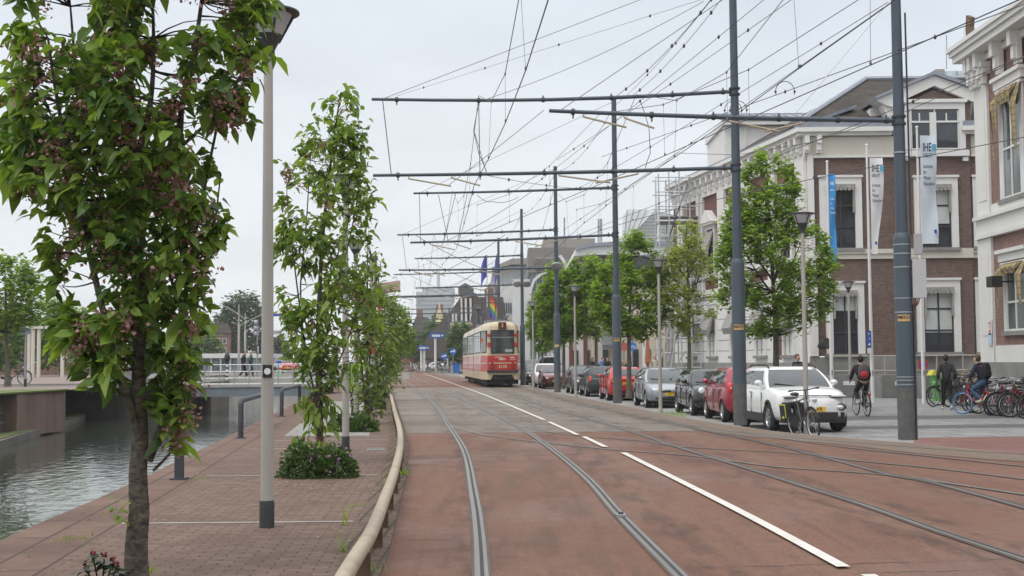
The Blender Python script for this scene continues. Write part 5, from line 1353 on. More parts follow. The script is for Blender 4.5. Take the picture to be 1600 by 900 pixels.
        ed = [i for i in range(nu + 1)] + [j * (nu + 1) + nu for j in range(1, nv + 1)] + [nv * (nu + 1) + i for i in range(nu - 1, -1, -1)] + [j * (nu + 1) for j in range(nv - 1, 0, -1)]
        for a, b in zip(ed, ed[1:] + ed[:1]): fs.append((a, k0 + a, k0 + b, b))
        mb.add(vs, fs); return mb.build(nm, m, parent, smooth=50)
    patch('windscreen', front, .045, .955, .10, .93, M['car_glass'])
    patch('rear_window', rearf, .09, .91, .32 if rear == 'hatch' else .2, .90, M['car_glass'])
    for sg in (-1, 1):
        f = lambda u, t, d, sg=sg: side(sg, u, t, d)
        patch('side_window', f, .53, .93, .18, .88, M['car_glass'], nu=4); patch('side_window', f, .16, .50, .20, .88, M['car_glass'], nu=4)
        if L > 4.15 and rear != 'sedan': patch('side_window', f, .03, .14, .26, .84, M['car_glass'], nu=2)
    wm = MB()
    mb = MB()
    for s2 in (-1, 1):
        mb.tube([front(.5 + s2 * .02, .11, .02), front(.5 - .38 if s2 < 0 else .62, .24, .025)], .012, 4)
    mb.build('wiper', M['black'], root)
    # wheels
    for x in (wf, wrx):
        for sg in (-1, 1):
            R0 = Matrix.Rotation(-sg * math.pi / 2, 3, 'X'); c = (x, sg * (W / 2 - .11), wr)
            mb = MB(); mb.lathe([(.05, -.10), (wr * .6, -.09), (wr * .6, .05), (.06, .05)], c, 14, R0); whl = mb.build('wheel', M['under'], root)
            mb = MB(); mb.lathe([(wr * .62, -.10), (wr * .93, -.10), (wr, -.06), (wr, .06), (wr * .93, .10), (wr * .66, .095), (wr * .62, .07)], c, 22, R0); mb.build('tyre', M['tyre'], whl, smooth=True)
            mb = MB(); mb.lathe([(wr * .60, .06), (wr * .66, .09), (wr * .60, .095), (wr * .55, .065)], c, 20, R0)
            for a in range(6):
                A = a * math.pi / 3 + .2; RR = R0 @ Matrix.Rotation(A, 3, 'Z')
                mb.box(Vector(c) + RR @ Vector((wr * .31, 0, .075)), (wr * .58, .055, .025), M=RR)
            mb.lathe([(.055, .06), (.055, .09), (.02, .095)], c, 8, R0); mb.build('rim', M['rim'], whl, smooth=True)
            if clad:
                mb = MB(); mb.tube([(x + (wr + .075) * math.cos(a * math.pi / 12), sg * (W / 2 - .045), wr + (wr + .075) * math.sin(a * math.pi / 12)) for a in range(-2, 15)], .045, 6); mb.build('arch_trim', M['black'], root, smooth=True)
    # mirrors, handles
    for sg in (-1, 1):
        mb = MB(); p = side(sg, .93, .16, .10); mb.ball(p + Vector((-.05, sg * .02, .04)), (.09, .10, .075), 10, 8); mb.tube([side(sg, .93, .12, .0), p], .03, 5); mb.build('mirror', roofm if clad is None else (paintm if not roofm else M['black']), root, smooth=True)
        for xx in (xc - 1.45, xc - 2.25):
            mb = MB(); mb.box((xx, sg * (W / 2 * .975 + .005), zb - .17), (.17, .035, .03)); mb.build('door_handle', paintm, root)
        mb = MB()
        for xx in (xc - .35, xc - 1.30, xc - 2.15): mb.box((xx, sg * (W / 2 * .992), .62), (.012, .02, .62))
        mb.build('door_gap', M['black'], root)
        if rails:
            mb = MB(); mb.tube([(xr1 - .05, sg * hr * .93, H - .03), (xr1 - .2, sg * hr * .93, H + .03), (xr0 + .25, sg * hr * .93, H + .03), (xr0 + .05, sg * hr * .93, H - .03)], .022, 5); mb.build('roof_rail', M['black'], root)
    # nose and tail furniture
    def ell(nm, c, rr_, m, rz_=0, ry=0, parent=root):
        mb = MB(); mb.ball(c, rr_, 14, 10, Matrix.Rotation(rz_, 3, 'Z') @ Matrix.Rotation(ry, 3, 'Y')); return mb.build(nm, m, parent, smooth=True)
    for sg in (-1, 1):
        if lights == 'slim':
            o = ell('headlight', (h - .105, sg * (W / 2 - .36), zn + .055), (.075, .26, .036), M['lens'], -sg * .30)
            mb = MB(); mb.box((h - .055, sg * (W / 2 - .38), zn + .018), (.03, .46, .014), -sg * .30); mb.build('light_trim', M['black'], o)
            o = ell('headlight', (h - .105, sg * (W / 2 - .27), zn - .20), (.10, .15, .090), M['black'], -sg * .45); ell('lamp_glass', (h - .060, sg * (W / 2 - .28), zn - .20), (.085, .10, .06), M['lens'], -sg * .45, parent=o)
            mb = MB(); mb.box((h - .11, sg * (W / 2 - .20), zn - .40), (.12, .07, .15), -sg * .5); mb.build('air_slot', M['black'], root)
        elif lights == 'round':
            o = ell('headlight', (h - .22, sg * (W / 2 - .29), zn + .02), (.10, .155, .155), M['chrome']); ell('lamp_glass', (h - .165, sg * (W / 2 - .29), zn + .02), (.07, .125, .125), M['lens'], parent=o)
        else:
            o = ell('headlight', (h - .26, sg * (W / 2 - .27), zn + .0), (.25, .14, .105), M['lens'], -sg * .55, .18)
        tz = tailz
        o = ell('tail_light', (-h + .125, sg * (W / 2 - .175), tz - .06), (.10, .075, .17), M['taillens'], sg * .35)
        ell('reverse_lens', (-h + .075, sg * (W / 2 - .19), tz - .06), (.07, .035, .04), M['lens'], parent=o)
    mb = MB()
    if lights == 'slim':
        mb.box((h - .075, 0, zn + .075), (.03, W * .46, .018)); mb.box((h - .12, 0, zs + .16), (.20, W * .62, .17))
    elif lights == 'round': mb.ball((h - .06, 0, zn - .12), (.05, .42, .11), 14, 8); mb.ball((h - .07, 0, zs + .18), (.06, .55, .07), 14, 8)
    else: mb.ball((h - .06, 0, zn - .06), (.05, W * .27, .065), 16, 8); mb.ball((h - .06, 0, zs + .17), (.06, W * .36, .075), 16, 8)
    gr = mb.build('grille', M['black'], root, smooth=45)
    ell('badge', (h - .012, 0, zn - .035), (.012, .06, .045), M['chrome'], parent=gr)
    if clad:
        mb = MB(); mb.box((h - .16, 0, zs + .045), (.22, W * .82, .09)); mb.box((-h + .14, 0, zs + .16), (.25, W * .86, .24))
        for sg in (-1, 1): mb.box(((wf + wrx) / 2, sg * (W / 2 - .035), zs + .09), (wb - 2 * wr - .1, .08, .20))
        mb.build('lower_cladding', M['black'], root)
    else:
        mb = MB(); mb.box((-h + .10, 0, zs + .17), (.22, W * .72, .07)); mb.box((0, 0, zs - .02), (L * .86, W * .72, .1)); mb.build('underside', M['black'], root)
    for xx, rot, zz_ in ((h - .012 if lights != 'slim' else h - .03, 1, zs + .31 if lights != 'slim' else zn - .245), (-h + (.035 if rear == 'hatch' else .03), -1, tailz - .16)):
        mb = MB(); mb.box((xx, 0, zz_), (.03, .52, .115)); pl = mb.build('number_plate', M['plate_y'], root)
        if plate: text_mesh('plate_lettering', plate, .115, M['text_black'], pl, (xx + rot * .018, 0, zz_), (math.pi / 2, 0, rot * math.pi / 2), ext=.001, bold=.01)
    return root
RD = lambda y: (at_y(REDGE, y + 1) - at_y(REDGE, y - 1)).normalized()
def park(y_near, L, xc, facing, tilt=3.0):
    d = Vector((-math.sin(R_(tilt)), math.cos(R_(tilt)), 0)); v = -d if facing else d
    return Vector((xc, y_near + L / 2, PL)), math.atan2(v.y, v.x)
P_ = {k_: paint(k_ + ' car paint', c, m_, r0) for k_, c, m_, r0 in (('white', (.78, .78, .77), 0, .28), ('cherry red', (.33, .022, .05), .3, .3), ('black', (.012, .012, .014), .1, .2), ('silver', (.36, .38, .41), .7, .32), ('bright red', (.55, .018, .02), .1, .28), ('dark green', (.030, .045, .042), .4, .3), ('maroon', (.15, .015, .022), .4, .28), ('dark grey', (.045, .048, .052), .4, .3))}
c, a = park(29.9, 4.18, 6.88, True, 4)
car('parked_car', 'white electric crossover with black wheel arch trim, nose towards us beside the leaning bicycle', c, a, P_['white'], 4.18, 1.80, 1.55, 2.6, .84, .335, zn=.80, zc=1.06, zb=1.10, xc=1.05, xr1=.35, xb=-1.98, xr0=-1.55, zs=.24, lights='slim', clad=True, rails=True, plate='    0-XR', tailz=.98)
c, a = park(35.1, 3.70, 6.56, False, 2)
car('parked_car', 'cherry red small hatchback seen from behind, half hidden by the second blue pole', c, a, P_['cherry red'], 3.70, 1.68, 1.52, 2.46, .74, .30, zn=.72, zc=1.02, zb=1.06, xc=1.15, xr1=.30, xb=-1.80, xr0=-1.42, plate=None, tailz=1.0)
c, a = park(39.3, 3.85, 6.32, True)
car('parked_car', 'black compact hatchback with round headlamps, nose towards us between the silver and cherry red cars', c, a, P_['black'], 3.85, 1.73, 1.43, 2.5, .72, .315, zn=.72, zc=.97, zb=.98, xc=.85, xr1=.38, xb=-1.82, xr0=-1.35, lights='round', plate=None)
c, a = park(46.0, 4.25, 5.62, True)
car('parked_car', 'silver grey hatchback facing us behind the thin lamp post, next to the grass bed', c, a, P_['silver'], 4.25, 1.75, 1.47, 2.61, .88, .315, zn=.66, zc=.98, zb=1.0, xc=1.10, xr1=.25, xb=-2.0, xr0=-1.2, plate='57-TK-')
c, a = park(55.0, 4.05, 4.86, False)
car('parked_car', 'bright red hatchback seen from behind, cut by the third blue pole', c, a, P_['bright red'], 4.05, 1.74, 1.45, 2.52, .82, .31, zn=.68, zc=.98, zb=1.0, xb=-1.9, xr0=-1.25, plate=None)
c, a = park(61.3, 4.45, 4.28, False)
car('parked_car', 'dark green estate car seen from behind with tall red tail lamps', c, a, P_['dark green'], 4.45, 1.70, 1.46, 2.66, .84, .31, zn=.66, zc=.94, zb=.97, xb=-2.14, xr0=-1.85, rails=True, plate=None)
c, a = park(66.8, 4.3, 3.85, True)
car('parked_car', 'dark grey car mostly hidden behind the green estate and a lamp post', c, a, P_['dark grey'], 4.3, 1.75, 1.5, 2.6, .85, .315, plate=None)
c, a = park(79.8, 4.3, 2.62, True)
car('parked_car', 'maroon hatchback facing us just left of the fourth blue pole', c, a, P_['maroon'], 4.3, 1.78, 1.46, 2.62, .86, .32, zn=.68, zc=.98, zb=1.0, xc=1.1, xr1=.2, plate=None)
c, a = park(85.0, 4.2, 2.22, True)
car('parked_car', 'white hatchback with a pale windscreen close behind the maroon car', c, a, P_['white'], 4.2, 1.76, 1.58, 2.6, .84, .32, zn=.72, zc=1.02, zb=1.04, plate=None)
c, a = park(93, 4.2, 1.75, True)
car('parked_car', 'black car with a yellow plate last in the row, between tram and lamp post', c, a, P_['black'], 4.2, 1.76, 1.5, 2.6, .84, .32, plate=None)
car('parked_car', 'dark off road car further back above the roof of the white hatchback', (XA(834, 112), 115, PL + .1), R_(-95), P_['dark grey'], 4.4, 1.85, 1.8, 2.7, .85, .36, zn=.85, zc=1.15, zb=1.18, plate=None, group='cars far down the street')
car('parked_van', 'pale blue grey van with a tall windscreen behind the maroon car', (XA(862, 100), 106, PL + .1), R_(-95), paint('pale van paint', (.36, .42, .47)), 4.8, 1.95, 2.05, 2.9, .85, .34, zn=.95, zc=1.25, zb=1.25, xc=1.7, xr1=.9, cat='van', plate=None, group='cars far down the street')
car('driving_car', 'red car beyond the canal bridge with its headlamps towards us', (XA(452, 122), 122, .57), R_(-85), P_['bright red'], 4.2, 1.76, 1.48, 2.6, .84, .32, plate=None, group='cars beyond the canal bridge')
car('driving_car', 'dark car following behind the red car beyond the canal bridge', (XA(440, 135), 135, .57), R_(-85), P_['dark grey'], 4.2, 1.76, 1.6, 2.6, .84, .32, plate=None, group='cars beyond the canal bridge')
car('driving_car', 'silver car farthest back on the road beyond the bridge', (XA(449, 150), 152, .57), R_(-85), P_['silver'], 4.2, 1.76, 1.5, 2.6, .84, .32, plate=None, group='cars beyond the canal bridge')
car('parked_van', 'pale grey van at the far end of the street behind the blue signs', (XA(664, 185), 240, 0), R_(-100), P_['silver'], 4.9, 1.95, 2.1, 3.0, .85, .34, zn=.95, zc=1.3, zb=1.3, xc=1.7, xr1=.95, cat='van', plate=None, group='cars far down the street')
car('parked_car', 'white car at the far end of the street beside the lower white sign', (XA(650, 200), 245, 0), R_(-160), P_['white'], 4.3, 1.76, 1.5, 2.6, .84, .32, plate=None, group='cars far down the street')

# ================================================================ tram
TD = Vector((-.083, .9965, 0)).normalized(); TP = G(785.5, 605.5, .0)
tram = thing('tram', 'red and cream articulated tram seen from behind with a number 1 destination box', 'tram', TP, math.atan2(TD.y, TD.x))
cream = mat('cream tram paint', (.56, .45, .29), .35, var=.05, scale=1, coat=.4, dirt=.15, dirtcol=(.35, .28, .2)); red = mat('red tram paint', (.46, .020, .016), .3, var=.07, scale=1, coat=.5, dirt=.1, dirtcol=(.3, .06, .05))
def tsec(name, x0, x1, t0, t1, parent):
    """one articulated body: plan outline with tapered ends t0/t1 (length), stacked rings with a colour per layer"""
    W2, We = 1.175, .83
    out_ = []
    out_ += [(x0, -We), (x0 + .06, -We - .05), (x0 + t0, -W2)] if t0 else [(x0, -W2)]
    out_ += [(x1 - t1, -W2), (x1 - .06, -We - .05), (x1, -We), (x1, We), (x1 - .06, We + .05), (x1 - t1, W2)] if t1 else [(x1, -W2), (x1, W2)]
    out_ += [(x0 + t0, W2), (x0 + .06, We + .05), (x0, We)] if t0 else [(x0, W2)]
    lay = [(.46, 0, 0), (.92, 0, 0), (.921, 0, 1), (1.86, 0, 1), (1.861, 0, 0), (3.40, .05, 0), (3.48, .07, 0), (3.52, .075, 1), (3.60, .10, 0), (3.74, .20, 0), (3.83, .42, 0), (3.86, .75, 0)]
    mb = MB(); n = len(out_); cx = (x0 + x1) / 2
    def ins(p, d): return (p[0] + (d if p[0] < cx else -d) * (1 if (t0 and p[0] < cx) or (t1 and p[0] > cx) else 0), p[1] - math.copysign(min(d, abs(p[1]) * .9), p[1]))
    rings = [[(*ins(p, d), z) for p in out_] for z, d, _ in lay]
    for i in range(len(lay) - 1):
        mb.cm = lay[i + 1][2] if lay[i + 1][2] == lay[i][2] else 0
        for k_ in range(n): mb.add([rings[i][k_], rings[i][(k_ + 1) % n], rings[i + 1][(k_ + 1) % n], rings[i + 1][k_]], [(0, 1, 2, 3)])
    mb.cm = 0; mb.add(rings[-1], [tuple(range(n))]); mb.add(rings[0], [tuple(reversed(range(n)))])
    return mb.build(name, [cream, red], parent)
s1 = tsec('rear_body', 0, 9.6, 1.7, 0, tram); s2 = tsec('middle_body', 10.1, 17.4, 0, 0, tram); s3 = tsec('front_body', 17.9, 27.6, 0, 1.7, tram)
for x in (9.6, 17.4):
    mb = MB()
    for i in range(5): mb.box((x + .05 + i * .1, 0, 2.05), (.07, 2.2 if i % 2 else 2.1, 3.1))
    mb.build('bellows', M['under'], tram)
tg = glassmat('tram window glass', (.035, .037, .035), .06); fr = M['black']
def pane(x, y, z, sx, sy, sz, parent=tram, rz=0, nm='window'):
    mb = MB(); mb.box((x, y, z), (sx, sy, sz), rz); f = mb.build(nm, fr, parent)
    return f
for (x0, x1) in ((2.0, 3.3), (3.5, 5.0), (5.2, 6.7), (6.9, 8.1), (8.3, 9.4), (10.4, 11.9), (12.1, 13.5), (13.7, 15.1), (15.4, 17.1), (18.2, 19.7), (19.9, 21.4), (21.6, 23.1), (23.3, 25.4)):
    for sg in (-1, 1):
        yy_ = sg * 1.155
        mb = MB(); mb.box(((x0 + x1) / 2, yy_, 2.67), (x1 - x0, .05, 1.30)); f = mb.build('window', fr, tram)
        mb = MB(); mb.box(((x0 + x1) / 2, yy_ + sg * .022, 2.67), (x1 - x0 - .1, .02, 1.18)); mb.build('pane', tg, f)
        mb = MB(); mb.box(((x0 + x1) / 2, yy_ + sg * .034, 3.0), (x1 - x0 - .1, .012, .03)); mb.build('vent_bar', M['steel'], f)
# taper windows
for sg in (-1, 1):
    ang = math.atan2(1.175 - .88, 1.64) * sg
    Mx = Matrix.Rotation(ang, 3, 'Z'); c = Vector((.92, sg * 1.03, 2.67)); nrm = Mx @ Vector((0, sg, 0))
    mb = MB(); mb.box(c - nrm * .015, (1.25, .05, 1.30), M=Mx); f = mb.build('window', fr, tram)
    mb = MB(); mb.box(c + nrm * .012, (1.15, .02, 1.2), M=Mx); mb.build('pane', tg, f)
    for z0, z1 in ((2.35, 2.62), (2.95, 3.12)):
        mb = MB(); mb.box((-.012, sg * .78, (z0 + z1) / 2), (.03, .20, z1 - z0)); mb.build('red_patch', red, tram)
mb = MB()
for z in (1.42, 1.12):
    for sg in (-1, 1): mb.box((14, sg * 1.172, z), (24.0, .02, .06 if z > 1.2 else .03))
    if z > 1.2: mb.box((-.004, 0, z), (.02, 1.6, .06)); [mb.box(Vector((.92, sg * 1.035, z)), (1.56, .025, .06), math.atan2(1.175 - .88, 1.64) * sg) for sg in (-1, 1)]
mb.build('cream_stripe', cream, tram)
mb = MB(); mb.box((-.02, 0, 2.66), (.06, 1.36, 1.36)); f = mb.build('rear_window', fr, tram)
mb = MB(); mb.box((-.045, 0, 2.66), (.02, 1.26, 1.26)); mb.build('pane', tg, f)
mb = MB(); mb.box((-.058, 0, 2.92), (.012, 1.24, .03)); mb.box((-.06, -.36, 2.14), (.012, .42, .17)); mb.build('inner_bar', mat('grey bar', (.35, .36, .36), .5), f)
mb = MB(); mb.box((-.03, 0, 3.60), (.16, .46, .40)); f = mb.build('destination_box', mat('brown black box', (.05, .032, .028), .4), tram)
text_mesh('route_number', '1', .30, mat('amber digit', (.9, .25, .05), .5, emit=.6), f, (-.115, 0, 3.60), (math.pi / 2, 0, -math.pi / 2), bold=.03)
mb = MB(); mb.box((-.05, 0, .93), (.16, 1.80, .16)); mb.build('bumper', mat('bumper rubber', (.035, .03, .03), .6), tram)
for sg in (-1, 1):
    mb = MB(); mb.box((-.03, sg * .60, 1.28), (.08, .15, .36)); f = mb.build('tail_lamp', mat('dark lamp box', (.07, .015, .012), .5), tram)
    mb = MB(); mb.lathe([(.05, 0), (.05, .03)], (-.07, sg * .60, 1.36), 10, Matrix.Rotation(-math.pi / 2, 3, 'Y')); mb.lathe([(.045, 0), (.045, .03)], (-.07, sg * .60, 1.21), 10, Matrix.Rotation(-math.pi / 2, 3, 'Y')); mb.build('lens', M['taillens'], f)
text_mesh('fleet_number', '3118', .24, mat('cream lettering', (.62, .55, .42), .5), tram, (-.022, 0, 1.21), (math.pi / 2, 0, -math.pi / 2), bold=.02)
lg = mat('white lettering cream', (.72, .66, .58), .5)
text_mesh('operator_lettering', 'htm', .24, lg, tram, (-.022, .02, 1.66), (math.pi / 2, 0, -math.pi / 2), bold=.02)
mb = MB(); mb.box((-.012, .22, 1.76), (.02, .5, .03)); mb.box((-.012, -.56, 1.74), (.02, .26, .05)); mb.box((-.012, -.62, 1.64), (.02, .36, .025)); mb.build('operator_stripe', lg, tram)
# lower apron: opening with black underframe
mb = MB(); mb.prism([(-.006, -.70, .455), (-.006, .70, .455), (-.006, .56, .74), (-.006, -.56, .74)], (.10, 0, 0)); mb.build('coupler_recess', M['under'], tram)
mb = MB(); mb.box((4.8, 0, .34), (8.8, 1.9, .3)); mb.box((13.8, 0, .34), (7.2, 1.9, .3)); mb.box((22.6, 0, .34), (9, 1.9, .3)); mb.box((.25, 0, .32), (.3, 1.5, .24)); mb.build('underframe', M['under'], tram)
for x in (2.6, 4.4, 9.2, 10.6, 17.0, 18.4, 23.4, 25.2):
    for sg in (-1, 1):
        mb = MB(); mb.lathe([(.3, -.05), (.3, .05)], (x, sg * .72, .31), 16, Matrix.Rotation(math.pi / 2, 3, 'X')); mb.build('wheel', M['darksteel'], tram)
mb = MB(); mb.box((3.2, 0, 3.92), (1.8, 1.2, .2)); mb.box((6.0, 0, 3.95), (2.2, 1.3, .26)); mb.box((14, 0, 3.95), (2.4, 1.3, .26)); mb.build('roof_box', mat('grey roof box', (.2, .2, .2), .7), tram)
mb = MB(); mb.tube([(11.6, .5, 3.9), (13.2, .5, 4.7), (11.8, .45, 5.45)], .03, 5); mb.tube([(11.6, -.5, 3.9), (13.2, -.5, 4.7), (11.8, -.45, 5.45)], .03, 5); mb.tube([(11.8, -.8, 5.42), (11.8, -.5, 5.48), (11.8, .5, 5.48), (11.8, .8, 5.42)], .03, 5); mb.build('pantograph', M['darksteel'], tram)
for sg in (-1, 1):
    mb = MB(); mb.box((.55, sg * 1.16, 2.75), (.08, .12, .26)); mb.build('side_indicator', mat('orange lens', (.7, .15, .02), .3), tram) if sg > 0 else None
# ================================================================ bicycles
def bike(name, label, loc, rz, fcol, tyre=None, step=False, guard=True, rack=True, basket=None, lean=0, group=None, bar='swept', saddlecol=None):
    root = thing(name, label, 'bicycle', loc, rz, group); root.rotation_euler = (lean, 0, rz)
    fm = fcol; R = .345; fa, ra = Vector((.55, 0, R)), Vector((-.52, 0, R))
    for c in (fa, ra):
        mb = MB(); X90 = Matrix.Rotation(math.pi / 2, 3, 'X')
        mb.lathe([(.02, -.045), (.028, -.03), (.028, .03), (.02, .045)], c, 8, X90)
        for k_ in range(14):
            a = k_ * math.pi / 7; mb.tube([c + Vector((0, .02 * (-1) ** k_, 0)), c + Vector((math.cos(a) * R * .93, 0, math.sin(a) * R * .93))], .0022, 3, False)
        w = mb.build('wheel', M['steel'], root)
        mb = MB(); n = 26
        mb.tube([c + Vector((math.cos(2 * math.pi * k_ / n) * (R - .02), 0, math.sin(2 * math.pi * k_ / n) * (R - .02))) for k_ in range(n + 1)], .021, 6, False)
        mb.build('tyre', (tyre if (tyre and c is fa) else M['tyre']), w, smooth=True)
        mb = MB(); mb.tube([c + Vector((math.cos(2 * math.pi * k_ / n) * (R - .048), 0, math.sin(2 * math.pi * k_ / n) * (R - .048))) for k_ in range(n + 1)], .011, 5, False)
        mb.build('rim', M['rim'], w, smooth=True)
    bb, st, sl, ht, hb = Vector((-.06, 0, .29)), Vector((-.20, 0, .82)), Vector((-.225, 0, .93)), Vector((.37, 0, .90)), Vector((.405, 0, .70))
    mb = MB()
    mb.tube([bb, st], .017, 7); mb.tube([ht + Vector((-.01, 0, .05)), hb], .021, 7); mb.tube([hb + Vector((-.01, 0, .03)), (.25, 0, .47) if step else (.18, 0, .51), bb], .020, 7)
    if step: mb.tube([ht, (.2, 0, .66), bb.lerp(st, .45)], .016, 7)
    else: mb.tube([ht, st + Vector((.02, 0, -.02))], .016, 7)
    for sg in (-1, 1):
        mb.tube([bb + Vector((0, sg * .04, 0)), ra + Vector((0, sg * .055, 0))], .010, 5); mb.tube([st + Vector((0, sg * .02, -.05)), ra + Vector((0, sg * .055, 0))], .009, 5)
    mb.build('frame', fm, root, smooth=True)
    mb = MB(); mb.tube([hb, hb + Vector((.015, 0, -.02))], .02, 6)
    for sg in (-1, 1): mb.tube([hb + Vector((.01, sg * .045, -.01)), Vector((.47, sg * .05, .52)), fa + Vector((0, sg * .05, 0))], .012, 6)
    mb.build('fork', fm, root, smooth=True)
    mb = MB(); mb.tube([ht, ht + Vector((-.03, 0, .17))], .013, 6); t_ = ht + Vector((-.03, 0, .17))
    if bar == 'flat': mb.tube([t_ + Vector((-.06, -.33, .02)), t_ + Vector((.04, -.1, 0)), t_ + Vector((.04, .1, 0)), t_ + Vector((-.06, .33, .02))], .012, 6)
    else: mb.tube([t_ + Vector((-.20, -.29, .0)), t_ + Vector((-.03, -.25, .03)), t_ + Vector((.05, -.08, .01)), t_ + Vector((.05, .08, .01)), t_ + Vector((-.03, .25, .03)), t_ + Vector((-.20, .29, .0))], .011, 6)
    hbm = mb.build('handlebar', M['steel'] if bar != 'flat' else M['black'], root, smooth=True)
    mb = MB()
    for sg in (-1, 1): mb.tube([t_ + Vector((-.22 if bar != 'flat' else -.07, sg * (.292 if bar != 'flat' else .36), 0)), t_ + Vector((-.10 if bar != 'flat' else -.03, sg * (.27 if bar != 'flat' else .25), .01))], .017, 6)
    mb.build('grip', M['black'], hbm)
    mb = MB(); mb.tube([st, sl], .012, 6); sp_ = mb.build('seat_post', M['steel'], root)
    mb = MB(); mb.ball(sl + Vector((-.05, 0, .035)), (.13, .095, .04), 10, 6); mb.ball(sl + Vector((.09, 0, .04)), (.11, .035, .03), 8, 6); mb.build('saddle', saddlecol or M['black'], root, smooth=True)
    mb = MB(); mb.lathe([(.085, -.006), (.085, .006)], bb + Vector((0, -.06, 0)), 16, Matrix.Rotation(math.pi / 2, 3, 'X'))
    mb.tube([bb + Vector((0, -.075, 0)), bb + Vector((.10, -.085, -.13))], .009, 5); mb.tube([bb + Vector((0, .075, 0)), bb + Vector((-.10, .085, .13))], .009, 5)
    mb.box(bb + Vector((.10, -.13, -.13)), (.09, .09, .02)); mb.box(bb + Vector((-.10, .13, .13)), (.09, .09, .02)); mb.build('crank', M['steel'], root)
    if guard:
        mb = MB()
        for c, a0, a1 in ((fa, 20, 150), (ra, 20, 195)):
            mb.tube([c + Vector((math.cos(R_(a)) * (R + .02), 0, math.sin(R_(a)) * (R + .02))) for a in range(a0, a1 + 1, 13)], .016, 5)
        mb.build('mudguard', M['black'] if fm is not BC['white'] else fm, root, smooth=True)
        mb = MB(); mb.hexa([Vector(p) for p in ((-.52, -.075, .30), (-.02, -.075, .20), (-.02, -.055, .20), (-.52, -.055, .30), (-.52, -.075, .40), (-.02, -.075, .39), (-.02, -.055, .39), (-.52, -.055, .40))]); mb.build('chain_case', M['black'], root)
    if rack:
        mb = MB()
        for sg in (-1, 1): mb.tube([(-.22, sg * .05, .74), (-.78, sg * .06, .74)], .008, 5); mb.tube([(-.68, sg * .06, .74), ra + Vector((0, sg * .06, 0))], .007, 5)
        for x in (-.35, -.5, -.65, -.78): mb.tube([(x, -.06, .74), (x, .06, .74)], .006, 4)
        mb.build('carrier', M['darksteel'], root)
        mb = MB(); mb.box((-.80, 0, .66), (.03, .07, .06)); mb.build('rear_lamp', M['taillens'], root)
    mb = MB(); mb.lathe([(.02, -.03), (.04, .03), (.036, .035)], (.47, 0, .84), 8, Matrix.Rotation(math.pi / 2, 3, 'Y')); mb.build('front_lamp', M['lens'], root)
    if basket:
        mb = MB()
        for z, s_ in ((0, .9), (.08, .94), (.16, .97), (.24, 1)): mb.tube([(.50 + x * s_, y * s_, .92 + z) for x, y in ((-.13, -.18), (.15, -.18), (.15, .18), (-.13, .18), (-.13, -.18))], .010, 4)
        for x, y in ((-.13, -.18), (.15, -.18), (.15, .18), (-.13, .18), (0, -.18), (0, .18), (.15, 0), (-.13, 0)): mb.tube([(.50 + x * .9, y * .9, .92), (.50 + x, y, 1.16)], .007, 4)
        mb.box((.505, 0, .925), (.25, .32, .015)); mb.build('basket', basket, root)
    return root
BC = {k_: paint(k_ + ' bicycle paint', c, 0, .35) for k_, c in (('black', (.012, .012, .013)), ('red', (.42, .015, .02)), ('white', (.6, .6, .58)), ('pink', (.34, .08, .14)), ('blue', (.03, .06, .14)), ('grey', (.15, .16, .165)), ('green', (.03, .08, .05)), ('olive', (.055, .06, .045)))}
blue_tyre = mat('blue tyre rubber', (.035, .16, .42), .6)
# the e-bike in front of the white car
eb = bike('leaning_bicycle', 'dark city bicycle with a pannier leaning on the lamp post before the white car', (6.34, 28.0, PL), R_(-80), BC['olive'], bar='flat', lean=R_(6), guard=True)
bag = thing('pannier_bag', 'black pannier bag with a yellow trim hanging on the leaning bicycle', 'bag', (6.34, 28.0, PL), R_(-80)); bag.rotation_euler = (R_(6), 0, R_(-80))
for sg in (-1, 1):
    mb = MB(); mb.box((-.52, sg * .15, .60), (.36, .13, .30)); mb.build('pouch', M['black'], bag)
mb = MB(); mb.box((-.52, -.22, .74), (.34, .012, .03)); mb.box((-.52, -.22, .46), (.10, .012, .05)); mb.box((-.36, -.222, .6), (.025, .012, .28)); mb.build('yellow_trim', mat('yellow trim', (.55, .5, .03), .6), bag)
mb = MB(); mb.box((-.52, 0, .765), (.36, .30, .03)); mb.build('flap', M['black'], bag)
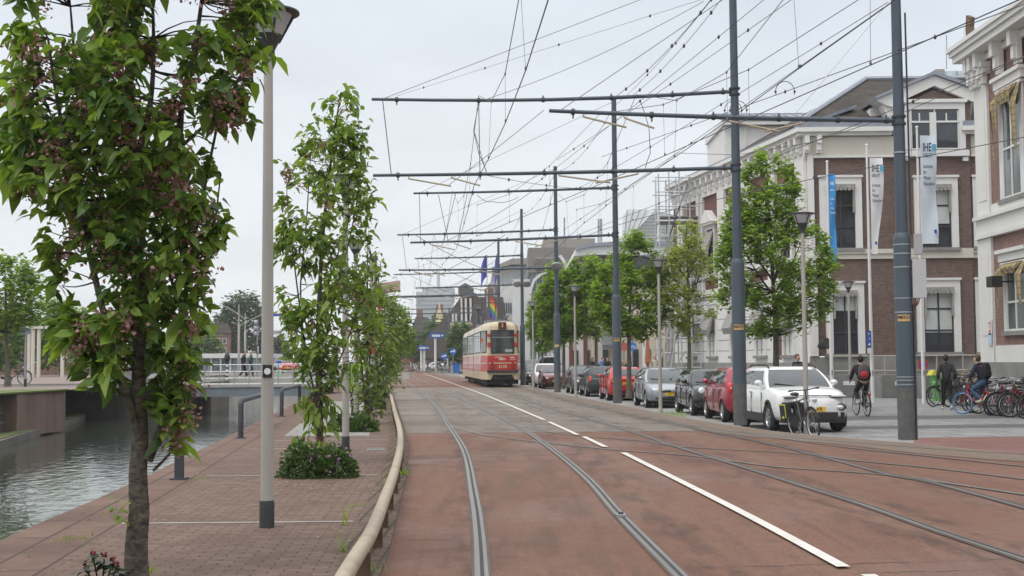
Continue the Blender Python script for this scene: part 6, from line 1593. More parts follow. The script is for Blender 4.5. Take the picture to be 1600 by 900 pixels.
# parked bicycles by the wing: prototypes, then copies
protos = [bike('parked_bicycle', 'x', (0, 0, 0), 0, BC['black']), bike('parked_bicycle', 'x', (0, 0, 0), 0, BC['black'], step=True, basket=M['black']), bike('parked_bicycle', 'x', (0, 0, 0), 0, BC['red'], step=True),
          bike('parked_bicycle', 'x', (0, 0, 0), 0, BC['white'], step=True), bike('parked_bicycle', 'x', (0, 0, 0), 0, BC['pink'], step=True), bike('parked_bicycle', 'x', (0, 0, 0), 0, BC['grey']), bike('parked_bicycle', 'x', (0, 0, 0), 0, BC['blue'], basket=mat('wicker', (.25, .16, .08), .8))]
used = set()
rn = random.Random(12)
spots = [  # px, depth, yaw, prototype, label
    (1474, 43.0, 205, 0, 'black bicycle first in the row, its wheels showing left of the man walking'),
    (1486, 43.6, 200, 5, 'grey bicycle second in the row, behind the legs of the man walking'),
    (1499, 42.8, 210, 1, 'black bicycle with a front basket just right of the man walking'),
    (1512, 44.0, 203, 0, 'black bicycle in the row halfway between the walker and the red bicycle rider'),
    (1522, 43.2, 198, 6, 'blue bicycle with a wicker basket behind the front wheel of the red bicycle'),
    (1536, 44.4, 207, 1, 'black basket bicycle behind the rider in the navy jacket'),
    (1549, 43.4, 200, 5, 'grey bicycle behind the saddle of the red bicycle'),
    (1566, 41.2, 196, 3, 'white step through bicycle next to the rear wheel of the red bicycle'),
    (1574, 42.3, 192, 2, 'red step through bicycle below the white corner pilaster'),
    (1586, 41.0, 203, 4, 'pink bicycle in the row before the cropped red brick window'),
    (1596, 42.0, 207, 2, 'second red bicycle, behind the pink one'),
    (1604, 40.4, 200, 0, 'black bicycle last in the row at the frame edge'),
    (1618, 41.2, 196, 1, 'black basket bicycle beyond the frame edge of the row'),
    (1583, 44.2, 15, 0, 'black bicycle in the back row under the lower striped awning'),
    (1565, 45.6, 20, 5, 'grey bicycle in the back row beside the white plinth corner'),
    (1507, 46.2, 22, 6, 'blue bicycle in the back row beside the green waste bin'),
    (1524, 46.6, 18, 1, 'black basket bicycle in the back row, near the narrow window'),
    (1541, 46.4, 14, 0, 'black bicycle in the back row right behind the rider'),
]
for px, Y, rz, k_, lab in spots:
    Y = min(Y, 14.9 * 2000 / (px - 800) + (1.0 if 15 < rz < 25 else 0) - (.4 if k_ == 3 else 0)) if px > 1530 else Y + 1.3
    o = protos[k_] if k_ not in used else copy_tree(protos[k_]); used.add(k_)
    o.location = gbase(px, Y, plaza_z(Y)); o.rotation_euler = (R_(rn.uniform(-11, 11)), 0, R_(rz + rn.uniform(-14, 14)))
    tag(o, lab, group='bicycles parked beside the brick wing')
far_b = [(1012, 84, 20, 5, 'grey bicycle parked beside the sand coloured shop, left of the scaffolding'), (1020, 85, 10, 3, 'white bicycle parked left of the scaffolding'), (1029, 84, 30, 0, 'black bicycle parked before the lamp post and scaffolding'), (1003, 86, 5, 4, 'pink bicycle right of the blue round sign'),
         (884, 84, 40, 4, 'pink bicycle between the maroon car and the grass bed'), (890, 86, 30, 0, 'black bicycle behind the lamp post next to the green estate'), (897, 88, 20, 2, 'red bicycle beyond the green estate car'),
         (648, 186, 10, 0, 'black bicycle parked at the far traffic island'), (676, 184, 170, 5, 'grey bicycle at the foot of the tall blue sign'), (696, 182, 10, 3, 'white bicycle near the blue waste bin by the tram')]
for px, Y, rz, k_, lab in far_b:
    o = copy_tree(protos[k_]); o.location = gbase(px, Y, PL + .02 if Y < 120 else .02); o.rotation_euler = (0, 0, R_(rz)); tag(o, lab, group='bicycles parked further down the street')

# ================================================================ people
def skin(name, pts, edges, rad, m, parent, sub=2, root_i=0):
    me = bpy.data.meshes.new(name); me.from_pydata([tuple(p) for p in pts], edges, []); me.materials.append(m)
    o = bpy.data.objects.new(name, me); COL.objects.link(o)
    bm = bmesh.new(); bm.from_mesh(me); ly = bm.verts.layers.skin.verify(); bm.verts.ensure_lookup_table()
    for i, v in enumerate(bm.verts):
        r0 = rad[i]; v[ly].radius = r0 if isinstance(r0, tuple) else (r0, r0); v[ly].use_root = (i == root_i)
    bm.to_mesh(me); bm.free()
    o.modifiers.new('k', 'SKIN').use_smooth_shade = True
    s_ = o.modifiers.new('s', 'SUBSURF'); s_.levels = sub; s_.render_levels = sub
    apply_mods(o); o.parent = parent
    return o
skins = {'light': mat('light skin', (.50, .31, .23), .55, var=.06), 'tan': mat('tan skin', (.34, .20, .14), .55, var=.06)}
def cloth(name, c): return mat(name, c, .85, var=.12, scale=6, bmp=.25, bscale=12)
CL = {k_: cloth(k_ + ' cloth', c) for k_, c in (('black', (.014, .014, .016)), ('charcoal', (.03, .03, .033)), ('navy', (.014, .018, .042)), ('jeans', (.045, .085, .16)), ('white', (.6, .6, .58)), ('blue', (.08, .18, .42)), ('ochre', (.28, .16, .05)), ('green', (.03, .09, .075)), ('grey', (.16, .16, .17)), ('red', (.42, .025, .03)), ('cream', (.5, .45, .36)))}
HAIR = {k_: mat(k_ + ' hair', c, .6, var=.3, scale=20) for k_, c in (('dark', (.012, .010, .009)), ('brown', (.075, .04, .022)), ('grey', (.45, .43, .40)), ('auburn', (.14, .055, .025)))}
def person(label, loc, rz, J=None, top='black', bottom='black', shoes='white', hair='dark', tone='light', s=1.0, hood=False, long_hair=False, coat=0, group=None):
    """x forward, y left. J overrides joints of the standing pose."""
    root = thing('person', label, 'person', loc, rz, group)
    j = dict(pel=(0, 0, .96), waist=(0, 0, 1.10), chest=(.0, 0, 1.33), neck=(.0, 0, 1.50), jaw=(.03, 0, 1.575), head=(.015, 0, 1.655), crown=(.0, 0, 1.735),
             shl=(0, .18, 1.43), ell=(-.02, .24, 1.16), wrl=(.06, .24, .93), shr=(0, -.18, 1.43), elr=(-.02, -.24, 1.16), wrr=(.06, -.24, .93),
             hil=(0, .09, .93), knl=(.02, .10, .51), anl=(-.02, .10, .10), tol=(.13, .11, .035), hir=(0, -.09, .93), knr=(.02, -.10, .51), anr=(-.02, -.10, .10), tor=(.13, -.11, .035))
    j.update(J or {}); V = {k_: Vector(v) * s for k_, v in j.items()}
    pts, ed, rad, idx = [], [], [], {}
    def add(k_, p, r0, par=None):
        idx[k_] = len(pts); pts.append(p); rad.append(r0 if isinstance(r0, tuple) else r0); 
        if par is not None: ed.append((idx[par], idx[k_]))
    sc = lambda *a: tuple(x * s for x in a)
    add('pel', V['pel'], sc(.10, .08)); add('waist', V['waist'], sc(.10, .075), 'pel'); add('chest', V['chest'], sc(.13, .09), 'waist'); add('neck', V['neck'], .055 * s, 'chest')
    add('jaw', V['jaw'], sc(.062, .07), 'neck'); add('head', V['head'], sc(.078, .095), 'jaw'); add('crown', V['crown'], sc(.06, .075), 'head')
    fw = (V['jaw'] - V['neck']); fw = Vector((1, 0, 0)) if 'face' not in j else Vector(j['face']).normalized()
    add('nose', V['jaw'].lerp(V['head'], .45) + fw * .108 * s, .014 * s, 'head')
    for sd in 'lr':
        add('sh' + sd, V['sh' + sd], .062 * s, 'chest'); add('el' + sd, V['el' + sd], .043 * s, 'sh' + sd); add('wr' + sd, V['wr' + sd], .030 * s, 'el' + sd)
        d = (V['wr' + sd] - V['el' + sd]).normalized(); pa = V['wr' + sd] + d * .07 * s; add('pa' + sd, pa, sc(.036, .02), 'wr' + sd)
        sw = d.orthogonal().normalized(); sw = Vector((0, 1, 0)).cross(d).normalized() if abs(d.y) < .9 else sw
        for q_, (o_, ln) in enumerate(((-.028, .07), (-.010, .085), (.009, .08), (.026, .06))):
            add('f%d%s' % (q_, sd), pa + sw * o_ * s + d * ln * .55 * s, .0095 * s, 'pa' + sd); add('g%d%s' % (q_, sd), pa + sw * o_ * s + d * ln * s + Vector((.02, 0, 0)) * s, .008 * s, 'f%d%s' % (q_, sd))
        add('th' + sd, V['wr' + sd] + d * .05 * s + fw * .05 * s, .011 * s, 'wr' + sd)
        add('hi' + sd, V['hi' + sd], .070 * s, 'pel'); add('kn' + sd, V['kn' + sd], .058 * s, 'hi' + sd); add('an' + sd, V['an' + sd], .042 * s, 'kn' + sd); add('to' + sd, V['to' + sd], .034 * s, 'an' + sd)
    skin('body', pts, ed, rad, skins[tone], root, 1)
    # eyes and ears belong to the face
    ey = MB(); up = (V['crown'] - V['jaw']).normalized(); lf = up.cross(fw).normalized()
    for sg in (-1, 1): ey.ball(V['head'] + fw * .088 * s + lf * sg * .033 * s, .011 * s, 6, 4)
    ey.build('eyes', M['black'], root)
    mo = MB(); mo.ball(V['jaw'] + fw * .078 * s - up * .012 * s, (.012 * s, .026 * s, .007 * s), 6, 4); mo.build('mouth', M['sign_red'], root)
    er = MB(); [er.ball(V['head'] + lf * sg * .082 * s - up * .015 * s, (.022 * s, .012 * s, .032 * s), 6, 4) for sg in (-1, 1)]; er.build('ears', skins[tone], root)
    # garments: slightly larger skins over the same joints
    g = .022 * s
    p2 = [V['waist'].lerp(V['pel'], .75 + coat), V['waist'], V['chest'], V['neck'] - Vector((0, 0, .02)) * s]; r2 = [sc(.158, .135), sc(.155, .125), sc(.182, .138), sc(.085, .085)]; e2 = [(0, 1), (1, 2), (2, 3)]
    for sd in 'lr':
        b0 = len(p2); p2 += [V['sh' + sd], V['el' + sd], V['el' + sd].lerp(V['wr' + sd], .97)]; r2 += [.085 * s, .066 * s, .048 * s]; e2 += [(2, b0), (b0, b0 + 1), (b0 + 1, b0 + 2)]
    if hood: p2.append(V['neck'] - fw * .08 * s + Vector((0, 0, .02)) * s); r2.append(sc(.11, .07)); e2.append((3, len(p2) - 1))
    skin('jacket', p2, e2, r2, CL[top], root, 2)
    p2 = [V['waist'].lerp(V['pel'], .25)]; r2 = [sc(.143, .115)]; e2 = []
    for sd in 'lr':
        b0 = len(p2); p2 += [V['hi' + sd], V['kn' + sd], V['kn' + sd].lerp(V['an' + sd], .93)]; r2 += [.108 * s, .076 * s, .062 * s]; e2 += [(0, b0), (b0, b0 + 1), (b0 + 1, b0 + 2)]
    skin('trousers', p2, e2, r2, CL[bottom], root, 2)
    for sd in 'lr':
        a, t_ = V['an' + sd], V['to' + sd]; d = (t_ - a); d.normalize()
        skin('shoe', [a - Vector((0, 0, .045)) * s - d * .03 * s, a - Vector((0, 0, .03)) * s + d * .05 * s, t_ + d * .05 * s], [(0, 1), (1, 2)], [sc(.052, .055), sc(.052, .05), sc(.045, .032)], CL[shoes], root, 2)
    hm = MB(); c = V['head'].lerp(V['crown'], .35) - fw * .016 * s
    hm.ball(c, (.108 * s, .092 * s, .112 * s), 14, 10)
    bmx = [(i, v) for i, v in enumerate(hm.v)]
    hm.v = [tuple(Vector(v) if (Vector(v) - c).dot(fw) < .055 * s or (Vector(v) - c).z > .045 * s else Vector(v) - fw * .045 * s) for v in hm.v]
    if long_hair: hm.ball(c - fw * .04 * s - Vector((0, 0, .12 * s)), (.07 * s, .09 * s, .17 * s), 10, 8)
    hm.build('hair', HAIR[hair], root, smooth=True)
    return root, V
def backpack(label, loc, rz, c, M_, size=(.17, .30, .44), accent=None, tilt=0):
    root = thing('backpack', label, 'backpack', loc, rz); root.rotation_euler = (0, tilt, rz)
    mb = MB(); mb.ball(c, (size[0] / 2 * 1.25, size[1] / 2 * 1.2, size[2] / 2 * 1.15), 14, 12)
    mb.v = [tuple(Vector(c) + Vector([math.copysign(min(abs(d), l), d) for d, l in zip(Vector(v) - Vector(c), (size[0] / 2, size[1] / 2, size[2] / 2))])) for v in mb.v]
    mb.build('bag', M_, root, smooth=50)
    mb = MB(); mb.ball(Vector(c) + Vector((-size[0] * .5, 0, -size[2] * .18)), (.05, size[1] * .40, size[2] * .24), 12, 8); mb.build('front_pocket', accent or M_, root, smooth=True)
    mb = MB()
    for sg in (-1, 1): mb.tube([Vector(c) + Vector((size[0] * .45, sg * .10, size[2] * .46)), Vector(c) + Vector((size[0] * .5 + .13, sg * .12, size[2] * .42)), Vector(c) + Vector((size[0] * .5 + .19, sg * .13, 0)), Vector(c) + Vector((size[0] * .45, sg * .11, -size[2] * .42))], .022, 5)
    mb.build('strap', M['black'] if not accent else CL['charcoal'], root); return root
def ridepose(lean=.16, lift=0):
    z = .96
    return dict(pel=(-.20, 0, 1.00), waist=(-.17, 0, 1.13), chest=(-.08 + lean * .25, 0, 1.36), neck=(-.03 + lean * .5, 0, 1.53), jaw=(.01 + lean * .55, 0, 1.61), head=(-.005 + lean * .55, 0, 1.69), crown=(-.02 + lean * .55, 0, 1.77),
                shl=(-.04 + lean * .4, .19, 1.46), ell=(.08, .27, 1.22), wrl=(.19, .27, 1.09), shr=(-.04 + lean * .4, -.19, 1.46), elr=(.08, -.27, 1.22), wrr=(.19, -.27, 1.09),
                hil=(-.18, .09, .98), knl=(.20, .11, .74), anl=(-.14, .12, .46), tol=(.02, .13, .40), hir=(-.18, -.09, .98), knr=(.10, -.11, .56), anr=(.02, -.12, .20), tor=(.16, -.13, .15))
# cyclist in black riding away
p = G(1347, 650, PL); rz = R_(92)
bike('ridden_bicycle', 'black city bicycle ridden away from us by the cyclist with the red and grey backpack', p, rz, BC['black'])
person('cyclist in black riding away with a red and grey backpack on the back', p, rz, ridepose(.1), 'black', 'black', 'white', 'dark')
backpack('red and grey backpack on the back of the cyclist in black', p, rz, (-.235, 0, 1.33), mat('dark grey pack cloth', (.09, .07, .075), .8), (.16, .31, .46), CL['red'])
# man walking
p = G(1480, 641, PL)
walk = dict(knl=(.10, .09, .50), anl=(.16, .09, .12), tol=(.31, .10, .07), knr=(.0, -.10, .52), anr=(-.28, -.10, .17), tor=(-.14, -.10, .05), ell=(-.10, .27, 1.16), wrl=(.05, .25, .98), elr=(-.10, -.27, 1.16), wrr=(.05, -.25, .98), pel=(0, 0, .94))
person('man in a black hooded jacket walking away in white trainers between pole and bicycles', p, R_(82), walk, 'charcoal', 'black', 'white', 'dark', 'tan', 1.03, hood=True, coat=.5)
# rider of the red bicycle with the blue front tyre
p = G(1531, 648, PL); rz = R_(133)
bike('ridden_bicycle', 'red bicycle with a blue front tyre ridden by the man in the navy jacket', p, rz, BC['red'], tyre=blue_tyre, step=True)
person('man in navy jacket and jeans riding the red bicycle with the blue front tyre', p, rz, ridepose(.1), 'navy', 'jeans', 'cream', 'brown', 'light', 1.0, hood=True, coat=.6)
backpack('black backpack worn by the rider in the navy jacket', p, rz, (-.25, 0, 1.33), CL['black'], (.18, .32, .50))
# people beyond the cars
def at_feet(px, Y, z): return gbase(px, Y, z)
person('auburn haired woman in a dark top looking over the roof of the white car', at_feet(1246, 46, .0), R_(-60), None, 'navy', 'jeans', 'black', 'auburn', 'light', .95, long_hair=False)
person('grey haired woman in a pale jacket behind the silver car', at_feet(1023, 66, .12), R_(-80), None, 'cream', 'grey', 'black', 'grey', 'light', .95, long_hair=True)
sit = dict(pel=(0, 0, .52), waist=(0, 0, .66), chest=(.03, 0, .90), neck=(.06, 0, 1.06), jaw=(.10, 0, 1.135), head=(.085, 0, 1.215), crown=(.07, 0, 1.295), shl=(.03, .18, .99), ell=(.10, .24, .74), wrl=(.32, .16, .70), shr=(.03, -.18, .99), elr=(.10, -.24, .74), wrr=(.32, -.16, .70), hil=(.02, .09, .50), knl=(.44, .12, .50), anl=(.42, .12, .10), tol=(.56, .13, .035), hir=(.02, -.09, .50), knr=(.44, -.12, .50), anr=(.42, -.12, .10), tor=(.56, -.13, .035))
def seat(px, Y, z, rz, lab):
    t_ = thing('terrace_chair', lab, 'chair', at_feet(px, Y, z), R_(rz), 'terrace chairs before the shop')
    mb = MB(); mb.box((.05, 0, .40), (.46, .46, .04)); mb.build('seat', M['black'], t_)
    mb = MB(); mb.box((-.20, 0, .66), (.035, .44, .40), M=Matrix.Rotation(R_(-8), 3, 'Y')); mb.build('backrest', M['black'], t_)
    for x in (-.16, .25):
        for y in (-.2, .2):
            mb = MB(); mb.tube([(x, y, 0), (x, y, .39)], .015, 5); mb.build('leg', M['darksteel'], t_)
for px, Y, rz, tp, hr, lab, z in ((941, 92, -60, 'blue', 'brown', 'seated person in a blue coat left of the third blue pole', .42), (949, 91, -100, 'black', 'dark', 'seated person in black beside the person in blue', .42), (925, 95, -40, 'black', 'dark', 'seated dark haired person alone under the trees', .42), (976, 90, 110, 'ochre', 'grey', 'seated person in an ochre jacket with their back to us', .42), (988, 91, -150, 'black', 'dark', 'seated person in black right of the tree trunk', .42)):
    person(lab, at_feet(px, Y, z), R_(rz), sit, tp, 'jeans', 'black', hr, 'light', 1.0, long_hair=(hr == 'dark'))
    seat(px, Y, z, rz, 'black terrace chair under the ' + lab.replace('seated ', ''))
mb = MB()
tb = thing('terrace_platform', 'raised dark terrace floor carrying the seated people behind the cars', 'platform', gbase(955, 92, .0))
mb.box((.4, .5, .20), (9, 7, .42)); mb.build('deck', M['dark_tile'], tb)
walk2 = dict(walk)
person('pedestrian in black striding over the road beyond the bridge', at_feet(381, 80, BZ), R_(5), walk2, 'black', 'black', 'white', 'dark')
person('pedestrian in a dark green coat walking beside the one in black', at_feet(392, 82, BZ), R_(20), walk2, 'green', 'charcoal', 'black', 'grey', coat=.8)
# ================================================================ poles, lamps, wires, street furniture
def vpole(loc, h): return loc
POLES = [  # base px, base py, Y, top z, [(attach z from image py, tip px, tip py)], label, detail
    (1417, 687, None, 10.6, [(188, 858, 173)], 'thickest slate blue catenary pole, nearest of the row, with grey cabinets strapped on'),
    (1157, 664, None, 10.9, [(143, 581, 155), (262, 583, 274)], 'slate blue catenary pole in front of the cherry red hatchback, carrying two long arms'),
    (965, 630, None, 10.9, [(293, 646, 302), (367, 641, 379)], 'slate blue catenary pole in front of the bright red hatchback'),
    (871, 613, None, 11.0, [(359, 621, 367), (418, 623, 422)], 'slate blue catenary pole between the maroon car and the grass bed'),
    (817, 602, None, 11.2, [(399, 648, 404), (444, 649, 450)], 'slate blue catenary pole standing right beside the tram'),
    (780, None, 97, 10.9, [(424, 615, 429), (459, 608, 463)], 'catenary pole rising behind the roof of the tram'),
]
contact_nodes = []
POLE_OBJ = []
def arm_part(parent, L0, a, tip, r0, sag=.0, mat_=None):
    pts = [a.lerp(tip, i / 6) - Vector((0, 0, sag * math.sin(math.pi * i / 6))) for i in range(7)]
    mb = MB(); mb.tube([p - L0 for p in pts], [r0, r0, r0, r0 * .95, r0 * .9, r0 * .85, r0 * .8], 8)
    o = mb.build('arm', mat_ or M['pole_top'], parent, smooth=True)
    mb = MB()
    for f in (.02, .16, .33, .52, .70, .93): 
        c = a.lerp(tip, f) - Vector((0, 0, sag * math.sin(math.pi * f))) - L0
        d = (tip - a).normalized(); mb.tube([c - d * .035, c + d * .035], r0 * 1.35, 8); mb.tube([c, c + Vector((0, 0, .10 if f < .6 else -.13))], .016, 5)
    mb.build('clamp', M['darksteel'], o)
    return o, pts
for i, (bx, by, Y, zt_, arms, lab) in enumerate(POLES):
    b = G(bx, by, 0) if Y is None else gbase(bx, Y, 0)
    Y = b.y; root = thing('catenary_pole', lab, 'catenary pole', b, 0, 'catenary poles along the tram road'); POLE_OBJ.append((root, b))
    zc_ = 3.72; w0, w1 = .158, .112
    mb = MB(); mb.lathe([(w0 * 1.0, 0), (w0 * 1.0, .95)], n=18); mb.build('foot', M['pole_foot'], root, smooth=True)
    mb = MB(); mb.lathe([(w0, .952), (w0, zc_), (w0 * .96, zc_ + .05), (w1 * 1.08, zc_ + .12)], n=18); mb.build('lower_shaft', M['pole_blue'], root, smooth=True)
    mb = MB(); mb.lathe([(w1, zc_ + .10), (w1 * .80, zt_ - 2.2), (w1 * .80, zt_)], n=16); mb.build('upper_shaft', M['pole_top'], root, smooth=True)
    if i < 4:
        mb = MB(); lx = -CPOS
        d = Vector((-b.x, -b.y, 0)).normalized(); c = d * (w0 + .004) + Vector((0, 0, 2.25)); side_ = Vector((-d.y, d.x, 0))
        ang = math.atan2(d.y, d.x)
        mb = MB()
        for q_ in range(5):
            a0 = ang - .75 + q_ * .3; a1 = a0 + .3
            mb.add([Vector((math.cos(a_) * (w0 + .005), math.sin(a_) * (w0 + .005), z)) for a_, z in ((a0, 2.19), (a1, 2.19), (a1, 2.31), (a0, 2.31))], [(0, 1, 2, 3)])
        st = mb.build('number_sticker', mat('pale orange sticker', (.60, .40, .16), .5), root)
        if i < 3: text_mesh('sticker_lettering', 'M8333', .085, M['text_black'], st, d * (w0 + .012) + Vector((0, 0, 2.262)), (math.pi / 2, 0, ang + math.pi / 2), ext=.001, bold=.02, sx=.95)
    if i == 0:
        for z in (1.02, 1.10, 1.16, 2.36, 2.62, 3.2, 3.45, 3.62, 5.35):
            mb = MB(); mb.lathe([(w0 + .006, z - .012), (w0 + .006, z + .012)] if z < 3.7 else [(w1 + .006, z - .015), (w1 + .006, z + .015)], n=16); mb.build('strap', M['steel'], root, smooth=True)
        d = Vector((b.y, -b.x, 0)).normalized()
        mb = MB(); mb.box(Vector((0, -.02, 2.98)) + d * .29, (.24, .20, .72), math.atan2(d.y, d.x)); mb.build('cabinet', mat('light grey cabinet', (.44, .44, .44), .5, var=.05), root)
        mb = MB(); mb.box(Vector((0, -.02, 3.62)) + d * .28, (.15, .15, .38), math.atan2(d.y, d.x)); mb.box(Vector((0, 0, 3.35)) + d * .18, (.2, .08, .05), math.atan2(d.y, d.x)); mb.build('junction_box', mat('mid grey cabinet', (.34, .34, .34), .5, var=.05), root)
        mb = MB(); mb.tube([d * .175 + Vector((0, 0, 0)), d * .175 + Vector((0, 0, 2.5))], .022, 6); mb.tube([d * .17 + Vector((0, 0, 3.8)), d * .16 + Vector((0, 0, 8))], .018, 6)
        mb.build('conduit', M['darksteel'], root)
        mb = MB()
        for q_ in range(3): mb.tube([d * (.22 + q_ * .035) + Vector((0, -.02, 2.63)), d * (.21 + q_ * .02) + Vector((0, -.05, 2.52)), d * .19 + Vector((0, 0, 2.42))], .010, 5)
        mb.build('cable_tail', mat('rust red cable', (.22, .07, .03), .6), root)
    for q_, (ay, tx, ty) in enumerate(arms):
        a = PY(bx, ay, Y); a.x = b.x - .1; tip = PY(tx, ty, Y + .25)
        ao, pts = arm_part(root, b, a, tip, .046 if i < 3 else .05, .10 if (i == 1 and q_ == 0) else .03)
        mb = MB(); mb.lathe([(w1 + .02, -.09), (w1 + .02, -.05)], (0, 0, a.z), 14); mb.lathe([(w1 + .02, .05), (w1 + .02, .09)], (0, 0, a.z), 14); mb.build('arm_bracket', M['darksteel'], root, smooth=True)
        if q_ == 0 and i > 0 and len(arms) == 2:
            tip2 = PY(arms[1][1], arms[1][2], Y + .25)
            f_ = .03; p1 = tip.lerp(a, f_) - b; t2 = PY(bx, arms[1][0], Y); p2_ = tip2.lerp(t2, f_ + .02) - b
            mb = MB(); mb.tube([p1, p2_], .010, 4); mb.build('hanger_rod', M['wire'], root)
        # stay wire from the pole top to the arm tip
        if q_ == 0:
            mb = MB(); mb.tube([Vector((0, 0, zt_ - .1)), (tip.lerp(a, .03) - b)], .007, 4); mb.build('stay_wire', M['wire_pale'], root)
        if q_ == len(arms) - 1:                        # registration rods under the lower arm
            mb = MB()
            for f0, f1 in ((.10, .22), (.22, .30), (.52, .66), (.74, .62)):
                A = tip.lerp(a, f0) - b; B = tip.lerp(a, f1) - b
                mb.tube([A, A + Vector((0, -.02, -.10))], .016, 5); mb.tube([A + Vector((0, -.02, -.10)), B + Vector((0, -.35, -.34))], .022 if i < 3 else .03, 6)
            mb.build('registration_rod', M['insul'], root)
    if i in (3, 4):
        for sg in ((-1,) if i == 3 else (-1, 1)):
            mb = MB(); mb.lathe([(.22, -.05), (.26, -.03), (.26, .03), (.22, .05)], (sg * .30 if i == 4 else 0, -.2, PY(bx, 417 if i == 3 else 444, Y).z), 16, Matrix.Rotation(math.pi / 2, 3, 'X') @ Matrix.Rotation(.8, 3, 'X')); mb.build('tension_wheel', M['steel'], root, smooth=True)
# far poles
for px, Y, lab in ((702, 190, 'far catenary pole in front of the dark roofed hall'), (668, 228, 'far catenary pole at the traffic island between the blue signs'), (644, 285, 'very distant catenary pole left of the white sign posts'), (627, 350, 'most distant catenary pole at the end of the street')):
    b = gbase(px, Y, 0); root = thing('catenary_pole', lab, 'catenary pole', b, 0, 'catenary poles along the tram road')
    mb = MB(); mb.lathe([(.17, 0), (.17, 3.7), (.12, 3.8), (.10, 9.6)], n=8); mb.build('shaft', M['pole_blue'], root, smooth=True)
    for z, L_ in ((7.9, 8.8), (6.1, 8.6)):
        mb = MB(); mb.tube([(0, 0, z), (-L_, .2, z - .1)], .065, 5); mb.build('arm', M['pole_top'], root)
    mb = MB(); mb.tube([(-L_ + .2, .2, 7.8), (-L_ + .2, .2, 6.0)], .02, 4); mb.build('hanger_rod', M['wire'], root)
for Y, x0, x1, lab in ((118, 606, 764, 'catenary pole hidden behind the tram roof, its arms crossing the sky'), (145, 610, 745, 'catenary pole hidden behind the hall lantern, its arms crossing the sky')):
    px = x1; b = gbase(px, Y, 0); root = thing('catenary_pole', lab, 'catenary pole', b, 0, 'catenary poles along the tram road')
    mb = MB(); mb.lathe([(.17, 0), (.17, 3.7), (.12, 3.8), (.10, 8.0)], n=8); mb.build('shaft', M['pole_blue'], root, smooth=True)
    for z in (7.6, 6.05):
        mb = MB(); mb.tube([(0, 0, z), (PY(x0, 500, Y).x - b.x, .2, z - .1)], .055, 5); mb.build('arm', M['pole_top'], root)

# ---- contact lines
def mid(la, lb, Y):
    a, b = at_y(la, Y), at_y(lb, Y); return (a.x + b.x) / 2
SUP = [2, 14, 29.8, 46.5, 62, 81, 97, 118, 145, 190, 228]
def contact_line(label, fx, z=5.62, zm=7.75, ys_=SUP, r0=.0085, every=3.6, zig=.18, low=.85):
    root = thing('tram_contact_line', label, 'overhead wire', (fx(ys_[0]), ys_[0], z)); L0 = Vector(root.location)
    pts, ms_, drops = [], [], []
    for i in range(len(ys_) - 1):
        a, b = ys_[i], ys_[i + 1]; n = max(4, int((b - a) / every))
        za = zig * (1 if i % 2 else -1); zb_ = -za
        for k_ in range(n):
            t_ = k_ / n; Y = lerp(a, b, t_); xo = lerp(za, zb_, t_)
            c = Vector((fx(Y) + xo, Y, z)); sagz = (zm - z - low) * 4 * t_ * (1 - t_)
            m_ = Vector((fx(Y) + xo * .3, Y, zm - sagz)); pts.append(c); ms_.append(m_)
            if 0 < k_: drops.append((m_, c))
    mb = MB(); mb.tube([p - L0 for p in pts], r0, 4, False); mb.build('contact_wire', M['wire'], root)
    mb = MB(); mb.tube([p - L0 for p in ms_], r0 * .8, 4, False); mb.build('messenger_wire', M['wire'], root)
    for m_, c in drops[:60]:
        mb = MB(); mb.tube([m_ - L0, c - L0], .0042, 3, False); mb.ball(c - L0 + Vector((0, 0, .03)), (.02, .02, .035), 5, 4); mb.ball(m_ - L0, (.018, .018, .03), 5, 4); mb.build('dropper', M['wire_pale'], root)
    return root
contact_line('pair of overhead wires above the left tram track, hung with droppers', lambda Y: mid(L1, L2, max(Y, 9)) + max(0, 9 - Y) * -.0)
contact_line('pair of overhead wires above the right tram track where the tram runs', lambda Y: mid(R1, R2, max(Y, 13)) + max(0, 13 - Y) * .12)
# crossover and branch lines, steeper in plan
contact_line('overhead wires of the crossover crossing from left to right track', lambda Y: lerp(mid(L1, L2, 46.5), mid(R1, R2, 20) + .6, (46.5 - Y) / 26), ys_=[14, 29.8, 46.5], z=5.66, zm=7.3, zig=.05)
contact_line('overhead wires of the branch curving off to the right of the brick wing', lambda Y: 1.4 + 0.5 + (46.5 - Y) ** 1.55 * .062 if Y < 46.5 else mid(R1, R2, Y), ys_=[17.5, 23.7, 35, 46.5], z=5.66, zm=7.2, zig=.08)
# single span wires, both ends on real poles and arms
def span(label, pts, r0=.007, m='wire', sag=.15, name='span_wire', loops=()):
    root = thing(name, label, 'overhead wire', pts[0], 0, None); L0 = Vector(pts[0])
    out_ = []
    if len(pts) > 2 and 'curved' not in label and 'feeder cable' not in label and 'slack' not in label: pts = [pts[0], pts[-1]]
    for a, b in zip(pts, pts[1:]):
        a, b = Vector(a), Vector(b)
        out_ += [a.lerp(b, k_ / 8) - Vector((0, 0, sag * 4 * (k_ / 8) * (1 - k_ / 8))) - L0 for k_ in range(8)]
    out_.append(Vector(pts[-1]) - L0)
    mb = MB(); mb.tube(out_, r0, 4, False); wv_ = mb.build('wire', M[m], root)
    if (out_[-1] - out_[0]).length > 6:
        mb = MB(); [mb.ball(out_[i], (.03, .03, .045), 5, 4) for i in range(1, len(out_) - 1, 2)]; mb.build('clamp', M['wire'], wv_)
    for f in loops:
        p = out_[int(f * (len(out_) - 1))]; mb = MB(); mb.tube([p + Vector((.22 * math.cos(a) , 0, .24 * math.sin(a))) for a in [math.pi * q_ / 10 for q_ in range(-1, 12)]], .009, 4, False); mb.ball(p + Vector((.22, 0, 0)), .03, 6, 4); mb.ball(p - Vector((.22, 0, 0)), .03, 6, 4); mb.build('jumper_loop', M['wire'], root)
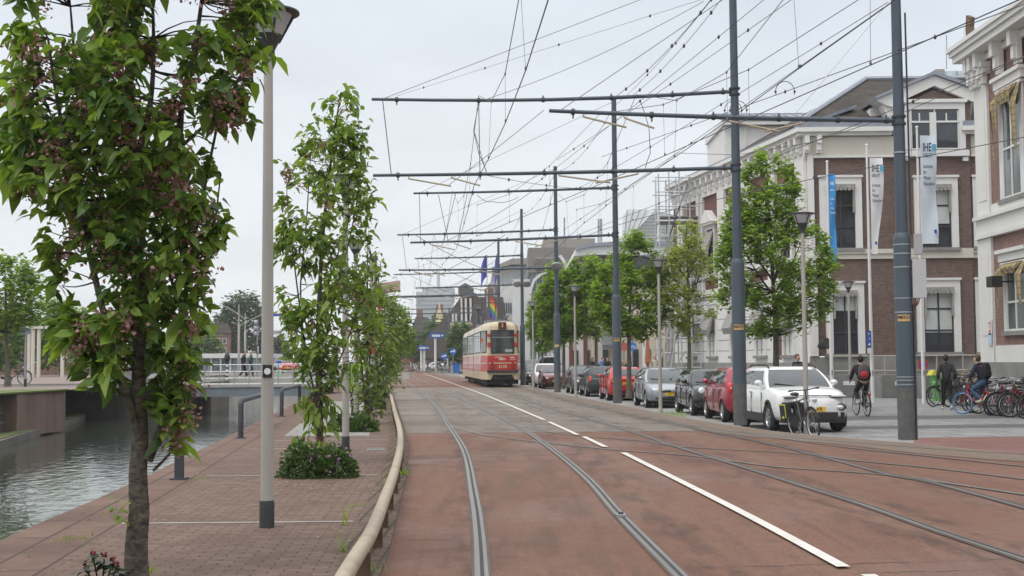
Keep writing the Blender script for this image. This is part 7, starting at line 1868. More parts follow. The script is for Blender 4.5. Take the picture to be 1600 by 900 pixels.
p1, p2, p3, p4, p5 = [b for _, b in POLE_OBJ[:5]]
Z = lambda p, z: Vector((p.x, p.y, z))
T1 = Z(p1, 10.2)
at = lambda px, py, Y: PY(px, py, Y)
span('thin feeder wire slanting down from the top edge to the second pole upper arm', [at(1100, 2, 27), at(840, 119, 29.8), at(757, 156, 29.9)], .006, 'wire')
span('paired wires leaving the long second pole arm towards the upper edge', [at(963, 150, 30), at(1120, -12, 22)], .008, 'wire')
span('second of the paired wires above the long arm, slightly apart from its twin', [at(985, 152, 30), at(1135, -12, 22.4)], .007, 'wire_pale')
span('stay wire dropping from the top of the nearest pole onto its own arm', [at(1388, 4, 23.7), at(1243, 177, 23.6)], .008, 'steel', 0)
span('upper messenger wire sweeping from the nearest pole top to the third pole arm', [at(1388, 3, 23.7), at(1240, 78, 30), at(1010, 200, 40), at(900, 297, 46)], .008, 'wire', .05)
span('lower messenger wire sweeping from the nearest pole down to the fourth pole', [at(1386, 8, 23.7), at(1205, 131, 30), at(1000, 262, 43), at(880, 360, 61)], .009, 'wire', .05, loops=(.36,))
span('wire crossing behind the nearest pole towards the cornice of the brick wing', [at(1640, 72, 21), at(1366, 157, 26), at(1240, 198, 29.5), at(1000, 312, 44), at(900, 368, 60)], .009, 'wire', .04)
span('long wire rising to the upper right corner from the second pole arm', [at(1640, -8, 19), at(1400, 66, 23), at(1205, 130, 27), at(1060, 176, 33), at(940, 245, 46)], .009, 'wire', .03, loops=(.42, .58))
span('wire with droppers passing high behind the second pole', [at(1250, -10, 24), at(1150, 44, 27), at(1000, 130, 33), at(870, 250, 46)], .008, 'wire', .05)
span('second high wire passing behind the top of the second pole', [at(1205, -10, 24), at(1100, 75, 28), at(960, 178, 36), at(820, 300, 46)], .008, 'wire', .05)
span('pale thin cable crossing the sky from the far left to the second pole top', [at(620, 150, 45), at(900, 75, 36), at(1100, -2, 30)], .0055, 'wire_pale', 0)
span('curved jumper cable dropping from the upper to the lower arm near the third pole', [at(1000, 157, 30), at(1014, 200, 30), at(1016, 240, 30), at(1008, 264, 30)], .008, 'wire', -.03)
span('curved jumper cable bowing below the upper arm left of the middle', [at(747, 168, 30), at(740, 205, 30), at(748, 240, 30), at(760, 268, 30)], .008, 'wire', -.02)
span('straight hanger between both arms of the second pole near the left track', [at(748, 160, 29.9), at(750, 272, 29.9)], .009, 'wire', 0)
span('diagonal bridle wire below the left part of the upper arm', [at(742, 208, 30), at(760, 270, 31)], .007, 'wire', 0)
span('bridle wire climbing from the lower arm to the third pole', [at(700, 290, 31), at(800, 225, 36), at(850, 172, 30)], .007, 'wire', .02)
span('cross wire between the second pole lower arm and the third pole upper arm', [at(760, 274, 30), at(870, 300, 46), at(955, 296, 46)], .007, 'wire', .1)
span('cross wire between the third and fourth pole arms above the left track', [at(690, 380, 46), at(760, 300, 50), at(830, 300, 46)], .009, 'wire', .1)
span('slack bridle wire under the upper arm of the third pole', [at(745, 304, 46), at(770, 315, 46.5), at(810, 308, 46)], .010, 'wire', .1)
span('bridle wire fanning from the upper arm of the third pole down to its lower arm', [at(685, 304, 46), at(692, 340, 46), at(700, 376, 46)], .010, 'wire', .0)
span('second bridle fanning between the two arms of the third pole', [at(712, 303, 46), at(700, 340, 46), at(694, 376, 46)], .010, 'wire', .0)
span('third bridle fanning between the two arms of the third pole', [at(730, 303, 46), at(725, 340, 46), at(715, 377, 46)], .010, 'wire', .0)
span('feeder cable along the pole tops from the third to the sixth pole', [Z(p3, 10.6), Z(p4, 10.7), Z(p5, 10.9), Vector((POLE_OBJ[5][1].x, 97, 10.6))], .010, 'wire_pale', .5)
span('feeder cable along the pole tops from the nearest to the third pole', [Z(p1, 10.3), Z(p2, 10.6), Z(p3, 10.6)], .008, 'wire_pale', .2)
for i, (Y, xa, ya, xb, yb) in enumerate(((61.7, 650, 368, 760, 422), (61.7, 700, 421, 790, 366), (81, 665, 405, 760, 448), (81, 700, 449, 780, 403), (97, 640, 430, 720, 462), (97, 680, 463, 740, 428))):
    span(['slanting bridle wire left under the fourth pole arms', 'slanting bridle wire right under the fourth pole arms', 'slanting bridle wire left under the arms of the pole by the tram', 'slanting bridle wire right under the arms of the pole by the tram', 'slanting bridle wire left under the arms above the tram roof', 'slanting bridle wire right under the arms above the tram roof'][i], [at(xa, ya, Y), at(xb, yb, Y + 1)], .012, 'wire', .1)

# ---- street lamps
def lamp(label, base, h=4.62, cat='street lamp', group='conical street lamps', s=1.0, dark=False, sticker=False, foot=True):
    root = thing('street_lamp', label, cat, base, 0, group); z = h
    mp = M['lamp_head'] if dark else M['lamp_post']
    mb = MB(); mb.lathe([(.060 * s, .24), (.056 * s, 1.6), (.042 * s, z - .55), (.040 * s, z - .42)], n=12); mb.build('post', mp, root, smooth=True)
    mb = MB(); mb.lathe([(.068 * s, 0), (.068 * s, .22), (.062 * s, .242)], n=12); mb.build('foot_sleeve', M['lamp_foot'] if foot else mp, root, smooth=True)
    mb = MB(); mb.lathe([(.06 * s, z - .46), (.06 * s, z - .38), (.10 * s, z - .30), (.13 * s, z - .24)], n=12)
    for a in range(4):
        A = a * math.pi / 2 + .5; mb.tube([(math.cos(A) * .10 * s, math.sin(A) * .10 * s, z - .30), (math.cos(A) * .235 * s, math.sin(A) * .235 * s, z - .045)], .012, 4)
    hd = mb.build('lamp_head', M['lamp_head'], root, smooth=True)
    mb = MB(); mb.lathe([(.105 * s, z - .28), (.215 * s, z - .05)], n=16); mb.build('glass_cone', M['lamp_glass'], hd, smooth=True)
    mb = MB(); mb.lathe([(.24 * s, z - .05), (.285 * s, z - .035), (.285 * s, z - .02), (.12 * s, z + .012), (.02, z + .02)], n=20); mb.build('cap', M['lamp_head'], hd, smooth=True)
    if sticker:
        d = Vector((-base.x, -base.y, 0)).normalized(); a = math.atan2(d.y, d.x)
        mb = MB(); mb.box(d * .057 + Vector((0, 0, 1.40)), (.006, .085, .115), a); st = mb.build('sticker', M['black'], root)
        mb = MB(); mb.lathe([(.03, 0), (.03, .003)], d * .0605 + Vector((0, 0, 1.40)), 12, Matrix.Rotation(a, 3, 'Z') @ Matrix.Rotation(math.pi / 2, 3, 'Y')); mb.build('white_disc', M['sign_white'], st)
    return root
lamp('grey lamp post with a dark foot whose head reaches the big cherry', G(417, 824, .03), 4.72, sticker=True)
lamp('grey lamp post beside the young cherry, its head among the leaves', G(540, 704, .03), 4.66, sticker=True)
lamp('slim lamp post behind the young cherry, farthest of the three on the canal side', gbase(556, 32.5, .03), 4.6)
lamp('lamp post with the leaning bicycle in front of the white car', gbase(1258, 28.5, PL), 5.0, foot=False)
lamp('lamp post between the silver car and the black compact car', gbase(1031, 40.5, PL), 4.92, foot=False)
lamp('lamp post in front of the dark green estate car', gbase(899, 53.5, .0), 4.66, foot=False)
lamp('lamp post in front of the white hatchback near the tram', gbase(833, 69.5, .0), 4.75, foot=False)
lamp('lamp post on the plaza in front of the institute window', gbase(1328, 52, plaza_z(52)), 4.62, foot=False)
lamp('dark street lamp left above the tram roof', gbase(747.5, 118, 0), 6.6, s=1.7, dark=True)
lamp('street lamp head just above the middle of the tram roof', gbase(763, 128, 0), 5.6, s=1.5, dark=True)
lamp('street lamp head right above the tram roof before the white building', gbase(790.5, 112, 0), 5.5, s=1.35, dark=True)

# ---- guard pipe along the kerb
GP = smoothline([Vector((-.66, -6, .24)), Vector((-.9, 4.5, .24))] + [G(*p, .24) for p in ((548, 884), (580, 832), (601, 780), (617, 735), (625.5, 695), (624, 668), (616, 640), (610, 612), (606, 592))] + [Vector((-9.6, 108, .24))], 6)
gp = thing('guard_pipe', 'low cream guard pipe on brown posts along the kerb of the tram track', 'guard rail', GP[8]); L0 = Vector(gp.location)
mb = MB(); mb.tube([p - L0 for p in GP], .054, 12); mb.build('pipe', mat('worn cream pipe paint', (.38, .315, .225), .55, var=.12, scale=5, dirt=.5, dirtcol=(.23, .165, .10), bmp=.1, bscale=25), gp, smooth=True)
d_ = 0
for a, b in zip(GP, GP[1:]):
    d_ += (b - a).length
    if d_ > 5.9 and 3 < b.y < 60:
        d_ = 0; t_ = (b - a).normalized(); mb = MB(); mb.tube([b - t_ * .05 - L0, b + t_ * .05 - L0], .0555, 12); mb.tube([b - t_ * .008 - L0, b + t_ * .008 - L0], .057, 12); mb.build('joint_sleeve', bpy.data.materials['worn cream pipe paint'], gp, smooth=True)
pm = mat('rusty brown post', (.10, .06, .035), .85, var=.3, scale=8)
d_ = 0; last = GP[0]
for a, b in zip(GP, GP[1:]):
    d_ += (b - a).length
    if d_ > 1.05 and b.y > 3:
        d_ = 0; mb = MB(); t_ = (b - a).normalized(); mb.box(Vector((b.x, b.y, .11)) - L0, (.075, .10, .17), math.atan2(t_.y, t_.x)); mb.build('post', pm, gp)
        if b.y > 70: break
# ---- canal side railings
def hoop(label, a, b, h, name='canal_railing'):
    root = thing(name, label, 'railing', a, 0, 'dark steel canal railings'); a = Vector(a); v = Vector(b) - a; v.z = 0
    mb = MB(); r_ = .055; d = v.normalized()
    mb.tube([(0, 0, 0), (0, 0, h - .10), d * .03 + Vector((0, 0, h - .03)), d * .10 + Vector((0, 0, h)), v - d * .10 + Vector((0, 0, h)), v - d * .03 + Vector((0, 0, h - .03)), v + Vector((0, 0, h - .10)), v], r_, 8); mb.build('hoop', M['darksteel'], root, smooth=50)
    mb = MB(); mb.box((0, 0, .01), (.18, .18, .02)); mb.box(v + Vector((0, 0, .01)), (.18, .18, .02)); mb.build('base_plate', M['darksteel'], root)
hoop('dark steel hoop railing at the quay edge behind the first lamp post', G(376, 685, .03), G(376, 685, .03) + Vector((-.70, 6.6, 0)), .74)
hoop('dark steel hoop railing further along the quay near the young cherry', G(440, 651, .03), G(468, 637, .03), .74)
mp_ = thing('mooring_post', 'dark square steel post at the water edge just right of the big cherry trunk', 'post', G(280, 749, .03))
mb = MB(); mb.box((0, 0, .42), (.10, .10, .84)); mb.build('shaft', M['darksteel'], mp_)
mb = MB(); mb.box((0, 0, .012), (.2, .2, .024)); mb.box((0, 0, .85), (.12, .12, .02)); mb.build('plate', M['darksteel'], mp_)
# ---- bridge
br = thing('canal_bridge', 'flat concrete canal bridge with steel beam and thin railing', 'bridge', (-12.5, 64, .0)); L0 = Vector(br.location)
xr_ = at_y(QUAY, 64).x + .6
mb = MB(); mb.box(((-15.5 + xr_) / 2, 63.1, .45), (xr_ + 15.5 + .8, 4, .14)); mb.build('deck', mat('pale bridge deck', (.36, .35, .33), .75), br, world=True)
bm0 = mat('blue grey steel beam', (.17, .20, .23), .6, dirt=.3)
for y in (61.3, 64.9):
    mb = MB(); mb.box(((-15.5 + xr_) / 2, y, .16), (xr_ + 15.5, .3, .44)); mb.build('beam', bm0, br, world=True)
mb = MB(); mb.box((-15.9, 63.1, -.4), (1.2, 4.2, 1.6)); mb.build('abutment', M['bank_wall'], br, world=True)
n = 9
for i in range(n + 1):
    x = lerp(-15.4, xr_, i / n)
    for y in (61.25, 64.95):
        mb = MB(); mb.tube([(x, y, .5), (x, y, 1.45)], .022, 5); mb.build('railing_post', M['steel'], br, world=True)
for y in (61.25, 64.95):
    for z in (.8, 1.12, 1.45):
        mb = MB(); mb.tube([(-15.5, y, z), (xr_, y, z)], .022 if z > 1.3 else .014, 5); mb.build('handrail', M['steel'], br, world=True)
# ---- arched metal footbridge end on the far bank
ab = thing('arched_footbridge', 'small arched steel footbridge with sheet metal sides on the far bank', 'footbridge', gbase(196, 58, BZ)); L0 = Vector(ab.location)
sm = mat('grey steel sheet', (.27, .265, .26), .5, .1, var=.15, dirt=.25)
arcp = [(u, 1.12 - 1.15 * ((u - .1) / 1.35) ** 2) for u in [(-1.25 + i * .225) for i in range(12)]]
ap = [(-.2 + u, -1.1, z) for u, z in arcp] + [(-.2 + u, -1.1, max(z * .5 - .25, -.35) if z > -.1 else z - .02) for u, z in reversed(arcp)]
mb = MB(); mb.prism(ap, (.7, 2.2, 0)); mb.build('curved_sheet', sm, ab)
mb = MB(); mb.strip([(-.2 + u, -1.12, z * .55 - .15) for u, z in arcp], [(-.2 + u, -1.12, max(-.5, z * .55 - .45)) for u, z in arcp]); mb.build('arch_beam', mat('blue grey arch', (.16, .19, .21), .6), ab)
mb = MB()
for f in (1.0, .72): mb.tube([(-.2 + u, -1.14, z * f) for u, z in arcp], .022, 5)
mb.tube([(.0, -1.14, -.4), (.0, -1.14, 1.12)], .045, 6)
for q_ in range(2): mb.tube([(1.0, .2, .75 - q_ * .4), (2.7, 2, .25 - q_ * .35)], .03, 5)
mb.build('railing', M['steel'], ab)
sp_ = thing('sign_post', 'post with a small blue white information sign on the far bank plaza', 'sign', gbase(40, 56.5, BZ))
mb = MB(); mb.lathe([(.05, 0), (.05, 2.6)], n=8); mb.build('post', M['steel'], sp_)
mb = MB(); mb.box((0, -.06, 2.45), (.45, .03, .28)); pl = mb.build('panel', mat('pale blue panel', (.35, .47, .6), .5), sp_)
mb = MB(); mb.lathe([(.07, 0), (.07, .35)], n=8); mb.build('foot', M['darksteel'], sp_)
for (px, lab) in ((20, 'dark scooter parked behind the sign post on the far bank'),):
    o = copy_tree(protos[0]); o.location = gbase(px, 62, BZ); o.rotation_euler = (0, 0, R_(15)); tag(o, 'dark bicycle parked by the sign post on the far bank', group='bicycles on the far bank')
# ---- road lamps, traffic lights and signs beyond the bridge
def roadlamp(label, px, Y, ztop, arm, name='road_lamp'):
    b = gbase(px, Y, .31); root = thing(name, label, 'street lamp', b, 0, 'road lamps beyond the bridge')
    mb = MB(); mb.lathe([(.11, 0), (.10, ztop * .72), (.05, ztop * .74), (.045, ztop)], n=8); mb.build('mast', M['lamp_post'], root, smooth=True)
    mb = MB(); mb.tube([(.5 if arm < 0 else -.5, 0, ztop * .80), (0, 0, ztop * .86), (arm * .6, 0, ztop * .965), (arm, 0, ztop * .985)], .035, 5); mb.build('arm', M['lamp_post'], root)
    mb = MB(); mb.box((arm * 1.1, 0, ztop * .985), (.6, .2, .08)); mb.build('lantern', M['steel'], root)
roadlamp('light road lamp mast with an arm to the left beyond the bridge', 373, 108, 6.2, -1.7)
roadlamp('light road lamp mast with an arm to the right behind the lamp post', 383, 112, 5.6, 2.2)
ts = thing('traffic_signal', 'round backed traffic signal left of the first lamp post beyond the bridge', 'traffic light', gbase(402, 100, .31))
mb = MB(); mb.lathe([(.06, 0), (.06, 4.6)], n=8); mb.build('post', M['steel'], ts)
mb = MB()
for z in (3.2, 3.65, 4.1): mb.lathe([(.19, -.12), (.19, .12)], (-.12, -.05, z + .3), 12, Matrix.Rotation(math.pi / 2, 3, 'Y'))
mb.build('signal_head', mat('grey signal housing', (.36, .37, .38), .5), ts)
ps = thing('traffic_signal', 'black pedestrian signal on a black and white banded post beyond the bridge', 'traffic light', gbase(355, 96, .31))
for k_ in range(8):
    mb = MB(); mb.lathe([(.085, k_ * .16), (.085, k_ * .16 + .16)], n=8); mb.build('band', M['black'] if k_ % 2 else M['sign_white'], ps)
mb = MB(); mb.ball((0, 0, 1.65), (.22, .2, .40), 10, 8); mb.build('signal_head', M['black'], ps, smooth=True)
ps = thing('traffic_signal', 'black signal head half hidden behind the first lamp post', 'traffic light', gbase(413, 92, .31))
mb = MB(); mb.lathe([(.05, 0), (.05, 2.6)], n=8); mb.build('post', M['steel'], ps)
mb = MB(); mb.box((0, -.1, 2.2), (1.05, .12, .62)); f = mb.build('signal_head', M['black'], ps)
mb = MB(); mb.box((-.42, -.17, 2.2), (.06, .02, .5)); mb.build('white_edge', M['sign_white'], f)
gs = thing('direction_sign', 'blue street sign above a grey board on a post beyond the bridge', 'sign', gbase(424, 105, .31))
mb = MB(); mb.lathe([(.05, 0), (.05, 5.3)], n=8); mb.build('post', M['lamp_post'], gs)
mb = MB(); mb.box((.25, -.06, 5.15), (1.0, .04, .22)); f = mb.build('blue_panel', M['sign_blue'], gs); mb = MB(); mb.box((.25, -.05, 5.28), (1.0, .06, .1)); mb.build('white_edge', M['sign_white'], f)
mb = MB(); mb.box((.3, -.06, 3.75), (1.0, .04, .26)); mb.build('grey_panel', mat('grey panel', (.35, .36, .37), .6), gs)
ib = thing('info_board', 'white and green information board on the road beyond the bridge', 'sign', gbase(436, 100, .31))
mb = MB(); mb.box((0, 0, 1.15), (.45, .06, .55)); mb.build('white_panel', M['sign_white'], ib); mb = MB(); mb.box((0, -.035, 1.3), (.4, .02, .2)); mb.build('blue_field', M['sign_blue'], ib)
mb = MB(); mb.box((0, 0, .45), (.4, .06, .5)); mb.build('green_panel', mat('pale green panel', (.35, .55, .35), .6), ib); mb = MB(); mb.box((-.17, 0, .1), (.04, .04, .2)); mb.box((.17, 0, .1), (.04, .04, .2)); mb.build('foot', M['steel'], ib)
cr = thing('tower_crane', 'thin lattice tower crane in the hazy distance beyond the bridge', 'crane', gbase(449, 420, .3))
mb = MB()
for sg in (-1, 1): mb.tube([(sg * .7 - 1.6, 0, 0), (sg * .7 + 1.6, 0, 14)], .12, 4)
for k_ in range(10): z = k_ * 1.4; x = -1.6 + 3.2 * z / 14; mb.tube([(x - .7, 0, z), (x + 1.0, 0, z + 1.4)], .08, 4); mb.tube([(x - .7, 0, z), (x + .7, 0, z)], .08, 4)
mb.build('lattice_mast', M['white_far'], cr); mb = MB(); mb.tube([(-1, 0, 12), (6, 0, 9.5)], .14, 4); mb.build('jib', M['white_far'], cr)

# ---- pavement furniture on the canal side
be = thing('park_bench', 'dark plastic park bench seen from its end beside the green poster', 'bench', G(568, 648, .034), R_(3))
bm_ = mat('dark brown bench plank', (.035, .03, .027), .6, var=.2)
for y in (-.75, .75):
    mb = MB(); mb.prism([(.10, y, 0), (.20, y, 0), (.28, y, .42), (.40, y, .86), (.33, y, .88), (.20, y, .46), (-.30, y, .44), (-.30, y, .38), (.17, y, .38)], (0, .08, 0)); mb.prism([(-.30, y, 0), (-.19, y, 0), (-.17, y, .38), (-.28, y, .38)], (0, .08, 0)); mb.build('end_frame', bm_, be)
mb = MB()
for x in (-.24, -.12, 0, .12): mb.box((x, .04, .465), (.105, 1.7, .04))
mb.build('seat', bm_, be)
mb = MB()
for q_ in range(3): mb.box((.235 + q_ * .045, .04, .56 + q_ * .13), (.04, 1.7, .11), M=Matrix.Rotation(R_(15), 3, 'Y'))
mb.build('backrest', bm_, be)
po = thing('poster_board', 'green poster board with a white house shaped arrow beside the park bench', 'poster board', gbase(563, 43, .03), R_(2))
mb = MB(); mb.box((0, 0, .98), (.74, .08, 1.05)); mb.box((-.3, 0, .22), (.06, .06, .45)); mb.box((.3, 0, .22), (.06, .06, .45)); mb.build('frame', M['black'], po)
mb = MB(); mb.box((0, -.045, .98), (.64, .012, .95)); f = mb.build('green_sheet', mat('poster green', (.17, .33, .02), .5), po)
mb = MB(); mb.prism([(-.18, -.053, .62), (.18, -.053, .62), (.18, -.053, 1.05), (.27, -.053, 1.05), (0, -.053, 1.34), (-.27, -.053, 1.05), (-.18, -.053, 1.05)], (0, -.006, 0)); f2 = mb.build('white_arrow', mat('poster white', (.62, .68, .6), .5), po)
text_mesh('poster_lettering', '70', .24, mat('poster grey green', (.25, .3, .22), .6), f2, (0, -.062, 1.02), (math.pi / 2, 0, 0))
mb = MB()
for z, w_ in ((.84, .26), (.79, .2), (.72, .24)): mb.box((0, -.0605, z), (w_, .004, .018))
mb.build('poster_lines', mat('poster grey green b', (.25, .3, .22), .6), f2)
rp = thing('signal_post', 'pale post with a red collar carrying a black signal behind the park bench', 'signal post', gbase(581, 39, .03))
mb = MB(); mb.lathe([(.10, 0), (.095, 1.75)], n=12); mb.build('lower_post', mat('mossy pale post', (.30, .31, .24), .7, dirt=.4, dirtcol=(.15, .18, .08)), rp, smooth=True)
mb = MB(); mb.lathe([(.105, 1.752), (.105, 1.98), (.07, 2.06)], n=12); mb.build('red_collar', M['sign_red'], rp, smooth=True)
mb = MB(); mb.lathe([(.065, 2.05), (.055, 4.6)], n=10); mb.build('mast', M['lamp_post'], rp, smooth=True)
mb = MB(); mb.box((-.12, -.05, 2.75), (.30, .22, .85)); mb.ball((-.12, -.02, 3.25), (.2, .16, .2), 8, 6); mb.build('signal_head', M['black'], rp)
mb = MB(); mb.lathe([(.27, -.01), (.27, .01)], (.02, -.1, 3.05), 16, Matrix.Rotation(math.pi / 2, 3, 'X')); mb.build('red_ring_sign', M['sign_red'], rp); mb = MB(); mb.lathe([(.19, -.012), (.19, .012)], (.02, -.106, 3.05), 16, Matrix.Rotation(math.pi / 2, 3, 'X')); mb.build('sign_face', M['sign_white'], rp)
sp_ = thing('solar_mast', 'tall dark mast with a tilted brown panel above the canal side trees', 'mast', gbase(587, 62, .03))
mb = MB(); mb.lathe([(.09, 0), (.06, 6.8)], n=8); mb.build('mast', M['pole_blue'], sp_)
mb = MB(); mb.box((.55, 0, 5.1), (1.3, .9, .07), M=Matrix.Rotation(R_(-8), 3, 'Y') @ Matrix.Rotation(R_(35), 3, 'X')); mb.build('panel', mat('brown panel', (.20, .12, .10), .6), sp_)
for (px, Y, h_, lab) in ((599, 60, 1.55, 'short black and white banded post beside the clumps of the slab path'), (606.5, 84, 2.0, 'taller black and white banded post farther along the canal pavement')):
    o = thing('banded_post', lab, 'post', gbase(px, Y, .03)); n = 7
    for k_ in range(n):
        mb = MB(); mb.lathe([(.10, h_ * k_ / n), (.10, h_ * (k_ + 1) / n)], n=8); mb.build('band', M['black'] if k_ % 2 == 0 else M['sign_white'], o, smooth=True)
ub = thing('utility_box', 'dark utility cabinet beside the banded posts on the canal pavement', 'cabinet', gbase(586, 58, .03))
mb = MB(); mb.box((0, 0, .62), (.8, .45, 1.2)); mb.build('housing', mat('dark cabinet', (.06, .065, .075), .5), ub); mb = MB(); mb.box((0, 0, 1.25), (.86, .5, .06)); mb.build('lid', M['steel'], ub); mb = MB(); mb.box((.2, -.24, .6), (.03, .02, 1.0)); mb.build('door_gap', M['black'], ub)
mc = thing('drain_cover', 'small pale drain cover set in the bricks past the second lamp post', 'drain cover', G(588, 703, .032)); mb = MB(); mb.box((0, 0, .004), (.32, .3, .008)); mb.build('frame', M['steel'], mc); mb = MB(); mb.box((0, 0, .010), (.24, .22, .006)); mb.build('lid', M['slab'], mc)
sw = thing('switch_cover', 'small bolted steel cover beside the right hand rail in the red asphalt', 'rail fitting', G(970, 806, .016)); mb = MB(); mb.box((0, 0, .01), (.09, .16, .02)); mb.build('plate', M['steel'], sw); mb = MB(); mb.lathe([(.025, .02), (.025, .035)], n=8); mb.build('bolt', M['rail_groove'], sw)
for k_, (px, py) in enumerate(((739, 790), (742, 812), (748, 850), (752, 878))):
    pass
# ---- far end of the street: island, signs, bin
isl = smoothline([G(632, 580, 0), G(660, 579, 0), G(700, 580, 0), G(724, 582, 0)], 4)
mb = MB(); mb.prism([(p.x, p.y, 0) for p in isl] + [(isl[-1].x + 2, isl[-1].y + 14, 0), (isl[0].x - 2, isl[0].y + 14, 0)], (0, 0, .16)); structure(mb.build('traffic_island', M['slab']))
def dsign(label, px, Y, zc, w_, h_, posts, txt):
    b = gbase(px, Y, .16); root = thing('direction_sign', label, 'sign', b, R_(3), 'blue direction signs at the far traffic island')
    for x in posts:
        mb = MB(); mb.lathe([(.17, 0), (.17, zc + .3 if len(posts) > 1 else zc - h_ / 2)], (x, .12, 0), 8); mb.build('post', M['sign_white'], root)
    mb = MB(); mb.box((.1, -.1, zc), (w_, .12, h_)); f = mb.build('panel', M['sign_blue'], root)
    mb = MB(); mb.box((-.05, -.17, zc - .02), (w_ * .55, .02, h_ * .42)); g_ = mb.build('text_field', M['sign_white'], f)
    mb = MB(); s_ = .13; cx_ = .1 + w_ * .38; mb.prism([(cx_ - .2, -.165, zc - .15), (cx_ + .2, -.165, zc), (cx_ - .2, -.165, zc + .15)], (0, -.02, 0)); mb.build('arrow', M['sign_white'], f)
dsign('tall blue direction sign with a white text field on a single white post', 682, 186, 5.2, 2.1, .75, (-.15,), '')
dsign('lower blue and white direction sign on two white posts', 661, 192, 3.5, 1.7, .72, (-.25, .2), '')
sg_ = thing('direction_sign', 'small blue sign on a far post at the end of the canal side', 'sign', gbase(628, 215, 0)); mb = MB(); mb.lathe([(.06, 0), (.06, 2.6)], n=6); mb.build('post', M['steel'], sg_); mb = MB(); mb.box((0, -.1, 2.5), (.9, .06, .6)); mb.build('panel', M['sign_blue'], sg_)
rb = thing('red_barrier', 'long dull red hoarding at the end of the street', 'hoarding', gbase(640, 235, 0)); mb = MB(); mb.box((0, 0, 2.0), (5.5, .1, .9)); mb.build('panel', mat('dull red board', (.28, .09, .07), .7), rb); mb = MB(); [mb.box((x, .1, .8), (.1, .1, 1.6)) for x in (-2.5, 0, 2.5)]; mb.build('post', M['darksteel'], rb)
for (px, Y, z, lab) in ((694, 172, 2.3, 'round blue direction sign left of the far pole by the tram'), (708, 170, 2.9, 'round blue direction sign right of the far pole by the tram')):
    o = thing('round_sign', lab, 'sign', gbase(px, Y, 0)); mb = MB(); mb.lathe([(.05, 0), (.05, z)], n=6); mb.build('post', M['steel'], o)
    mb = MB(); mb.lathe([(.46, -.02), (.46, .02)], (0, -.1, z), 20, Matrix.Rotation(math.pi / 2, 3, 'X')); f = mb.build('disc', M['sign_blue'], o); mb = MB(); mb.prism([(-.33, -.125, z - .12), (.12, -.125, z - .02), (.05, -.125, z - .2), (.34, -.125, z + .1), (.05, -.125, z + .3), (.1, -.125, z + .12), (-.35, -.125, z + .02)], (0, -.02, 0)); mb.build('arrow', M['sign_white'], f)
bn = thing('waste_bin', 'blue wheeled waste bin left of the tram at the end of the street', 'bin', gbase(713, 165, 0)); mb = MB(); mb.hexa([Vector(p) for p in ((-.4, -.4, .1), (.4, -.4, .1), (.4, .4, .1), (-.4, .4, .1), (-.5, -.5, 1.3), (.5, -.5, 1.3), (.5, .5, 1.3), (-.5, .5, 1.3))]); mb.build('container', mat('blue bin', (.02, .12, .42), .5), bn); mb = MB(); mb.box((0, 0, 1.36), (1.08, 1.08, .1)); mb.build('lid', M['black'], bn); mb = MB(); [mb.lathe([(.1, -.04), (.1, .04)], (x, -.3, .1), 8, Matrix.Rotation(math.pi / 2, 3, 'Y')) for x in (-.35, .35)]; mb.build('wheel', M['tyre'], bn)
# ---- flags and banners in front of the institute
def flagpole(label, px, Y, ztop):
    b = gbase(px, Y, plaza_z(Y)); o = thing('flagpole', label, 'flagpole', b, 0, 'white flagpoles before the institute')
    mb = MB(); mb.lathe([(.075, 0), (.068, 1.2), (.04, ztop - b.z)], n=10); mb.build('pole', M['white_trim'], o, smooth=True)
    mb = MB(); mb.ball((0, 0, ztop - b.z + .03), (.06, .06, .05), 8, 6); mb.build('finial', M['white_trim'], o); mb = MB(); mb.box((0, -.06, 1.1), (.05, .06, .18)); mb.build('cleat', M['steel'], o); return b
FY = 46.5
def banner(name, label, px0, px1, py0, py1, shape, m, Y):
    """shape: list of (u, v) outline, u across 0..1, v down 0..1"""
    A = PY(px0, py0, Y); B = PY(px1, py1, Y); root = thing(name, label, 'banner', A, 0, 'tall banners on the flagpoles'); W_, H_ = B.x - A.x, A.z - B.z
    mb = MB(); n = len(shape) // 2
    Lf, Rt = shape[:n], shape[n:]
    def P(u, v): return Vector((u * W_, -.06 + .07 * math.sin(u * 3.0 + v * 9) * (.2 + u), -v * H_))
    rows_ = []
    for (ul, v0), (ur, v1) in zip(Lf, Rt): rows_.append([P(lerp(ul, ur, i / 6), lerp(v0, v1, i / 6)) for i in range(7)])
    vs = [p for r0 in rows_ for p in r0]; vs += [p + Vector((0, .012, 0)) for p in vs]; k0 = len(vs) // 2; fs = []
    for j in range(len(rows_) - 1):
        for i in range(6): a = j * 7 + i; fs.append((a, a + 7, a + 8, a + 1)); fs.append((k0 + a, k0 + a + 1, k0 + a + 8, k0 + a + 7))
    mb.add(vs, fs); f = mb.build('cloth', m, root, smooth=True)
    return root, f, W_, H_
def fabric(name, c): 
    m = mat(name, c, .8, var=.05, scale=1); return m
wb_, cw = fabric('pale blue white banner cloth', (.66, .72, .80)), fabric('white banner cloth', (.74, .73, .75))
nvy, lbl = mat('banner navy print', (.02, .025, .06), .7), mat('banner light blue print', (.12, .42, .60), .7)
def straight(n=9): return [(0, i / (n - 1)) for i in range(n)] + [(1, i / (n - 1)) for i in range(n)]
flagpole('white flagpole carrying the white banner left of the nearest blue pole', 1362, FY, PY(1355, 228, FY).z)
flagpole('white flagpole carrying the pale blue banner right of the nearest blue pole', 1442, FY - .6, PY(1432, 200, FY - .6).z)
flagpole('white flagpole carrying the blue banner beside the linden tree', 1299, FY + .5, PY(1291, 254, FY + .5).z)
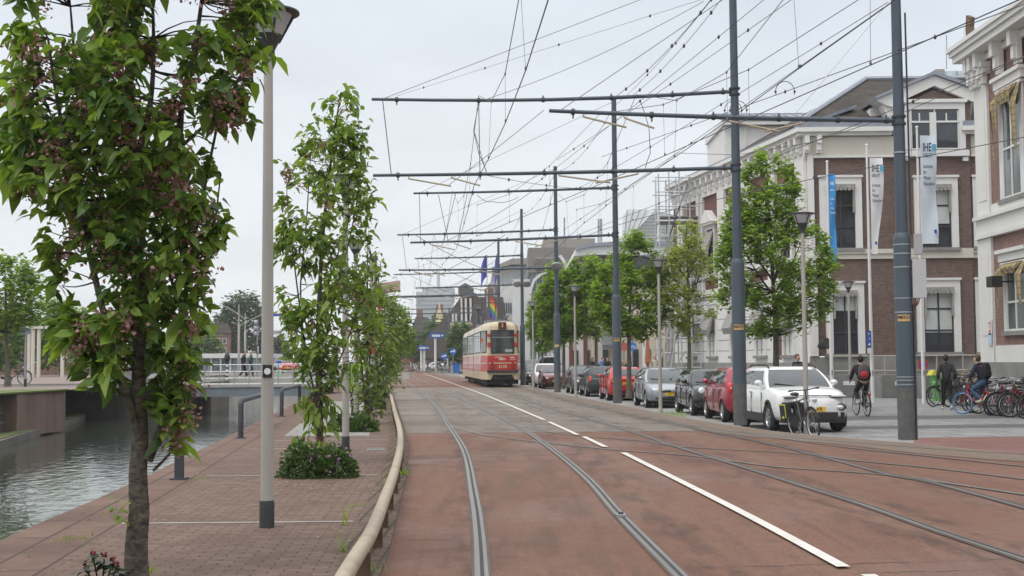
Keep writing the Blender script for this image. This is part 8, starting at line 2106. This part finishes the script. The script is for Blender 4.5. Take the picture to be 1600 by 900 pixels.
for (px0, px1, py0, py1, Y, lab, kind) in ((1436.5, 1465, 212, 381, FY - .6, 'pale blue white banner with dark lettering hanging right of the nearest blue pole', 0), (1358, 1382, 247, 397, FY, 'white tapering banner with dark lettering left of the nearest blue pole', 1), (1294, 1307, 272, 408, FY + .5, 'narrow blue banner with white lettering beside the linden tree', 2)):
    sh = straight() if kind != 1 else [(0, i / 8) for i in range(9)] + [(1 - .0 * i, i / 8) for i in range(4)] + [(.93, .5), (.80, .63), (.62, .76), (.48, .88), (.42, 1.0)]
    root, f, W_, H_ = banner('banner', lab, px0, px1, py0, py1, sh, (wb_, cw, fabric('blue banner cloth', (.05, .27, .62)))[kind], Y)
    ink = M['text_white'] if kind == 2 else nvy
    k_ = .82 if kind != 2 else .9
    def tx(s_, x, v, size, m_, al='LEFT', sx=1.0, bold=.0): return text_mesh('banner_lettering', s_, size, m_, f, (x * W_, -.20, -v * H_), (math.pi / 2, 0, 0), al, .002, sx, bold)
    if kind == 0: rowsx = ('IHE', 'DELFT', ('Institute', 'for', 'Water', 'Education'))
    elif kind == 1: rowsx = ('IHE', 'DELFT', ('Institute', 'for', 'Water', 'Education'))
    else: rowsx = ('IHE', 'DELFT', ('Institute', 'for', 'Water', 'Education'))
    tx(rowsx[0], .07, .12, W_ * .78, ink, sx=.50, bold=.02); tx(rowsx[1], .07, .193, W_ * .36, ink, sx=.62, bold=.015)
    for q_, s_ in enumerate(rowsx[2]): tx(s_, .07, .293 + q_ * .053, W_ * .36, ink, sx=.52, bold=.012)
    mb = MB(); mb.box((W_ * .83, -.19, -H_ * .118), (W_ * .28, .02, W_ * .42)); mb.build('light_blue_square', lbl, f)
    if kind != 2: mb = MB(); u = .78 if kind == 0 else .27; mb.box((W_ * u, -.19, -H_ * .89), (W_ * .16, .02, W_ * .24)); mb.build('emblem_mark', M['sign_blue'], f)
# parking sign on flagpole, planters, handrail, bin, prohibition signs
o = thing('parking_sign', 'narrow blue sign with white symbols fixed below the white banner', 'sign', PY(1357, 530, FY - .1)); mb = MB(); mb.box((0, -.08, 0), (.14, .03, .62)); f = mb.build('panel', M['sign_blue'], o); mb = MB(); mb.box((0, -.08, -.42), (.14, .03, .2)); mb.build('sub_panel', M['sign_white'], o)
text_mesh('sign_lettering', 'P', .13, M['sign_white'], f, (0, -.10, .18), (math.pi / 2, 0, 0)); text_mesh('sign_lettering', '7', .12, M['sign_white'], f, (0, -.10, .0), (math.pi / 2, 0, 0)); mb = MB(); mb.prism([(-.05, -.10, -.22), (.05, -.10, -.22), (0, -.10, -.12)], (0, -.005, 0)); mb.build('arrow', M['sign_white'], f)
for (px, Y, lab, w_) in ((1318, 50.5, 'grey concrete planter block with a pale label behind the front of the white car', 1.05), (1398, 50, 'grey concrete planter block with a pale label left of the nearest blue pole', 1.2), (1462, 49.5, 'grey concrete planter block behind the walking man', 1.2)):
    o = thing('planter_block', lab, 'planter', gbase(px, Y, plaza_z(Y)), R_(2), 'concrete blocks before the institute'); mb = MB(); mb.box((0, 0, .44), (w_, .8, .88)); mb.build('block', mat('grey concrete block', (.20, .20, .195), .85, var=.12), o)
    mb = MB(); mb.box((.08, -.405, .56), (.46, .012, .16)); mb.build('label_plate', M['sign_white'], o); mb = MB(); mb.box((-w_ / 2 - .06, 0, .42), (.1, .8, .84)); mb.build('side_panel', M['grey_stone'], o)
o = thing('ramp_railing', 'pale tubular handrail along the grey ramp before the institute', 'railing', gbase(1380, 54, plaza_z(54))); L0 = Vector(o.location)
a, b = PY(1300, 560, 54), PY(1545, 554, 54); zr = [PY(1400, y, 54).z for y in (556, 579)]
for z in zr:
    mb = MB(); mb.tube([Vector((a.x, 54, z)) - L0, Vector((b.x, 54, z)) - L0], .035, 6); mb.build('rail', M['lamp_post'], o)
for i in range(7):
    x = lerp(a.x, b.x, i / 6); mb = MB(); mb.tube([Vector((x, 54, L0.z)) - L0, Vector((x, 54, zr[0])) - L0], .03, 6); mb.build('post', M['lamp_post'], o)
o = thing('access_ramp', 'grey concrete access ramp wall in front of the institute plinth', 'ramp', gbase(1380, 54.8, plaza_z(54))); mb = MB(); mb.box((1.2, .35, .35), (8.4, .9, .75)); mb.build('ramp_wall', M['grey_stone'], o)
o = thing('waste_bin', 'bright green waste bin with a yellow lid behind the walking man', 'bin', gbase(1464, 47.5, plaza_z(47.5))); mb = MB(); mb.lathe([(.20, .0), (.30, .95)], n=4, M=Matrix.Rotation(R_(45), 3, 'Z')); mb.build('container', mat('bright green bin', (.10, .42, .06), .5), o); mb = MB(); mb.prism([(-.32, -.28, .95), (.28, -.28, .95), (.30, -.28, 1.08), (-.2, -.28, 1.14)], (0, .56, 0)); mb.build('lid', mat('yellow lid', (.65, .58, .03), .5), o); mb = MB(); mb.lathe([(.08, -.02), (.08, .02)], (.2, .25, .08), 8, Matrix.Rotation(math.pi / 2, 3, 'Y')); mb.build('wheel', M['tyre'], o)
o = thing('round_sign', 'small red ringed prohibition sign on the ramp railing', 'sign', PY(1442, 570, 53.9)); mb = MB(); mb.lathe([(.22, -.01), (.22, .01)], (0, 0, 0), 16, Matrix.Rotation(math.pi / 2, 3, 'X')); f = mb.build('ring', M['sign_red'], o); mb = MB(); mb.lathe([(.15, -.012), (.15, .012)], (0, -.008, 0), 16, Matrix.Rotation(math.pi / 2, 3, 'X')); mb.build('field', M['sign_blue'], f)
o = thing('round_sign', 'round blue cycle sign right of the tree trunk behind the silver car', 'sign', gbase(988, 70, PL)); mb = MB(); mb.lathe([(.04, 0), (.04, 2.9)], n=6); mb.build('post', M['steel'], o); zz0 = PY(988, 541.5, 70).z - PL
mb = MB(); mb.lathe([(.24, -.01), (.24, .01)], (0, -.06, zz0), 20, Matrix.Rotation(math.pi / 2, 3, 'X')); f = mb.build('disc', mat('bright sign blue', (.03, .20, .6), .4), o)
mb = MB()
for x in (-.1, .1): mb.tube([(x + .07 * math.cos(a), -.078, zz0 - .04 + .07 * math.sin(a)) for a in [k_ * math.pi / 6 for k_ in range(13)]], .012, 4)
mb.tube([(-.1, -.078, zz0 - .04), (.03, -.078, zz0 + .06), (.1, -.078, zz0 - .04)], .012, 4); mb.build('cycle_symbol', M['sign_white'], f)
o = thing('round_sign', 'small red and white sign left of the trunk behind the bright red car', 'sign', gbase(975, 72, PL)); mb = MB(); mb.lathe([(.04, 0), (.04, 2.6)], n=6); mb.build('post', M['steel'], o); mb = MB(); mb.lathe([(.25, -.01), (.25, .01)], (0, -.06, PY(975, 542, 72).z - PL), 16, Matrix.Rotation(math.pi / 2, 3, 'X')); mb.build('disc', mat('faded red', (.5, .12, .12), .5), o)
o = thing('parasol', 'closed orange brown parasol beside the scaffolding', 'parasol', gbase(1012, 96, .1)); mb = MB(); mb.lathe([(.03, 0), (.03, 1.0)], n=6); mb.build('pole', M['steel'], o); mb = MB(); mb.lathe([(.10, 1.0), (.22, 1.3), (.10, 3.0), (.02, 3.5)], n=8); mb.build('canopy', mat('orange brown cloth', (.35, .12, .05), .8), o)
# ---- flags over the tram
def cloth_flag(name, label, px, py0, py1, Y, w_, h_, stripes, lean):
    b = PY(px, py1, Y); t_ = PY(px + lean, py0, Y); root = thing(name, label, 'flag', b); v = t_ - b
    mb = MB(); mb.tube([(0, 0, 0), v], .045, 6); mb.build('pole', M['white_trim'], root)
    n = len(stripes); dv = v.normalized()
    for q_, c in enumerate(stripes):
        mb = MB(); L_, R2 = [], []
        for i in range(9):
            u = i / 8; off = Vector((u * w_ * .75, .18 * math.sin(u * 7), -u * u * h_ * .55))
            a = v - dv * (h_ * q_ / n) + off; bq = v - dv * (h_ * (q_ + 1) / n) + off
            L_.append(a); R2.append(bq)
        mb.strip(L_, R2); mb.strip([p + Vector((0, .015, 0)) for p in L_], [p + Vector((0, .015, 0)) for p in R2]); mb.build('cloth', c, root, smooth=True)
    return root
fc = lambda n, c: mat(n + ' flag cloth', c, .8, var=.05)
cloth_flag('rainbow_flag', 'rainbow striped flag on a slanted pole above the tram', 763.5, 462, 505, 122, 1.05, 2.0, [fc('red', (.55, .05, .04)), fc('orange', (.65, .25, .03)), fc('yellow', (.65, .55, .05)), fc('green', (.07, .35, .10)), fc('blue', (.06, .16, .5)), fc('violet', (.18, .05, .32))], 0)
bf = fc('royal blue', (.07, .08, .36))
cloth_flag('blue_flag', 'royal blue flag flying left above the tram', 761, 398, 480, 150, -1.0, 2.6, [bf], .5)
cloth_flag('blue_flag', 'royal blue flag half hidden behind the pole above the tram roof', 780, 391, 480, 150, -.75, 3.0, [bf], .2)
# ---- scaffolding at the far end of the institute
sc_ = thing('scaffolding', 'silver tube scaffolding wrapped around the far end of the white side facade', 'scaffolding', gbase(1065, 70.5, .1)); L0 = Vector(sc_.location); M['scaf'] = mat('bright scaffold tube', (.52, .53, .55), .4, .3)
xs = [XA(px, 70.5) for px in (1030, 1046, 1062, 1078, 1092)]; zt_ = PY(1070, 290, 73).z; lv = [.3 + i * (zt_ - .3) / 14 for i in range(15)]
for x in xs:
    for y in (69.6, 71.0):
        mb = MB(); mb.tube([(x, y, 0), (x, y, zt_ + random.uniform(0, .6))], .042, 5); mb.build('standard', M['scaf'], sc_, world=True)
for z in lv:
    for y in (69.6, 71.0):
        mb = MB(); mb.tube([(xs[0] - .2, y, z), (xs[-1] + .1, y, z)], .036, 5); mb.build('ledger', M['scaf'], sc_, world=True)
for i in range(7):
    mb = MB(); z0 = lv[i * 2]; a = xs[i % 4]; b = xs[i % 4 + 1]; mb.tube([(a, 69.5, z0), (b, 69.5, lv[min(14, i * 2 + 2)])], .04, 5); mb.build('brace', M['darksteel'] if i % 2 else M['steel'], sc_, world=True)
mb = MB(); mb.tube([(XA(1042, 69), 68.3, .2), (XA(1062, 69), 69.2, 4.0)], .05, 6); mb.tube([(XA(1020, 69), 68, .2), (XA(1050, 69), 69.2, 3.8)], .035, 6); mb.tube([(XA(1048, 69), 68.8, .8), (XA(1072, 69), 69.2, 2.0)], .035, 6); mb.build('raker', M['lamp_post'], sc_, world=True)
for z in (lv[4], lv[8], lv[11]):
    mb = MB(); mb.box(((xs[0] + xs[-1]) / 2, 70.3, z - .05), (xs[-1] - xs[0], 1.3, .05)); mb.build('platform', mat('scaffold plank', (.26, .23, .19), .8), sc_, world=True)
mb = MB(); mb.box((xs[-1] - .9, 70.2, lv[11] + .25), (2.4, .9, .06)); mb.build('fan_board', M['concrete'], sc_, world=True)

# ---- the air of a grey day: everything from the camera to the farthest roof stands in it
hz = MB(); hz.box((0, 345, 24.2), (1500, 760, 53.6)); ho = hz.build('haze', [])
tag(ho, kind='stuff'); ho['label'] = 'thin grey haze in the air over the whole street'
m = bpy.data.materials.new('haze air'); m.use_nodes = True; t = m.node_tree
for n in list(t.nodes):
    if n.type == 'BSDF_PRINCIPLED': t.nodes.remove(n)
pv = nd(t, 'ShaderNodeVolumePrincipled'); pv.inputs['Color'].default_value = (.985, .99, 1, 1); pv.inputs['Density'].default_value = .0004; pv.inputs['Anisotropy'].default_value = .2
t.links.new(pv.outputs[0], t.nodes['Material Output'].inputs['Volume'])
ho.data.materials.clear(); ho.data.materials.append(m)

# ---- loose pieces of the same kind become parts of their own
def explode(o):
    bm = bmesh.new(); bm.from_mesh(o.data); bm.faces.ensure_lookup_table(); seen = set(); isl = []
    for f in bm.faces:
        if f.index in seen: continue
        st_, cur = [f], []; seen.add(f.index)
        while st_:
            g_ = st_.pop(); cur.append(g_.index)
            for e in g_.edges:
                for h_ in e.link_faces:
                    if h_.index not in seen: seen.add(h_.index); st_.append(h_)
        isl.append(set(cur))
    bm.free()
    for k_, keep in enumerate(isl):
        b2 = bmesh.new(); b2.from_mesh(o.data); b2.faces.ensure_lookup_table()
        bmesh.ops.delete(b2, geom=[f for f in b2.faces if f.index not in keep], context='FACES')
        me = bpy.data.meshes.new(o.name); b2.to_mesh(me); b2.free()
        for mm in o.data.materials: me.materials.append(mm)
        c = o.copy(); c.data = me; COL.objects.link(c); c.parent = o.parent
    bpy.data.objects.remove(o)
for o in [o for o in scene.objects if o.type == 'MESH' and o.parent and o.name.split('.')[0] in ('registration_rod', 'awning_arm', 'dormer_sill', 'fin', 'guide_bar', 'dormer_window', 'raker', 'roof_box', 'door_gap', 'cable_tail', 'poster_lines', 'cream_stripe', 'operator_stripe', 'clamp', 'cornice', 'mudguard', 'string_course', 'base_plate', 'side_stucco')]: explode(o)
